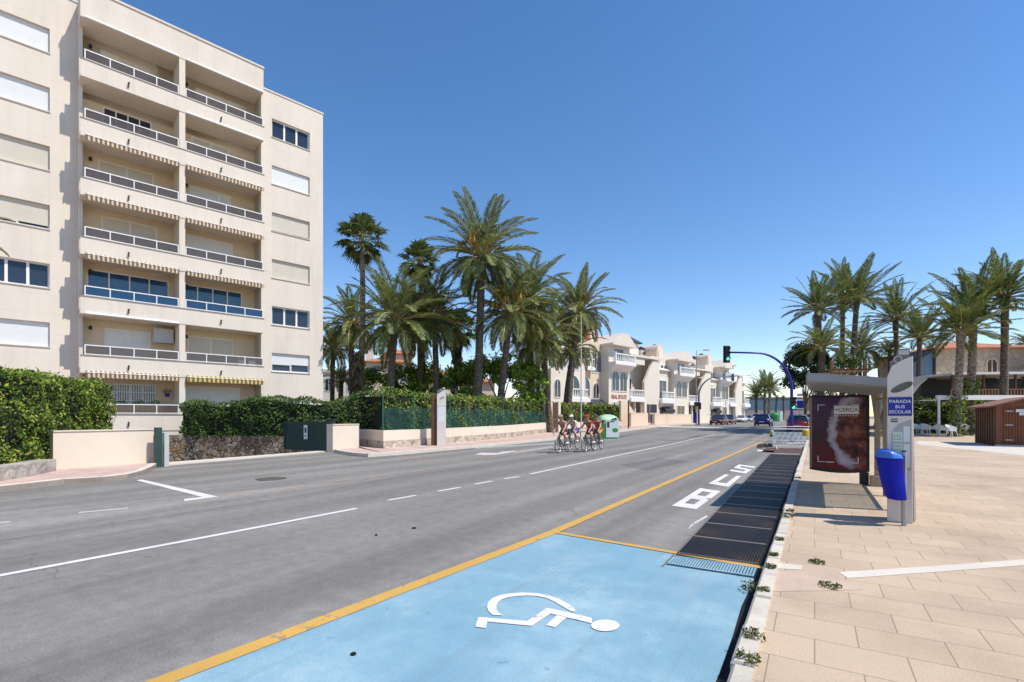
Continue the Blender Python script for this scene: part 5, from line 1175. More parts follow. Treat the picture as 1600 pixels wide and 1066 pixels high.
for px0, px1, lab in ((1147.5, 1155, 'left one of the two dark billboards beyond the parked cars'), (1158, 1166, 'right one of the two dark billboards beyond the parked cars')):
    t = thing('billboard', lab, 'billboard', (*XB(px0, 150)[:2], 0.4), 0); wd = (px1 - px0) / F * 150
    part_box(t, 'board', 'far_blue', 0, wd, 0, 0.2, 2.6, 6.0); part_box(t, 'post', 'dark_metal', wd / 2 - 0.1, wd / 2 + 0.1, 0.05, 0.18, 0, 2.6)
rw = thing('far_wall', 'low pinkish wall closing the far end of the street', 'wall', (*XB(1140, 160)[:2], 0.4), 0.02); part_box(rw, 'wall_face', 'pink_pavers', 0, 40, 0, 0.4, 0, 3.0)

# far palms
fg = 'palms at the far end of the street'
palm('lowest of the three far palms beyond the blue car', 'palm tree', 1182, 140, 1182, 618, 'up_a', 4.2, 0.35, fg, bark='palm_bark')
palm('tallest of the three far palms, in the middle', 'palm tree', 1195, 145, 1195, 604, 'up_b', 4.5, 0.35, fg)
palm('right one of the three far palms, on a pale trunk', 'palm tree', 1200, 138, 1203, 609, 'up_a', 4.4, 0.38, fg, bark='palm_bark_pale')
palm('small pruned palm before the left half of the blue hall', 'palm tree', 1213, 150, 1214, 621, 'low', 1.0, 0.3, fg)
palm('small pruned palm before the right half of the blue hall', 'palm tree', 1223, 150, 1224, 621, 'low', 1.0, 0.3, fg)
# ------------------------------------------------------------------ palms and trees on the right
rg = 'palms behind the bus shelter'
palm('leftmost tall palm above the shelter, trunk wrapped in ivy', 'palm tree', 1283, 46, 1278, 484, 'up_a', 3.23, 0.26, rg, zrot=0.4)
palm('thin tall palm, middle of the trio above the shelter roof', 'palm tree', 1315, 52, 1317, 462, 'up_a', 3.14, 0.22, rg, zrot=2.1, tilt=(0.03, -0.06))
palm('tall palm with long right-swept fronds, right of the trio', 'palm tree', 1329, 48, 1339, 470, 'up_b', 3.70, 0.24, rg, zrot=0.0)
palm('single palm rising behind the silver top of the bus totem', 'palm tree', 1399, 50, 1399, 500, 'up_b', 3.42, 0.22, rg, zrot=1.0, boots=1.5)
palm('slender dark palm beside the glass gable of the restaurant', 'palm tree', 1433, 47, 1437, 528, 'up_b', 2.96, 0.20, rg, zrot=3.0)
palm('thick pale-trunked palm in front of the restaurant terrace', 'palm tree', 1494, 36, 1502, 518, 'up_a', 3.14, 0.24, rg, 'palm_bark_pale', zrot=0.9)
palm('taller palm just behind the thick pale-trunked palm', 'palm tree', 1513, 38, 1521, 488, 'up_a', 3.51, 0.26, rg, 'palm_bark_pale', zrot=2.5)
palm('rightmost tall palm before the stone restaurant wall', 'palm tree', 1566, 37, 1570, 464, 'up_a', 3.05, 0.24, rg, 'palm_bark', zrot=1.6, boots=1.0)
palm('low dark palm in front of the round tree, behind the shelter', 'palm tree', 1285, 42, 1284, 545, 'low', 2.8, 0.25, rg)
palm('pale yellowish palm drooping behind the trio', 'palm tree', 1346, 56, 1344, 546, 'full_c', 3.6, 0.18, rg)
palm('little palm tuft behind the left edge of the bus totem', 'palm tree', 1374, 58, 1374, 575, 'low', 2.2, 0.14, rg)
palm('low palm tuft at the base of the single palm', 'palm tree', 1390, 54, 1390, 548, 'low', 1.9, 0.14, rg) if True else None
palm('palm tuft at the far right edge behind the restaurant', 'palm tree', 1606, 52, 1606, 538, 'low', 2.0, 0.18, rg)
leaf_tree('broadleaf_tree', 'dark round broadleaf tree left of the shelter palms', 'tree', XB(1258, 44), 2.6, [(-0.3, 0, 6.0, 1.5, 1.4, 1.7), (-0.4, 0, 4.5, 1.4, 1.3, 1.2), (1.0, 0.4, 6.4, 1.4, 1.3, 1.4), (1.2, 0.3, 4.6, 1.5, 1.3, 1.4), (0.2, 0, 7.2, 1.1, 1, 0.9)], 'dark_leaf', 0.26, 7000, seed=51, tr=0.14)
leaf_tree('broadleaf_tree', 'olive leafy tree between the shelter palms', 'tree', XB(1312, 47), 2.2, [(-0.6, 0, 4.6, 1.5, 1.2, 1.6), (1.2, 0, 4.2, 1.4, 1.2, 1.6), (0.4, 0, 5.9, 1.1, 1.0, 1.3)], 'hedge_leaf_dark', 0.24, 4200, seed=52)
def creeper(label, px, Y, z0, z1, r, n, leaf='hedge_leaf_dark', seed=1, pxt=None):
    rng = np.random.default_rng(seed); a = rng.uniform(0, 6.283, n); z = rng.uniform(z0, z1, n); b = XB(px, Y); top = XB(pxt or px, Y)
    nr = np.stack([np.cos(a), np.sin(a), np.zeros(n)], 1); P = nr * (r * rng.uniform(0.85, 1.25, (n, 1))); P[:, 2] = z; P[:, 0] += (top[0] - b[0]) * (z - z0) / max(0.1, (z1 - z0))
    mb = MB(); leaves(mb, P, nr, 0.2, 0.7, 0.7, rng); o = mb.build('ivy', leaf, loc=b); return tag(o, label, 'ivy')
creeper('dark ivy wrapped round the leftmost palm trunk above the shelter', 1283, 46, 2.5, 7.4, 0.62, 1300, 'dark_leaf', 2, 1280)
creeper('bright ivy climbing the taller palm trunk by the restaurant', 1513, 38, 0.2, 4.4, 0.5, 900, 'hedge_leaf', 3, 1517)
creeper('thin ivy at the foot of the thick pale-trunked palm', 1494, 36, 0.2, 3.2, 0.42, 500, 'hedge_leaf', 4, 1497)
# ------------------------------------------------------------------ restaurant, huts and terrace on the right
rs = thing('restaurant', 'stone restaurant with a tiled roof, glass gable and dark raised terrace', 'restaurant', (*XB(1462, 47.5)[:2], 0.4), -0.12); rs.scale = (1.10, 1.10, 1.08)
part_box(rs, 'wall', 'ashlar', 0, 7.6, 0, 8, 0, 7.1); part_box(rs, 'wall', 'ashlar', 7.6, 13, 1.2, 8, 0, 6.6)
r = MB(); hip_roof(r, 0, 7.6, 0, 8, 7.12, 1.1, 0.3); r.build('roof', 'terracotta', rs); r = MB(); hip_roof(r, 7.62, 13, 1.2, 8, 6.62, 0.9, 0.25); r.build('roof', 'terracotta', rs)
arch_window(rs, 4.0, 4.75, 4.3, 6.1, 0, True, 'wood_dark', 'peach_plaster'); arch_window(rs, 10.4, 11.6, 4.6, 5.9, 1.2, False, 'slate', 'wood_dark')
g = MB(); g.prism([(-2.0, 0.5), (-0.05, 0.5), (-0.05, 6.9), (-2.0, 5.7)], 'y', 0.1, 2.5); g.build('glass_gable', 'far_blue', rs)
g = MB(); g.prism([(-2.2, 5.72), (0.0, 7.0), (0.0, 7.2), (-2.2, 5.9)], 'y', -0.2, 2.6); g.box(-0.14, -0.01, -0.05, 0.09, 0.5, 6.9); g.box(-2.08, -1.98, -0.03, 0.09, 0.5, 5.7); g.build('gable_frame', 'dark_metal', rs)
part_box(rs, 'terrace_floor', 'brown_side', -2.2, 13.5, -4.6, -0.01, 0, 2.3)
part_box(rs, 'terrace_shade', 'black_plastic', -2.0, 13.5, -0.5, -0.03, 2.31, 4.35)  # black slab paints the shade inside the terrace recess
part_box(rs, 'terrace_roof', 'white_paint', -1.9, 4.6, -4.7, -0.04, 4.42, 4.6); part_box(rs, 'terrace_roof', 'wood_dark', 6.6, 13.5, -4.7, -0.04, 4.40, 4.56)
sl = MB(); sl.prism([(6.4, 4.6), (13.5, 4.6), (13.5, 6.4), (10, 6.3), (6.4, 5.2)], 'y', -2.6, -2.3); sl.build('timber_fascia', 'wood_dark', rs)
cn = MB(); cn.prism([(4.7 + 1.0 - 1.0 * math.cos(math.pi * i / 12), 4.1 + 0.85 * math.sin(math.pi * i / 12)) for i in range(13)], 'y', -5.2, -3.0); cn.build('dome_canopy', 'white_plaster', rs)
for x in (-1.8, 0.4, 2.6, 4.7, 6.7, 9.0, 11.2): part_box(rs, 'terrace_post', 'wood_dark' if x != 6.7 else 'paint_white', x - 0.06, x + 0.06, -4.6, -4.48, 2.31, 4.41 + (1.0 if x == 6.7 else 0))
rl = MB()
for a, b in ((-2.0, 4.4), (6.4, 13.5)):
    rl.box(a, b, -4.66, -4.62, 3.2, 3.28); n = int((b - a) / 0.22)
    for i in range(n): rl.box(a + i * 0.22, a + i * 0.22 + 0.10, -4.65, -4.63, 2.31, 3.2)
rl.build('terrace_railing', 'wood_mid', rs)
tv = MB()
for x in (7.0, 8.2, 9.6, 10.8): tv.box(x, x + 0.9, -3.6, -2.8, 2.95, 3.05); tv.box(x + 0.1, x + 0.3, -4.2, -4.0, 2.31, 3.5)
tv.build('terrace_tables', 'white_paint', rs)
sg = MB()
for i in range(7): sg.box(4.6 - i * 0.02, 6.3 + i * 0.02, -4.62 - 0.35 * (i + 1), -4.62 - 0.35 * i, 0, 2.3 - 0.32 * (i + 1))
sg.build('terrace_stairs', 'wood_mid', rs)
hg = [G(1415, 686.5, .12), (30.0, 37.2), (31.5, 36.0), (33.9, 37.0)]
hedge('hedge', 'bright leafy hedge bank below the restaurant terrace', [(32.0, 40.6), (34.5, 40.0), (36.3, 39.4), (37.4, 39.0)], 0.9, 0.3, 2.9, 'hedge_leaf', 0.24, 110, 61, 0.3, lambda s: 2.9 + 0.35 * math.sin(s * 1.8))
hedge('hedge', 'dark tall shrubbery behind the white chairs and arch hut', [(31.0, 42.0), (33.5, 41.4), (36.0, 40.6), (38.5, 40.0)], 1.0, 0.3, 2.2, 'dark_leaf', 0.24, 100, 62, 0.3)
# wooden kiosk
kc = Vector((*G(1556, 697, .12), 0.12)); kk = thing('wooden_kiosk', 'closed dark red-brown timber kiosk with shingle roof and padlocked door', 'kiosk', kc, RN)
kw = 2.6; kd = 3.2; ax = -1.15
sd = MB()   # left side wall runs back to the left
sdv = Vector((0, 2.4, 0))
pts = [Vector((0, 0, 0)), Vector((kw, 0, 0)), Vector((kw, 0, 0)) + sdv * 1.6, sdv * 1.6]
mb = MB(); mb.add([tuple(p) for p in pts] + [(p.x, p.y, 2.05) for p in pts], [(0, 3, 2, 1), (4, 5, 6, 7), (0, 1, 5, 4), (1, 2, 6, 5), (2, 3, 7, 6), (3, 0, 4, 7)])
mb.prism([(0.0, 2.05), (kw, 2.05), (kw / 2, 2.40)], 'y', 0.0, 0.06); mb.build('timber_wall', 'red_wood', kk)
bt = MB(); sn = Vector((-sdv.y, sdv.x, 0)).normalized() * 0.05; dv = sdv.normalized()
for i in range(9):
    a = sdv * 1.6 * (i + 0.15) / 9; b = a + dv * 0.14
    q = [a, b, b + sn, a + sn]; bt.add([(p.x, p.y, 0.02) for p in q] + [(p.x, p.y, 2.03) for p in q], [(0, 1, 5, 4), (1, 2, 6, 5), (2, 3, 7, 6), (3, 0, 4, 7), (4, 5, 6, 7)])
bt.build('wall_battens', 'wood_dark', kk)
dr = MB().box(0.28, 1.75, -0.05, 0.0, 0.08, 1.95).build('door', 'red_wood', kk)
pl = MB()
for i in range(9): pl.box(0.29 + i * 0.162, 0.29 + i * 0.162 + 0.15, -0.065, -0.05, 0.10, 1.93)
pl.build('door_planks', 'wood_slats', dr)
MB().box(0.34, 0.62, -0.09, -0.066, 0.30, 0.34).box(0.34, 0.62, -0.09, -0.066, 1.05, 1.09).box(0.34, 0.62, -0.09, -0.066, 1.75, 1.79).build('hinge', 'light_grey', dr)
MB().box(1.32, 1.42, -0.11, -0.066, 1.02, 1.28).box(1.46, 1.56, -0.11, -0.066, 0.92, 1.14).build('padlock', 'light_grey', dr)
MB().box(0.72, 1.22, -0.085, -0.066, 1.72, 1.86).box(0.84, 1.10, -0.085, -0.066, 1.56, 1.70).build('notice_plate', 'bin_panel', dr)
rf = MB(); e = sdv * 1.72; f = -sdv.normalized() * 0.3
for (x0, z0, x1, z1) in ((-0.34, 1.96, kw / 2, 2.44), (kw + 0.34, 1.96, kw / 2, 2.44)):
    q = [Vector((x0, -0.02, z0)) + f, Vector((x1, -0.02, z1)) + f, Vector((x1, 0, z1)) + e, Vector((x0, 0, z0)) + e]
    rf.add([tuple(p) for p in q] + [(p.x, p.y, p.z + 0.07) for p in q], [(0, 3, 2, 1), (4, 5, 6, 7), (0, 1, 5, 4), (1, 2, 6, 5), (2, 3, 7, 6), (3, 0, 4, 7)])
rf.build('roof', 'roof_shingle', kk)
part_box(kk, 'plinth', 'light_grey', -0.05, kw + 0.05, -0.12, 0.02, -0.02, 0.07)
# small arched hut
ah = thing('arch_hut', 'small brown timber hut with an open arched front', 'hut', (*XB(1428, 41)[:2], 0.22), -0.1)
pts = [(0, 0), (0.3, 0), (0.3, 1.7), (0.5, 2.0), (0.95, 2.2), (1.4, 2.0), (1.6, 1.7), (1.6, 0), (2.0, 0), (2.0, 2.0), (1.0, 2.62), (0, 2.0)]
mb = MB(); tri = [(0, 1, 2, 11), (11, 2, 3, 10), (3, 4, 10), (4, 5, 10), (5, 6, 9, 10), (6, 7, 8, 9)]
mb.add([(p[0], 0, p[1]) for p in pts], tri); mb.prism([(0, 0), (0.08, 0), (0.08, 2.0), (0, 2.0)], 'y', 0.01, 1.8); mb.prism([(1.92, 0), (2.0, 0), (2.0, 2.0), (1.92, 2.0)], 'y', 0.01, 1.8); mb.box(0.08, 1.92, 1.74, 1.8, 0, 2.0); mb.build('timber_shell', 'red_wood', ah)
mb = MB(); mb.prism([(-0.2, 1.92), (1.0, 2.66), (2.2, 1.92), (2.2, 2.06), (1.0, 2.82), (-0.2, 2.06)], 'y', -0.25, 1.95); mb.build('roof', 'wood_mid', ah)
# white pergola beam
pgx = Vector((*XB(1467, 36.6)[:2], 0.2)); pg_ = thing('pergola', 'long white pergola beam on a single white post over the chairs', 'pergola', pgx, -0.03)
MB().tube([(0, 0, 0), (0, 0, 2.62)], 0.08, 8).build('post', 'white_paint', pg_); MB().box(-0.15, 9, -0.12, 0.12, 2.62, 2.96).build('beam', 'white_paint', pg_); MB().box(-1.4, -0.12, -0.05, 0.05, 2.55, 2.62).build('arm', 'grey_metal', pg_); part_box(pg_, 'post', 'white_paint', 8.4, 8.56, -0.08, 0.08, 0, 2.62)
# white plastic chairs and tables
def chair(label, px, Y, rz):
    t = thing('plastic_chair', label, 'chair', (*XB(px, Y)[:2], 0.13 + H(Y)), rz, 'white plastic chairs on the plaza')
    mb = MB(); mb.prism([(0.27 * math.cos(a), 0.27 * math.sin(a)) for a in [6.283 * i / 14 for i in range(14)]], 'z', 0.42, 0.45); mb.build('seat', 'white_paint', t)
    mb = MB(); n = 12; vs = []
    for i in range(n + 1):
        a = -0.35 + (math.pi + 0.7) * i / n; hgt = 0.62 + 0.26 * math.sin(math.pi * i / n); vs += [(0.29 * math.cos(a), 0.29 * math.sin(a), 0.44), (0.34 * math.cos(a), 0.34 * math.sin(a), hgt), (0.36 * math.cos(a), 0.36 * math.sin(a), hgt), (0.31 * math.cos(a), 0.31 * math.sin(a), 0.44)]
    mb.add(vs, [(4 * i + a, 4 * i + (a + 1) % 4, 4 * i + 4 + (a + 1) % 4, 4 * i + 4 + a) for i in range(n) for a in range(4)]); mb.build('backrest', 'white_paint', t)
    for sx, sy in ((1, 1), (1, -1), (-1, 1), (-1, -1)): MB().tube([(sx * 0.17, sy * 0.17, 0.42), (sx * 0.24, sy * 0.24, 0)], [0.025, 0.018], 6).build('leg', 'white_paint', t)
    return t
for lab, px, Y, rz in (('white plastic chair beside the bus totem edge, before the arch hut', 1433, 38.5, 0.3), ('white plastic chair facing the arch hut opening', 1446, 37.8, 2.0), ('white plastic chair just left of the pergola post', 1458, 38.3, 4.0),
                       ('first white plastic chair right of the pergola post', 1474, 36.5, 1.0), ('nearest white plastic chair in the middle of the group', 1487, 35.2, 0.2), ('white plastic chair in the middle group, turned away', 1492, 36.6, 3.2), ('white plastic chair close to the kiosk wall', 1506, 38.0, 2.2), ('white plastic chair half hidden by the kiosk corner', 1513, 39.5, 5.0)): chair(lab, px, Y, rz)
def table(label, px, Y):
    t = thing('round_table', label, 'table', (*XB(px, Y)[:2], 0.13 + H(Y)), 0, 'white round tables on the plaza')
    MB().lathe([(0.02, 0.70), (0.42, 0.70), (0.43, 0.73), (0.02, 0.74)], 20).build('tabletop', 'white_paint', t); MB().lathe([(0.26, 0.0), (0.24, 0.03), (0.05, 0.06), (0.04, 0.70)], 12).build('pedestal', 'white_paint', t)
table('round white table before the arch hut', 1441, 39.2); table('round white table among the chairs by the pergola post', 1481, 37.6)
# wooden pergola seen over the shelter roof
wp = thing('timber_pergola', 'brown timber pergola frame showing above the shelter roof', 'pergola', (*XB(1298, 40)[:2], 0.2), -0.1)
mb = MB(); mb.box(0, 2.9, 0, 0.15, 4.95, 5.1); mb.box(0.2, 3.0, 2, 2.15, 5.0, 5.15)
for i in range(6): mb.box(0.2 + i * 0.5, 0.3 + i * 0.5, -0.2, 2.4, 5.16, 5.24)
mb.build('beam', 'wood_mid', wp)
for x in (0.1, 2.6): MB().box(x, x + 0.22, 0.16, 0.36, 0, 5.9).build('post', 'wood_mid', wp)

# ------------------------------------------------------------------ bus shelter
SF = lambda u, s: (*US(u, s)[:2], 0.12)
bs = thing('bus_shelter', 'bus shelter with a curved metal roof, glass back wall and a dark poster panel', 'bus shelter', SF(0, 10.0), RN)
# local frame: x across the street to the right, y along the street (away), z up
LN = 3.55
prof = [(-0.12, 2.20), (-0.10, 2.27), (0.15, 2.25), (0.6, 2.20), (1.0, 2.14), (1.25, 2.10), (1.42, 2.16), (1.52, 2.13), (1.34, 1.98), (1.1, 1.99), (0.6, 2.06), (0.2, 2.11), (-0.10, 2.13)]
mb = MB(); n = len(prof); mb.add([(p[0], y, p[1]) for y in (0.0, LN) for p in prof], [(i, (i + 1) % n, n + (i + 1) % n, n + i) for i in range(n)])
for y in (0.0, LN): mb.add([(p[0], y, p[1]) for p in prof], [(0, 1, 2, 11, 12), (2, 3, 10, 11), (3, 4, 9, 10), (4, 5, 8, 9), (5, 6, 7, 8)])
mb.build('roof', 'roof_grey', bs)
mb = MB()
for i in range(4): x = 0.0 + i * 0.08; mb.box(x - 0.115, x - 0.10, 0.003, LN - 0.003, 2.275 - i * 0.0, 2.285) if i == 0 else None
lowp = [(-0.10, 2.13), (0.2, 2.11), (0.6, 2.06), (1.1, 1.99)]
for i_ in range(8): y_ = 0.15 + 0.45 * i_; mb.prism([(p[0], p[1] + 0.005) for p in lowp] + [(p[0], p[1] - 0.022) for p in lowp[::-1]], 'y', y_, y_ + 0.05)
for zz in (2.15, 2.19, 2.23): mb.box(-0.132, -0.112, 0.01, LN - 0.01, zz, zz + 0.012)
mb.build('roof_trim', 'grey_metal', bs)
for y in (0.02, LN - 0.06):
    b_r = MB(); b_r.prism([(1.06, 1.99), (1.51, 2.11), (1.42, 2.02), (1.32, 1.85), (1.26, 1.66), (1.22, 1.5), (1.12, 1.5)], 'y', y, y + 0.05); b_r.build('roof_bracket', 'light_grey', bs)
for y in (0.06, LN / 2, LN - 0.16): MB().box(1.12, 1.22, y, y + 0.10, 0.0, 1.99).build('post', 'brown_side', bs, bevel=0.006)
for y0, y1 in ((0.18, LN / 2 - 0.02), (LN / 2 + 0.12, LN - 0.18)):
    p = MB().box(1.165, 1.177, y0, y1, 0.42, 1.86).build('glass_panel', 'clear_glass', bs); MB().box(1.15, 1.192, y0, y1, 0.36, 0.418).box(1.15, 1.192, y0, y1, 1.862, 1.90).build('glass_frame', 'brown_side', p)
MB().box(1.04, 1.30, LN - 0.25, LN + 0.02, 0, 0.22).build('foot_block', 'brown_side', bs)
# poster cabinet at the far end
pz0, pz1 = 0.27, 2.00
cab = MB(); X0, X1, Yp = -0.10, 1.04, LN - 0.02
bow = [(X0 + (X1 - X0) * i / 10, 0.05 * (1 - math.cos(math.pi * (i / 10 - 0.5)) ** 1.0) ) for i in range(11)]
cab.prism([(X0, Yp), (X1, Yp), (X1, Yp + 0.16), (X0, Yp + 0.16)], 'z', pz0 + 0.02, pz1)
cab.prism([(X0, pz0 + 0.02)] + [(X0 + (X1 - X0) * i / 8, pz0 + 0.02 - 0.055 * math.sin(math.pi * i / 8)) for i in range(1, 8)] + [(X1, pz0 + 0.02)], 'y', Yp, Yp + 0.16)
cb = cab.build('poster_cabinet', 'black_plastic', bs)
MB().box(X0 + 0.01, X0 + 0.05, Yp - 0.012, Yp - 0.002, pz0 + 0.06, pz1 - 0.04).build('cabinet_trim', 'brown_side', cb)
MB().box(0.86, 1.03, Yp + 0.02, Yp + 0.12, 0, pz0).build('cabinet_foot', 'black_plastic', cb)
po = MB().box(0, 1.02, 0, 0.01, 0, 1.62).build('poster', 'poster_art', cb, loc=(X0 + 0.06, Yp - 0.016, pz0 + 0.06))
mb = MB(); t = 0.016
for x, sx in ((0.10, 1), (0.88, -1)):
    for z, sz in ((1.46, -1), (0.14, 1)):
        mb = MB(); L = 0.14; xa, xb = sorted((x, x + sx * L)); za, zb = sorted((z, z + sz * t)); mb.box(xa, xb, -0.006, -0.001, za, zb)
        xa, xb = sorted((x, x + sx * t)); za, zb = sorted((z + sz * t, z + sz * L)); mb.box(xa, xb, -0.006, -0.001, za, zb); mb.build('corner_mark', 'bin_panel', po)
MB().box(0.26, 0.42, -0.006, -0.001, 0.135, 0.155).build('caption_bar', 'bin_panel', po)
MB().box(0.42, 0.885, -0.009, -0.0065, 1.24, 1.43).build('title_box', 'poster_box', po)
text_mesh('+CERCA', 0.118, 'text_grey', po, (0.65, -0.011, 1.335), (math.pi / 2, 0, 0), 'title_lettering', 0.001, ext=0.001)
text_mesh('G O U R M E T  B A R' if False else 'C O M E R C I A L', 0.035, 'bin_panel', po, (0.65, -0.008, 1.20), (math.pi / 2, 0, 0), 'small_lettering', 0.0, ext=0.001) if False else None
mb = MB()
for i in range(9): mb.box(0.43 + i * 0.05, 0.455 + i * 0.05, -0.006, -0.003, 1.195, 1.213)
mb.build('small_print', 'poster_box', po)

# ------------------------------------------------------------------ bus totems
def totem_parts(t, w, h, face, sign):
    """white stop totem: face slab, perforated silver head, oval badge, timetable case, brown back"""
    hw = w / 2; zb = h - 0.12; sl = [(-hw, 0), (hw, 0), (hw, zb), (hw - 0.11, zb - 0.05), (hw - 0.24, zb - 0.13), (-hw, zb - 0.28)]
    n = len(sl); mb = MB(); mb.add([(p[0], y, p[1]) for y in (-0.06, 0.03) for p in sl], [(0, 1, 2, 3, 4, 5), (6, 11, 10, 9, 8, 7)] + [(i, n + i, n + (i + 1) % n, (i + 1) % n) for i in range(n)]); mb.build('face_slab', face, t, bevel=0.008)
    hd = MB(); hd.prism([(-hw + 0.02, 0.3), (hw - 0.03, 0.3), (hw - 0.03, h), (hw - 0.17, h), (hw - 0.19, h - 0.10), (-hw + 0.07, h - 0.14), (-hw + 0.03, h - 0.18)], 'y', 0.033, 0.06); hd.build('perforated_head', 'silver_mesh', t)
    MB().prism([(hw - 0.16, h - 0.02), (hw - 0.04, h - 0.02), (hw - 0.04, h - 0.09), (hw - 0.16, h - 0.09)], 'y', 0.02, 0.032).build('head_plate', 'light_grey', t)
    mb = MB(); mb.torus((-0.02, 0.02, h - 0.15), 0.045, 0.009, 'y', 16, 5); q = mb.build('head_ring', 'light_grey', t)
    ov = MB(); ov.prism([(0.02 + 0.125 * math.cos(a) * 1.0, h - 0.56 + 0.055 * math.sin(a) + 0.055 * math.cos(a)) for a in [6.283 * i / 24 for i in range(24)]], 'y', -0.066, -0.0605); ov.build('oval_badge', 'badge_dark' if sign else 'grey_metal', t)
    if sign:
        bk = MB(); bk.add([(-hw + 0.03, 0.065, 0), (hw + 0.02, 0.065, 0), (hw + 0.06, 0.34, 0), (-hw + 0.1, 0.34, 0), (-hw + 0.06, 0.065, h - 0.5), (hw - 0.005, 0.065, h - 0.25), (hw + 0.005, 0.25, h - 0.28), (-hw + 0.1, 0.25, h - 0.5)],
                          [(0, 3, 2, 1), (4, 5, 6, 7), (0, 1, 5, 4), (1, 2, 6, 5), (2, 3, 7, 6), (3, 0, 4, 7)]); bk.build('back_body', 'brown_side', t)
        MB().box(-hw + 0.01, hw - 0.01, -0.068, -0.061, h - 0.97, h - 0.70).build('sign_plate', 'sign_blue', t)
        for i, (ln, xs) in enumerate((('PARADA', 1.0), ('BUS', 1.0), ('ESCOLAR', 1.0))): text_mesh(ln, 0.064, 'paint_white', t, (0, -0.0705, h - 0.765 - i * 0.075), (math.pi / 2, 0, 0), 'sign_lettering', 0.0007, ext=0.001, xs=0.92 if i == 2 else 1.0)
        case = MB(); case.prism([(-0.10, 0.75), (hw - 0.02, 0.75), (hw - 0.02, h - 1.02), (0.06, h - 1.05), (-0.02, h - 1.09), (-0.07, h - 1.16), (-0.10, h - 1.24)], 'y', -0.0645, -0.0605); cs = case.build('timetable_case', 'grey_metal', t)
        mb = MB(); mb.box(-0.08, 0.03, -0.0675, -0.065, 1.16, h - 1.20); mb.box(-0.08, 0.03, -0.0675, -0.065, 0.80, 1.13); mb.build('timetable_sheet', 'timetable_green', cs)
        mb = MB(); mb.box(0.04, hw - 0.035, -0.0675, -0.065, 1.16, h - 1.12); mb.box(0.04, hw - 0.035, -0.0675, -0.065, 0.80, 1.13); mb.build('timetable_sheet', 'timetable', cs)
        mb = MB()
        for x in (-0.06, -0.03, 0.0):
            for i in range(13): z = 0.83 + i * 0.05; mb.box(x - 0.009, x + 0.009, -0.0685, -0.0676, z, z + 0.030) if not 1.10 < z < 1.16 and z < h - 1.24 else None
        mb.build('timetable_print', 'grey_metal', cs)
        MB().box(-hw + 0.04, -hw + 0.12, -0.063, -0.0605, h - 1.06, h - 1.04).box(-hw + 0.04, -hw + 0.12, -0.063, -0.0605, h - 1.025, h - 1.01).build('small_logo', 'dark_metal', t)
    else:
        MB().box(-hw + 0.06, hw - 0.06, -0.066, -0.0605, 1.2, 2.0).build('timetable_case', 'timetable', t)
        MB().box(-hw, hw, -0.064, -0.0605, 2.0, 2.02).build('case_trim', 'grey_metal', t)
        MB().box(-hw - 0.28, hw - 0.03, 0.035, 0.16, 0, h - 0.4).build('back_body', 'wood_dark', t)
fx = G(1411, 817, .12)
tt = thing('bus_totem', 'white bus stop totem with a blue school bus sign, right of the shelter', 'bus totem', (fx[0], fx[1] + 0.06, 0.12), -0.62); totem_parts(tt, 0.292, 2.50, 'tower_grey', True)
fx = (-3.78, 26.9)
t2 = thing('bus_totem', 'white bus stop totem in front of the green mesh fence', 'bus totem', (-3.62, 25.6, 0.13), 0.25); totem_parts(t2, 0.46, 3.0, 'tower_grey', False)

# ------------------------------------------------------------------ litter bins
def litter_bin(label, loc, rz, pole=True, small=False):
    t = thing('litter_bin', label, 'litter bin', loc, rz, 'blue litter bins by the bus totem')
    # local: x along the bin front, bin hangs on the pole's left
    secs = [(0.37 + (z - 0.34) * 0.82, w, d, q) for z, w, d, q in [(0.34, 0.245, 0.20, 0.05), (0.37, 0.275, 0.225, 0.04), (0.7, 0.315, 0.255, 0.0), (1.0, 0.345, 0.28, -0.03), (1.02, 0.375, 0.305, -0.032), (1.045, 0.375, 0.305, -0.035)]]
    mb = MB(); vs = []; m = 20
    for z, w, d, sh in secs:
        for i in range(m):
            a = 6.283185 * i / m; c, s = math.cos(a), math.sin(a); vs.append((sh * 1.3 - 0.145 + w * 0.62 / 2 * math.copysign(abs(c) ** 0.45, c), d / 2 * math.copysign(abs(s) ** 0.45, s), z))
    fs = [(k * m + i, k * m + (i + 1) % m, (k + 1) * m + (i + 1) % m, (k + 1) * m + i) for k in range(len(secs) - 1) for i in range(m)] + [list(range(m))[::-1]]
    mb.add(vs, fs); mb.build('bin_body', 'bin_blue', t, smooth=True)
    lid = MB(); vs = []
    for j, (zz, k) in enumerate(((1.046, 1.0), (1.11, 0.97), (1.155, 0.80), (1.17, 0.45), (1.172, 0.02))):
        for i in range(m):
            a = 6.283185 * i / m; c, s = math.cos(a), math.sin(a); x = 0.116 * k * math.copysign(abs(c) ** 0.5, c); vs.append((-0.185 + x, 0.15 * k * math.copysign(abs(s) ** 0.5, s), zz - 0.095 - (0.045 * (x + 0.116) / 0.232 * 1.6 if j > 0 else 0.0)))
    lid.add(vs, [(k * m + i, k * m + (i + 1) % m, (k + 1) * m + (i + 1) % m, (k + 1) * m + i) for k in range(4) for i in range(m)]); lid.build('lid', 'lid_blue', t, smooth=True)
    if pole:
        MB().tube([(0.02, 0, 0), (0.02, 0, 1.03)], 0.031, 14).build('pole', 'grey_metal', t, smooth=False)
        MB().tube([(0.02, 0, 1.03), (0.02, 0, 1.05)], [0.033, 0.026], 14).build('pole_cap', 'dark_metal', t)
    MB().box(-0.045, -0.016, -0.06, 0.06, 0.62, 0.98).build('bracket', 'black_plastic', t)
    return t
bp = G(1412.5, 822, .12)
litter_bin('blue plastic litter bin on a grey pole in front of the bus totem', (bp[0] - 0.02, bp[1], 0.12), 0.05)
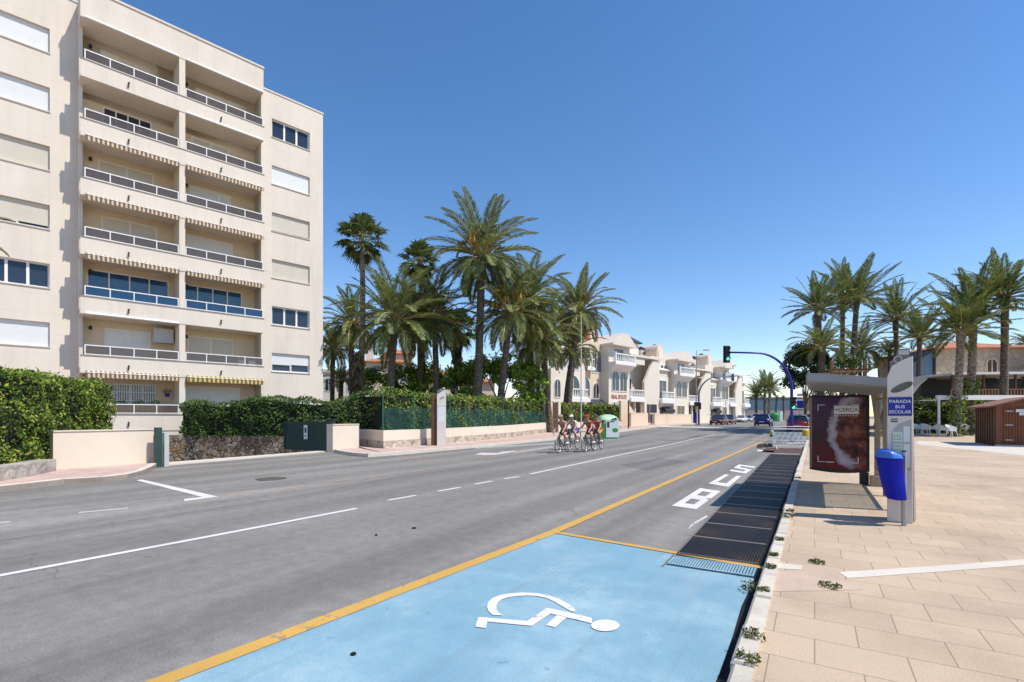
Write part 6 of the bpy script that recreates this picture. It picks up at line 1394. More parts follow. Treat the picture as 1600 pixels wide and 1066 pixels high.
b2 = litter_bin('second blue bin hidden behind the pole, only its lid and edge showing', (bp[0] + 0.03, bp[1] + 0.10, 0.12), R(100) + math.pi, False)
# ------------------------------------------------------------------ drain grating along the kerb
def grating_piece(s0, s1, u0a, u0b, mat, label):
    """one section of bar grating; u0a/u0b: road-side edge at both ends; nosing bars across, fine bars along the street"""
    t = thing('drain_grate', label, 'drain grate', US(0, 0), 0, 'drain gratings along the kerb')
    z = 0.016; u1 = -0.53; us = lambda f, s: u1 + ((u0a + (u0b - u0a) * (s - s0) / (s1 - s0)) - u1) * f
    mb = MB(); n = 30
    for i in range(n):
        f0 = (i + 0.10) / n; f1 = (i + 0.74) / n
        p = [US(us(f0, s0 + .03), s0 + .03), US(us(f1, s0 + .03), s0 + .03), US(us(f1, s1 - .03), s1 - .03), US(us(f0, s1 - .03), s1 - .03)]
        mb.add([(a[0], a[1], 0.008) for a in p] + [(a[0], a[1], z) for a in p], [(0, 1, 5, 4), (1, 2, 6, 5), (2, 3, 7, 6), (3, 0, 4, 7), (4, 5, 6, 7), (4, 7, 6, 5)][:5])
    k = 0
    mb.build('bars', mat, t, uvf=lambda x, y, zz: toUS(x, y))
    e = MB()
    def bar(sa, sb, h=0.019):
        p = [US(us(0, sa), sa), US(us(1, sa), sa), US(us(1, sb), sb), US(us(0, sb), sb)]
        e.add([(a[0], a[1], 0.006) for a in p] + [(a[0], a[1], h) for a in p], [(0, 1, 5, 4), (1, 2, 6, 5), (2, 3, 7, 6), (3, 0, 4, 7), (4, 5, 6, 7)])
    bar(s0, s0 + .028); bar(s1 - .028, s1 - .002); e.build('frame_bar', 'steel_edge' if mat != 'bay_blue' else mat, t, uvf=lambda x, y, zz: toUS(x, y))
    return t
ue = lambda s: -1.40 - 0.012 * (s - 5.6)
names = ['blue painted end grate beside the disabled parking bay'] + ['%s brown grate counted from the blue painted one' % o for o in ('first', 'second', 'third', 'fourth', 'fifth', 'sixth', 'seventh', 'eighth', 'ninth', 'tenth', 'eleventh', 'twelfth', 'thirteenth', 'fourteenth', 'fifteenth', 'sixteenth', 'seventeenth', 'eighteenth')]
edges = [5.62, 5.98] + [6.12 + 0.98 * i for i in range(19)]
for i in range(len(edges) - 1):
    if i == 0: grating_piece(edges[0], edges[1], ue(5.62), ue(5.98), 'bay_blue', names[0])
    elif i - 1 < 18 and i >= 1: grating_piece(edges[i] if i > 1 else 6.10, edges[i + 1], ue(edges[i]), ue(edges[i + 1]), 'rusty_steel', names[i])
strip('drain_pit_shade', [US(-0.50, s)[:2] for s in np.linspace(5.6, 24.2, 20)], [US(ue(s) , s)[:2] for s in np.linspace(5.6, 24.2, 20)], 0.005, 'void_black')  # flat black sheet stands in for the shaded pit under the bars
paint_line('grate_edge', [US(ue(s) - 0.02, s)[:2] for s in np.linspace(5.5, 24.2, 12)], 0.022, 'steel_edge', 0.008, 12)
strip('kerb_shade_strip', [US(-0.452, s)[:2] for s in np.linspace(-2, 24.2, 40)], [US(-0.525 - 0.012 * math.sin(s * 3), s)[:2] for s in np.linspace(-2, 24.2, 40)], 0.0105, 'void_black')  # flat black strip on the road paints the shade along the kerb face

# ------------------------------------------------------------------ weeds along the kerb
wrng = np.random.default_rng(77)
for i, (px, py, r, lab) in enumerate(((1168, 1040, 0.085, 'nearest leafy weed growing over the kerb stones'), (1178, 1003, 0.09, 'dry yellowish weed on the kerb beside the blue bay'), (1173, 908, 0.12, 'green weed in the gutter at the corner of the blue bay'), (1193, 930, 0.07, 'small weed behind the kerb, above the dry yellowish weed'), (1204, 893, 0.07, 'weed at the kerb beside the broken paving'),
        (1277, 883, 0.10, 'flat grass tuft at the back of the broken paving'), (1297, 921, 0.11, 'flat grass tuft in front of the broken paving'), (1229, 812, 0.11, 'weed on the kerb where the totem shadow falls'), (1234, 803, 0.08, 'weed on the kerb just beyond the totem shadow'), (1209, 873, 0.06, 'tiny weed beside the kerb near the first grates'), (1218, 848, 0.06, 'tiny weed in the kerb joint by the second grate'), (1247, 750, 0.08, 'weed on the kerb before the poster panel'))):
    r *= 0.8; g = G(px, py, 0.10); n = 110; a = wrng.uniform(0, 6.283, n); q = r * np.sqrt(wrng.uniform(0, 1, n)); flat = 0.35 if i in (5, 6) else 1.0
    P = np.stack([q * np.cos(a), q * np.sin(a), wrng.uniform(0.0, 0.7, n) * r * flat + 0.006], 1); nr = P * 3 + np.array([0, 0, 0.25])
    mb = MB(); leaves(mb, P, nr, 0.034, 0.9, 0.4, wrng); o = mb.build('weed', 'weed_leaf', loc=(g[0], g[1], 0.02 if i == 2 else 0.125)); tag(o, lab, 'weed')

# ------------------------------------------------------------------ traffic lights, lamps, signs
def signal_head(parent, loc, rz, lit=None, h=0.92, back=False):
    q = MB().box(-0.15, 0.15, -0.09, 0.09, 0, h).build('signal_head', 'dark_metal' if not back else 'pole_bluegrey', parent, loc=loc, rz=rz, bevel=0.015)
    for i in range(3):
        z = h * (0.18 + 0.32 * i); col = 'green_light' if (i == 0 and lit) else 'black_plastic'
        MB().prism([(0.10 * math.cos(a), z + 0.10 * math.sin(a)) for a in [6.283 * k / 16 for k in range(16)]], 'y', -0.104, -0.091).build('lens', col, q)
        v = MB(); vs = []; m = 10
        for k in range(m + 1):
            a = math.pi * k / m; vs += [(0.125 * math.cos(a), -0.09, z + 0.125 * math.sin(a)), (0.125 * math.cos(a), -0.26, z + 0.125 * math.sin(a))]
        v.add(vs, [(2 * k, 2 * k + 1, 2 * k + 3, 2 * k + 2) for k in range(m)]); v.build('visor', 'dark_metal', q)
    return q
def arch_light(label, px, Y, top_z, reach, pole, back, rz=0.0, r=0.085):
    t = thing('traffic_light', label, 'traffic light', XB(px, Y), rz); rad = min(reach * 0.62, 2.6); z0 = top_z - rad
    pts = [(0, 0, 0), (0, 0, z0 * 0.5), (0, 0, z0)] + [(sgn * (rad - rad * math.cos(a)), 0, z0 + rad * math.sin(a)) for sgn in (1 if reach > 0 else -1,) for a in [math.pi / 2 * k / 12 for k in range(1, 13)]] if reach > 0 else None
    return t, rad, z0
def make_arch(label, px, Y, top_z, reach, sgn, pole, back, r0, r1):
    t = thing('traffic_light', label, 'traffic light', XB(px, Y)); rad = reach * 0.58; z0 = top_z - rad
    pts = [(0, 0, 0), (0, 0, z0 * 0.5), (0, 0, z0)] + [(sgn * rad * (1 - math.cos(a)), 0, z0 + rad * math.sin(a)) for a in [math.pi / 2 * k / 12 for k in range(1, 13)]] + [(sgn * reach, 0, top_z + 0.04)]
    k = len(pts); MB().tube(pts, [r0 + (r1 - r0) * i / (k - 1) for i in range(k)], 10).build('arched_pole', pole, t, smooth=True)
    MB().lathe([(0.2, 0), (0.2, 0.02), (0.13, 0.03), (0.12, 0.3), (0.09, 0.32)], 12).build('pole_base', pole, t)
    signal_head(t, (sgn * (reach + 0.18), 0, top_z - 0.55), math.pi if back else 0.0, not back, 0.96, back)
    if not back:   # contrast board
        MB().box(sgn * (reach + 0.18) - 0.22, sgn * (reach + 0.18) + 0.22, 0.092, 0.105, top_z - 0.62, top_z + 0.48).build('backing_board', 'black_plastic', t)
    return t
t = make_arch('traffic light with a tall blue arched pole and green signal over the road', 1237, 32, 5.68, 3.95, -1, 'pole_blue', False, 0.10, 0.055)
signal_head(t, (-0.08, -0.26, 2.05), 0.0, True, 0.80)
t = make_arch('traffic light with a grey-blue arched pole seen from behind', 1092, 66, 6.4, 4.3, 1, 'pole_bluegrey', True, 0.12, 0.07)
signal_head(t, (0.0, -0.3, 2.1), 0.0, False, 0.9); MB().box(-0.55, -0.12, -0.1, 0.25, 2.5, 3.1).build('side_box', 'dark_metal', t); MB().box(-0.75, -0.35, -0.15, 0.15, 0.3, 1.7).build('control_cabinet', 'pole_blue', t)
def lamp_post(label, px, Y, top, arm, mat='grey_metal', r=0.08):
    t = thing('street_lamp', label, 'street lamp', XB(px, Y), 0, 'street lamps along the left pavement'); z = top
    MB().tube([(0, 0, 0), (0, 0, z * 0.5), (0, 0, z)], [r, r * 0.8, r * 0.6], 10).build('pole', mat, t); MB().lathe([(r * 2.2, 0), (r * 2.2, 0.05), (r * 1.4, 0.35), (r, 0.4)], 10).build('pole_base', mat, t)
    if arm:
        MB().tube([(0, 0, z), (arm * 0.5, 0, z + 0.08), (arm, 0, z + 0.1)], r * 0.45, 6).build('lamp_arm', mat, t); MB().box(arm - 0.35, arm + 0.45, -0.16, 0.16, z + 0.04, z + 0.2).build('lamp_head', 'light_grey', t, bevel=0.03)
    return t
lamp_post('tall plain white lamp pole among the left palms', 908, 34.5, 8.7, 0, 'pale_concrete', 0.05)
lamp_post('nearest armed street lamp, left of the grey-blue traffic light', 1088, 68, 10.1, 1.3)
lamp_post('second armed street lamp, behind the grey-blue signal head', 1134, 92, 10.4, 1.5)
lamp_post('third and farthest armed street lamp on a pale mast', 1160, 112, 10.2, 1.5, 'light_grey', 0.12)
lt = thing('garden_lantern', 'black garden lantern on a post between the ficus and the palms', 'lantern', XB(707, 38)); MB().tube([(0, 0, 0), (0, 0, 3.3)], 0.05, 8).build('post', 'dark_metal', lt); MB().lathe([(0.08, 3.3), (0.14, 3.35), (0.22, 3.85), (0.24, 3.9), (0.1, 4.1), (0.03, 4.2)], 6).build('lamp_head', 'dark_metal', lt); MB().lathe([(0.17, 3.42), (0.205, 3.82)], 6).build('lamp_glass', 'clear_glass', lt)
ps = thing('road_sign', 'square blue sign on a pole right of the blue traffic light pole', 'road sign', XB(1250, 62)); MB().tube([(0, 0, 0), (0, 0, 3.4)], 0.05, 8).build('pole', 'grey_metal', ps); MB().box(-0.55, 0.55, -0.08, -0.05, 2.1, 3.3).build('sign_plate', 'white_paint', ps); MB().box(-0.40, 0.40, -0.10, -0.081, 2.25, 3.15).build('sign_panel', 'sign_blue', ps)

# ------------------------------------------------------------------ barriers round the road works
def barrier(label, p0, ang, L=2.1):
    t = thing('crowd_barrier', label, 'barrier', p0, ang, 'white barriers around the road works'); h = 1.0
    MB().tube([(0, 0, 0.12), (0, 0, h - 0.08), (0.08, 0, h), (L - 0.08, 0, h), (L, 0, h - 0.08), (L, 0, 0.12)], 0.022, 7).tube([(0, 0, 0.16), (L, 0, 0.16)], 0.018, 6).build('barrier_frame', 'white_paint', t)
    mb = MB()
    for i in range(1, 12): mb.tube([(L * i / 12, 0, 0.17), (L * i / 12, 0, 0.44)], 0.010, 5)
    mb.build('bars', 'white_paint', t)
    MB().box(0.03, L - 0.03, -0.02, 0.02, 0.46, 0.66).build('sign_board', 'bin_panel', t)
    s = MB()
    for i in range(7): x = 0.18 + i * (L - 0.4) / 7; s.prism([(x, 0.48), (x + 0.14, 0.48), (x + 0.22, 0.64), (x + 0.08, 0.64)], 'y', -0.026, -0.0205)
    s.build('board_stripes', 'light_grey', t)
    for x in (0.12, L - 0.12): MB().tube([(x, -0.3, 0.0), (x, -0.02, 0.15), (x, 0.02, 0.15), (x, 0.3, 0.0)], 0.018, 6).build('foot', 'white_paint', t)
    return t
a = G(1208, 702); b = G(1258, 700)
barrier('nearest white barrier across the end of the drain grating', (*a, 0), math.atan2(-0.25, 1))
barrier('second white barrier standing behind the nearest one', (*G(1206, 692), 0), math.atan2(-0.3, 1), 2.4)
barrier('white barrier running back along the kerb beside the blue pole', (a[0] + 1.95, a[1] - 0.4, 0), RD, 2.2)
for lab, px, py in (('yellow warning lamp on the left end of the nearest barrier', 1206, 674), ('yellow warning lamp by the poster panel end of the barrier', 1259, 676)):
    g = W(px, py + 4, 24.9); big = 1.7 if px > 1230 else 1.0
    t = thing('warning_lamp', lab, 'warning lamp', g - Vector((0, 0, 0.05))); MB().lathe([(0.06 * big, 0), (0.09 * big, 0.05), (0.09 * big, 0.16 * big), (0.04 * big, 0.22 * big)], 10).build('lamp_body', 'yellow_paint', t); MB().box(-0.09 * big, 0.09 * big, -0.04, 0.04, -0.10, -0.002).build('battery_box', 'dark_metal', t)
tl = thing('timber_plank', 'pale plank lying across the road works behind the barrier', 'plank', (*G(1228, 697), 0.1), 0.45); MB().box(0, 1.6, -0.07, 0.07, 0.02, 0.06).build('board', 'pale_concrete', tl)
tag(strip('road_works_pit', [US(-0.5, s)[:2] for s in (25.2, 29)], [US(-2.1, s)[:2] for s in (25.2, 29)], 0.006, 'wood_dark'), kind='structure')
for i, (px, py, sx) in enumerate(((1187, 700, 0.12), (1191, 699.4, 0.09), (1196, 699, 0.2), (1203, 698.5, 0.16))):
    g = G(px, py); o = MB().box(-sx, sx, -0.06, 0.06, 0.0, 0.14 if i != 1 else 0.09).box(-sx * 0.5, sx * 0.4, -0.05, 0.05, 0.14 if i != 1 else 0.09, 0.2).build('rubble_block', 'manhole_iron', loc=(*g, 0.003), rz=i * 0.7, bevel=0.015); tag(o, ('leftmost dark rubble block by the barrier foot', 'smallest dark rubble block, second from the left', 'largest dark rubble block near the barrier foot', 'dark rubble block touching the barrier foot')[i], 'rubble')

# ------------------------------------------------------------------ recycling bin
gb = thing('recycling_bin', 'green domed recycling bin with a white front panel by the hedge wall', 'recycling bin', (*G(949, 686.5), 0.0), 0.12)
mb = MB(); m = 16; vs = []
for z, w, d in ((0.06, 1.38, 1.2), (1.12, 1.40, 1.2), (1.40, 1.42, 1.22), (1.58, 1.20, 1.0), (1.70, 0.8, 0.6), (1.76, 0.2, 0.15)):
    for i in range(m):
        a = 6.283185 * (i + .5) / m; c, s = math.cos(a), math.sin(a); vs.append((w / 2 * math.copysign(abs(c) ** 0.4, c), d / 2 * math.copysign(abs(s) ** 0.4, s), z))
mb.add(vs[:2 * m], [(i, (i + 1) % m, m + (i + 1) % m, m + i) for i in range(m)] + [list(range(m))[::-1]]); mb.build('bin_body', 'bin_green', gb, smooth=False)
mb = MB(); mb.add([(x, y, z + (0.002 if j < m else 0)) for j, (x, y, z) in enumerate(vs[m:])], [(k * m + i, k * m + (i + 1) % m, (k + 1) * m + (i + 1) % m, (k + 1) * m + i) for k in range(4) for i in range(m)] + [list(range(4 * m, 5 * m))]); mb.build('dome_lid', 'bin_pale_green', gb)
MB().box(-0.28, 0.64, -0.625, -0.605, 0.16, 1.36).build('front_panel', 'bin_panel', gb)
mb = MB(); mb.prism([(0.10, 1.42), (0.22, 1.50), (0.30, 1.47), (0.40, 1.56), (0.52, 1.44), (0.45, 1.40), (0.1, 1.39)], 'y', -0.66, -0.60); mb.box(-0.22, -0.05, -0.632, -0.626, 0.85, 1.25); mb.box(-0.02, 0.3, -0.632, -0.626, 1.22, 1.28); mb.build('dark_print', 'slate', gb)
mb = MB(); mb.prism([(0.36 + 0.22 * math.cos(a), 0.66 + 0.15 * math.sin(a)) for a in [6.283 * i / 16 for i in range(16)]], 'y', -0.633, -0.6265); mb.build('green_print', 'bin_green', gb)
MB().prism([(-0.5 + 0.09 * math.cos(a), 1.25 + 0.09 * math.sin(a)) for a in [6.283 * i / 12 for i in range(12)]], 'y', -0.64, -0.60).build('bottle_hole', 'black_plastic', gb)
MB().box(-0.72, 0.72, -0.62, 0.62, 0.0, 0.058).build('base', 'bin_pale_green', gb)
g2 = thing('recycling_bin', 'tiny green and white recycling bins beyond the blue car', 'recycling bin', XB(1211, 118)); MB().lathe([(0.9, 0.0), (1.0, 0.1), (1.05, 1.5), (0.8, 1.9), (0.2, 2.1)], 12).build('bin_body', 'bin_green', g2); MB().box(0.9, 1.6, -0.5, 0.5, 0.05, 2.3).build('side_panel', 'bin_panel', g2)

# ------------------------------------------------------------------ cars
def car(label, loc, rz, paint_, L=4.1, Wd=1.72, Hh=1.46, kind='hatch', roof=None, rear_light=True):
    t = thing('parked_car' if 'parked' in label else 'car', label, 'car', loc, rz)
    h = Wd / 2; zb = 0.22; belt = Hh * 0.62
    # stations along x (front = +x): x, half width, sill z, shoulder z
    S = [(-L / 2, h * 0.80, 0.36, belt * 0.78), (-L / 2 + 0.10, h * 0.90, 0.28, belt * 0.97), (-L / 2 + 0.55, h * 0.98, zb, belt), (-0.2, h, zb, belt), (L * 0.18, h, zb, belt * 0.97), (L * 0.30, h * 0.98, zb, belt * 0.90), (L / 2 - 0.25, h * 0.93, 0.24, belt * 0.80), (L / 2 - 0.05, h * 0.84, 0.28, belt * 0.66), (L / 2, h * 0.74, 0.36, belt * 0.5)]
    mb = MB(); vs = []; prof = lambda w, a, b: [(-w * 0.86, a), (-w, a + (b - a) * 0.25), (-w, a + (b - a) * 0.72), (-w * 0.93, b), (-w * 0.5, b + 0.03), (w * 0.5, b + 0.03), (w * 0.93, b), (w, a + (b - a) * 0.72), (w, a + (b - a) * 0.25), (w * 0.86, a)]
    for x, w, a, b in S: vs += [(x, p[0], p[1]) for p in prof(w, a, b)]
    n = 10; k = len(S); mb.add(vs, [(i * n + j, (i + 1) * n + j, (i + 1) * n + (j + 1) % n, i * n + (j + 1) % n) for i in range(k - 1) for j in range(n)] + [list(range(n)), list(range((k - 1) * n, k * n))[::-1]])
    mb.build('body', paint_, t, smooth=True)
    rx0, rx1 = (-L / 2 + 0.42, L * 0.06) if kind == 'hatch' else (-L / 2 + 1.0, L * 0.05)
    gx0, gx1 = (-L / 2 + 0.12, L * 0.27) if kind == 'hatch' else (-L / 2 + 0.45, L * 0.27)
    gb_ = belt - 0.02; rw = h * 0.70; gw = h * 0.92
    g = MB(); g.add([(gx0, -gw, gb_), (gx1, -gw, gb_), (gx1, gw, gb_), (gx0, gw, gb_), (rx0, -rw, Hh - 0.06), (rx1, -rw, Hh - 0.06), (rx1, rw, Hh - 0.06), (rx0, rw, Hh - 0.06)], [(0, 1, 5, 4), (1, 2, 6, 5), (2, 3, 7, 6), (3, 0, 4, 7), (4, 5, 6, 7)]); g.build('window', 'dark_glass', t)
    r = MB(); r.add([(rx0 - 0.06, -rw - 0.03, Hh - 0.075), (rx1 + 0.08, -rw - 0.03, Hh - 0.075), (rx1 + 0.08, rw + 0.03, Hh - 0.075), (rx0 - 0.06, rw + 0.03, Hh - 0.075), (rx0 + 0.1, -rw * 0.85, Hh), (rx1 - 0.1, -rw * 0.85, Hh - 0.005), (rx1 - 0.1, rw * 0.85, Hh - 0.005), (rx0 + 0.1, rw * 0.85, Hh)], [(0, 3, 2, 1), (4, 5, 6, 7), (0, 1, 5, 4), (1, 2, 6, 5), (2, 3, 7, 6), (3, 0, 4, 7)]); r.build('roof', roof or paint_, t)
    for sy in (-1, 1):
        for (xa, xb) in ((gx1, rx1), (gx0, rx0), (0.0, -0.02)):
            MB().tube([(xa, sy * (gw + 0.01), gb_), (xb, sy * (rw + 0.02), Hh - 0.07)], 0.045, 5).build('pillar', roof or paint_, t)
        for x in (-L * 0.31, L * 0.31):
            w = MB(); w.torus((x, sy * (h - 0.10), 0.31), 0.225, 0.085, 'y', 18, 8); tw = w.build('wheel', 'rubber', t, smooth=True); q = MB(); q.prism([(x + 0.17 * math.cos(a), 0.31 + 0.17 * math.sin(a)) for a in [6.283 * i / 12 for i in range(12)]], 'y', sy * (h - 0.10) - 0.07, sy * (h - 0.10) + 0.07); q.build('rim', 'rim', tw)
        MB().box(L / 2 - 0.20, L / 2 - 0.06, min(sy * h * 0.45, sy * h * 0.8), max(sy * h * 0.45, sy * h * 0.8), belt * 0.62, belt * 0.74).build('headlight', 'lamp_clear', t)
        MB().box(-L / 2 - 0.01, -L / 2 + 0.14, min(sy * h * 0.6, sy * h * 0.88), max(sy * h * 0.6, sy * h * 0.88), belt * 0.66, belt * 0.86).build('tail_light', 'lamp_red', t)
        MB().box(L * 0.19, L * 0.23, min(sy * (h + 0.005), sy * (h + 0.16)), max(sy * (h + 0.005), sy * (h + 0.16)), belt + 0.01, belt + 0.13).build('mirror', paint_, t)
    MB().box(-L / 2 - 0.02, -L / 2 + 0.02, -0.26, 0.26, belt * 0.55, belt * 0.66).box(L / 2 - 0.0, L / 2 + 0.02, -0.26, 0.26, 0.42, 0.53).build('number_plate', 'paint_white', t)
    MB().box(-L / 2 - 0.012, -L / 2 + 0.08, -h * 0.78, h * 0.78, 0.28, 0.42).box(L / 2 - 0.08, L / 2 + 0.012, -h * 0.7, h * 0.7, 0.27, 0.40).build('bumper', 'black_plastic', t)
    return t
back = RD + math.pi      # nose towards the camera, parked on the left side
car('nearer maroon car parked on the far left kerb, nose towards us', XB(1124, 69), back - 0.12, 'car_maroon', kind='sedan')
car('second maroon car parked behind the nearer one', XB(1138, 74), back - 0.05, 'car_maroon')
car('white saloon car parked beyond the maroon cars', XB(1158, 96), back - 0.1, 'car_white', kind='sedan')
car('silver-blue car parked behind the white saloon', XB(1169, 100), back, 'car_silver')
car('white van far up the road behind the parked cars', XB(1181, 135), back, 'car_white', 4.6, 1.9, 2.0)
car('blue car driving away in the right lane', XB(1193.5, 61), RD - 0.05, 'car_blue', 4.0, 1.78, 1.47)
car('red car with a pale roof stopped behind the blue traffic light pole', XB(1247, 45), RD, 'car_red', 4.1, 1.76, 1.58, roof='car_silver')
car('pale car in the distance right of the pale-roofed red car', XB(1263, 75), RD, 'car_silver', 4.2, 1.75, 1.6)
rsn = thing('roundabout_sign', 'round dark sign on the railings of the far garden wall', 'sign', XB(1116, 90)); MB().lathe([(0.02, 0), (0.05, 0), (0.05, 3.0), (0.02, 3.0)], 8).build('pole', 'grey_metal', rsn); MB().prism([(0.75 * math.cos(a), 3.3 + 0.75 * math.sin(a)) for a in [6.283 * i / 20 for i in range(20)]], 'y', -0.08, 0.0).build('sign_plate', 'wood_dark', rsn)

# ------------------------------------------------------------------ cyclists
def bicycle(label, loc, rz, col):
    t = thing('bicycle', label, 'bicycle', loc, rz, 'bicycles of the passing riders')
    r = 0.335
    for x in (-0.5, 0.5):
        w = MB(); w.torus((x, 0, r), r - 0.015, 0.016, 'y', 28, 6); tw = w.build('wheel', 'rubber', t, smooth=True)
        s = MB()
        for i in range(12):
            a = 6.283 * i / 12; s.tube([(x, 0.012 * (1 if i % 2 else -1), r), (x + (r - 0.02) * math.cos(a), 0, r + (r - 0.02) * math.sin(a))], 0.003, 3)
        s.torus((x, 0, r), r - 0.035, 0.008, 'y', 24, 4); s.tube([(x, -0.05, r), (x, 0.05, r)], 0.02, 8); s.build('rim', 'rim', tw)
    bb, st, hd, hd2 = (-0.06, 0, 0.28), (-0.2, 0, 0.80), (0.36, 0, 0.82), (0.40, 0, 0.68)
    f = MB()
    for a, b, q in ((bb, st, .016), (st, hd, .016), (bb, hd2, .019), (hd, hd2, .02)): f.tube([a, b], q, 7)
    for sy in (-0.05, 0.05): f.tube([(-0.5, sy, r), (bb[0], sy * .6, bb[2])], .01, 5); f.tube([(-0.5, sy, r), (st[0], sy * .4, st[2] - 0.06)], .009, 5); f.tube([hd2, (0.44, sy, 0.6), (0.5, sy, r)], .012, 5)
    f.tube([st, (-0.225, 0, 0.92)], .013, 6); f.tube([hd, (0.345, 0, 0.92), (0.42, 0, 0.93)], .013, 6); f.build('frame', col, t, smooth=True)
    MB().add([(-0.36, -0.07, 0.935), (-0.36, 0.07, 0.935), (-0.2, 0.03, 0.945), (-0.08, 0.015, 0.94), (-0.08, -0.015, 0.94), (-0.2, -0.03, 0.945), (-0.36, -0.06, 0.90), (-0.36, 0.06, 0.90), (-0.1, 0.01, 0.915), (-0.1, -0.01, 0.915)], [(0, 5, 4, 3, 2, 1), (6, 7, 8, 9), (0, 1, 7, 6), (1, 2, 3, 8, 7), (3, 4, 9, 8), (4, 5, 0, 6, 9)]).build('saddle', 'black_plastic', t)
    MB().tube([(0.42, -0.2, 0.93), (0.42, 0.2, 0.93)], .013, 6).tube([(0.42, -0.2, 0.93), (0.52, -0.21, 0.92), (0.55, -0.21, 0.85), (0.48, -0.21, 0.79)], .013, 6).tube([(0.42, 0.2, 0.93), (0.52, 0.21, 0.92), (0.55, 0.21, 0.85), (0.48, 0.21, 0.79)], .013, 6).build('handlebar', 'black_plastic', t)
    MB().tube([(-0.06, -0.07, 0.28), (0.07, -0.09, 0.17)], .011, 5).tube([(-0.06, 0.07, 0.28), (-0.19, 0.09, 0.39)], .011, 5).box(0.03, 0.11, -0.16, -0.08, 0.155, 0.175).box(-0.23, -0.15, 0.08, 0.16, 0.38, 0.40).torus((-0.06, -0.06, 0.28), 0.09, 0.006, 'y', 16, 4).build('crankset', 'grey_metal', t)
    return t
def rider(label, loc, rz, jersey, shorts, helmet, tall=1.0):
    t = thing('person', label, 'person', loc, rz)
    V = []; E = []; Rr = []
    def v(p, r, par=None):
        V.append(p); Rr.append(r); i = len(V) - 1
        if par is not None: E.append((par, i))
        return i
    pel = v((-0.22, 0, 0.98), 0.13); sp = v((-0.06, 0, 1.16), 0.125, pel); ch = v((0.10, 0, 1.32), 0.14, sp); nk = v((0.19, 0, 1.42), 0.06, ch); h1 = v((0.25, 0, 1.50), 0.085, nk); h2 = v((0.29, 0, 1.585), 0.10, h1); v((0.30, 0, 1.66), 0.07, h2)
    arms = []; legs = []
    for sy in (-1, 1):
        sh = v((0.12, sy * 0.17, 1.35), 0.062, ch); el = v((0.28, sy * 0.235, 1.14), 0.045, sh); wr = v((0.46, sy * 0.215, 0.98), 0.032, el); hn = v((0.53, sy * 0.21, 0.945), 0.038, wr)
        for q, (fx_, fz) in enumerate(((0.045, -0.045), (0.050, -0.02), (0.04, -0.07))): f = v((0.53 + fx_, sy * (0.195 + 0.014 * q), 0.945 + fz), 0.011, hn)
        foot = ((0.07, -0.12, 0.21) if sy < 0 else (-0.19, 0.12, 0.43)); kn = (0.22, sy * 0.13, 0.66) if sy < 0 else (0.20, sy * 0.13, 0.82)
        hp = v((-0.16, sy * 0.10, 0.93), 0.098, pel); k = v(kn, 0.062, hp); ca = v(tuple(Vector(kn).lerp(Vector(foot), 0.35) + Vector((-0.03, 0, 0))), 0.056, k); an = v((foot[0] - 0.06, foot[1], foot[2] + 0.06), 0.036, ca); v((foot[0] + 0.09, foot[1], foot[2] + 0.005), 0.035, an)
    skin_obj('person', V, E, Rr, 'skin', t, 0, 1).name = 'body'
    JV = [(-0.24, 0, 1.03), (-0.06, 0, 1.165), (0.10, 0, 1.325), (0.17, 0, 1.39)]; JE = [(0, 1), (1, 2), (2, 3)]; JR = [0.145, 0.142, 0.158, 0.08]
    for sy in (-1, 1): JV += [(0.125, sy * 0.175, 1.35), (0.20, sy * 0.208, 1.25)]; JE += [(2, len(JV) - 2), (len(JV) - 2, len(JV) - 1)]; JR += [0.078, 0.068]
    skin_obj('jersey', JV, JE, JR, jersey, t, 1, 1)
    SV = [(-0.23, 0, 0.99)]; SE = []; SR = [0.148]
    for sy in (-1, 1):
        kn = (0.22, sy * 0.13, 0.66) if sy < 0 else (0.20, sy * 0.13, 0.82); hp = Vector((-0.16, sy * 0.10, 0.93)); m_ = hp.lerp(Vector(kn), 0.62)
        SV += [tuple(hp), tuple(m_)]; SE += [(0, len(SV) - 2), (len(SV) - 2, len(SV) - 1)]; SR += [0.112, 0.09]
    skin_obj('shorts', SV, SE, SR, shorts, t, 0, 1)
    hm = MB(); vs = []; m = 14
    for j in range(6):
        a = math.pi / 2 * j / 5
        for i in range(m): w = 6.283 * i / m; vs.append((0.285 + 0.15 * math.cos(a) * math.cos(w), 0.105 * math.cos(a) * math.sin(w), 1.61 + 0.10 * math.sin(a) + 0.03 * math.cos(w) * -1))
    hm.add(vs, [(j * m + i, j * m + (i + 1) % m, (j + 1) * m + (i + 1) % m, (j + 1) * m + i) for j in range(5) for i in range(m)] + [list(range(m))[::-1]]); hm.build('helmet', helmet, t, smooth=True)
    for sy in (-1, 1):
        foot = ((0.07, -0.12, 0.21) if sy < 0 else (-0.19, 0.12, 0.43)); MB().box(foot[0] - 0.10, foot[0] + 0.15, foot[1] - 0.045, foot[1] + 0.045, foot[2] - 0.035, foot[2] + 0.03).build('shoe', 'paint_white' if sy < 0 else 'paint_white', t, bevel=0.02)
    fm = MB()   # nose, ears, eyes
    fm.tube([(0.385, 0, 1.55), (0.405, 0, 1.525)], [0.012, 0.018], 6)
    for sy in (-1, 1): fm.tube([(0.27, sy * 0.095, 1.57), (0.26, sy * 0.108, 1.55)], [0.02, 0.016], 6)
    fm.build('face_detail', 'skin', t); ey = MB(); ey.box(0.368, 0.388, -0.065, 0.065, 1.565, 1.59); ey.build('sunglasses', 'black_plastic', t)
    return t
rd = RD + math.pi
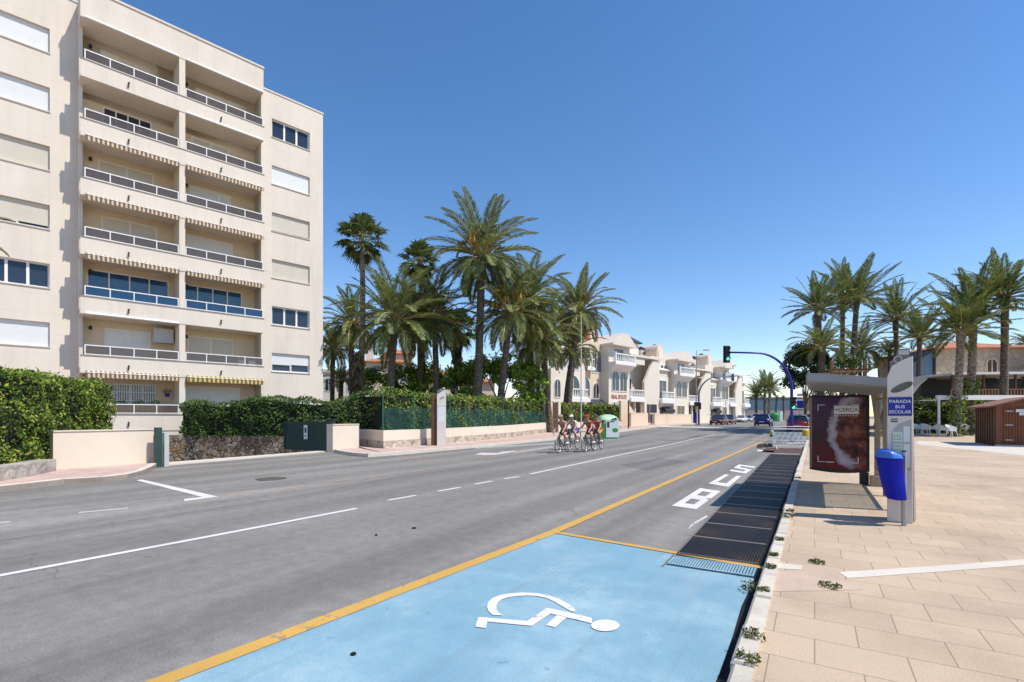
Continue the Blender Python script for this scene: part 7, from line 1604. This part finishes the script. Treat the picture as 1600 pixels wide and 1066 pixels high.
for i, (px, py, lab, jr, shs, hel, fc, dz) in enumerate(((880, 707.5, 'cyclist in a grey-brown jersey, front left of the riding group', 'jersey_grey', 'shorts_black', 'jersey_grey', 'dark_metal', 0.0), (896, 703, 'cyclist in a white jersey and bright blue shorts, second in the group', 'jersey_white', 'shorts_blue', 'jersey_white', 'light_grey', 0.05),
        (921, 706, 'cyclist in a red jersey leading the right pair', 'jersey_red', 'shorts_black', 'jersey_red', 'dark_metal', -0.05), (934, 703.5, 'cyclist in a red and orange outfit at the right end of the group', 'jersey_red', 'jersey_orange', 'hair', 'dark_metal', 0.02))):
    g = G(px, py); loc = (g[0], g[1], 0.004)
    bicycle(('racing bicycle under the grey-brown rider', 'racing bicycle under the blue-shorts rider', 'racing bicycle under the first red rider', 'racing bicycle under the rider in orange shorts')[i], loc, rd + dz, fc)
    rider(lab, loc, rd + dz, jr, shs, hel)

# ------------------------------------------------------------------ sky, sun, camera
SUN_EL = R(57.0); sx, sy_ = 0.935, -0.355; SUN_AZ = math.atan2(sx, sy_)
w = bpy.data.worlds.new('World'); SC.world = w; w.use_nodes = True; nt = w.node_tree
bg = nt.nodes['Background']; sky = nt.nodes.new('ShaderNodeTexSky'); sky.sky_type = 'NISHITA'; sky.sun_disc = False
sky.sun_elevation = SUN_EL; sky.sun_rotation = SUN_AZ; sky.altitude = 0; sky.air_density = 1.0; sky.dust_density = 0.0; sky.ozone_density = 3.0
hs = nt.nodes.new('ShaderNodeHueSaturation'); hs.inputs['Saturation'].default_value = 1.27; hs.inputs['Value'].default_value = 1.16
tint = mixc(nt, 1.0, sky.outputs[0], (1.19, 1.075, 1.04), 'MULTIPLY'); nt.links.new(tint, hs.inputs['Color']); nt.links.new(hs.outputs[0], bg.inputs['Color']); bg.inputs['Strength'].default_value = 0.15
ld = bpy.data.lights.new('sun', 'SUN'); ld.energy = 5.0; ld.angle = R(0.53); ld.color = (1.0, 0.945, 0.86)
lo = bpy.data.objects.new('sun', ld); COL.objects.link(lo); S = Vector((sx * math.cos(SUN_EL), sy_ * math.cos(SUN_EL), math.sin(SUN_EL))); lo.rotation_euler = S.to_track_quat('Z', 'Y').to_euler()
cd = bpy.data.cameras.new('camera'); cam = bpy.data.objects.new('camera', cd); COL.objects.link(cam); SC.camera = cam
cd.sensor_width = 36.0; cd.lens = F / 1600.0 * 36.0; cd.shift_y = (650.0 - 533.0) / 1600.0; cd.clip_start = 0.05; cd.clip_end = 6000
cam.location = (0, 0, EYE); cam.rotation_euler = (math.pi / 2, 0, 0)
SC.view_settings.view_transform = 'Standard'; SC.view_settings.look = 'None'; SC.view_settings.exposure = 0.0; SC.view_settings.gamma = 1.0
SC.cycles.max_bounces = 6; SC.cycles.transparent_max_bounces = 12; SC.cycles.caustics_reflective = False; SC.cycles.caustics_refractive = False
SC.cycles.use_denoising = True
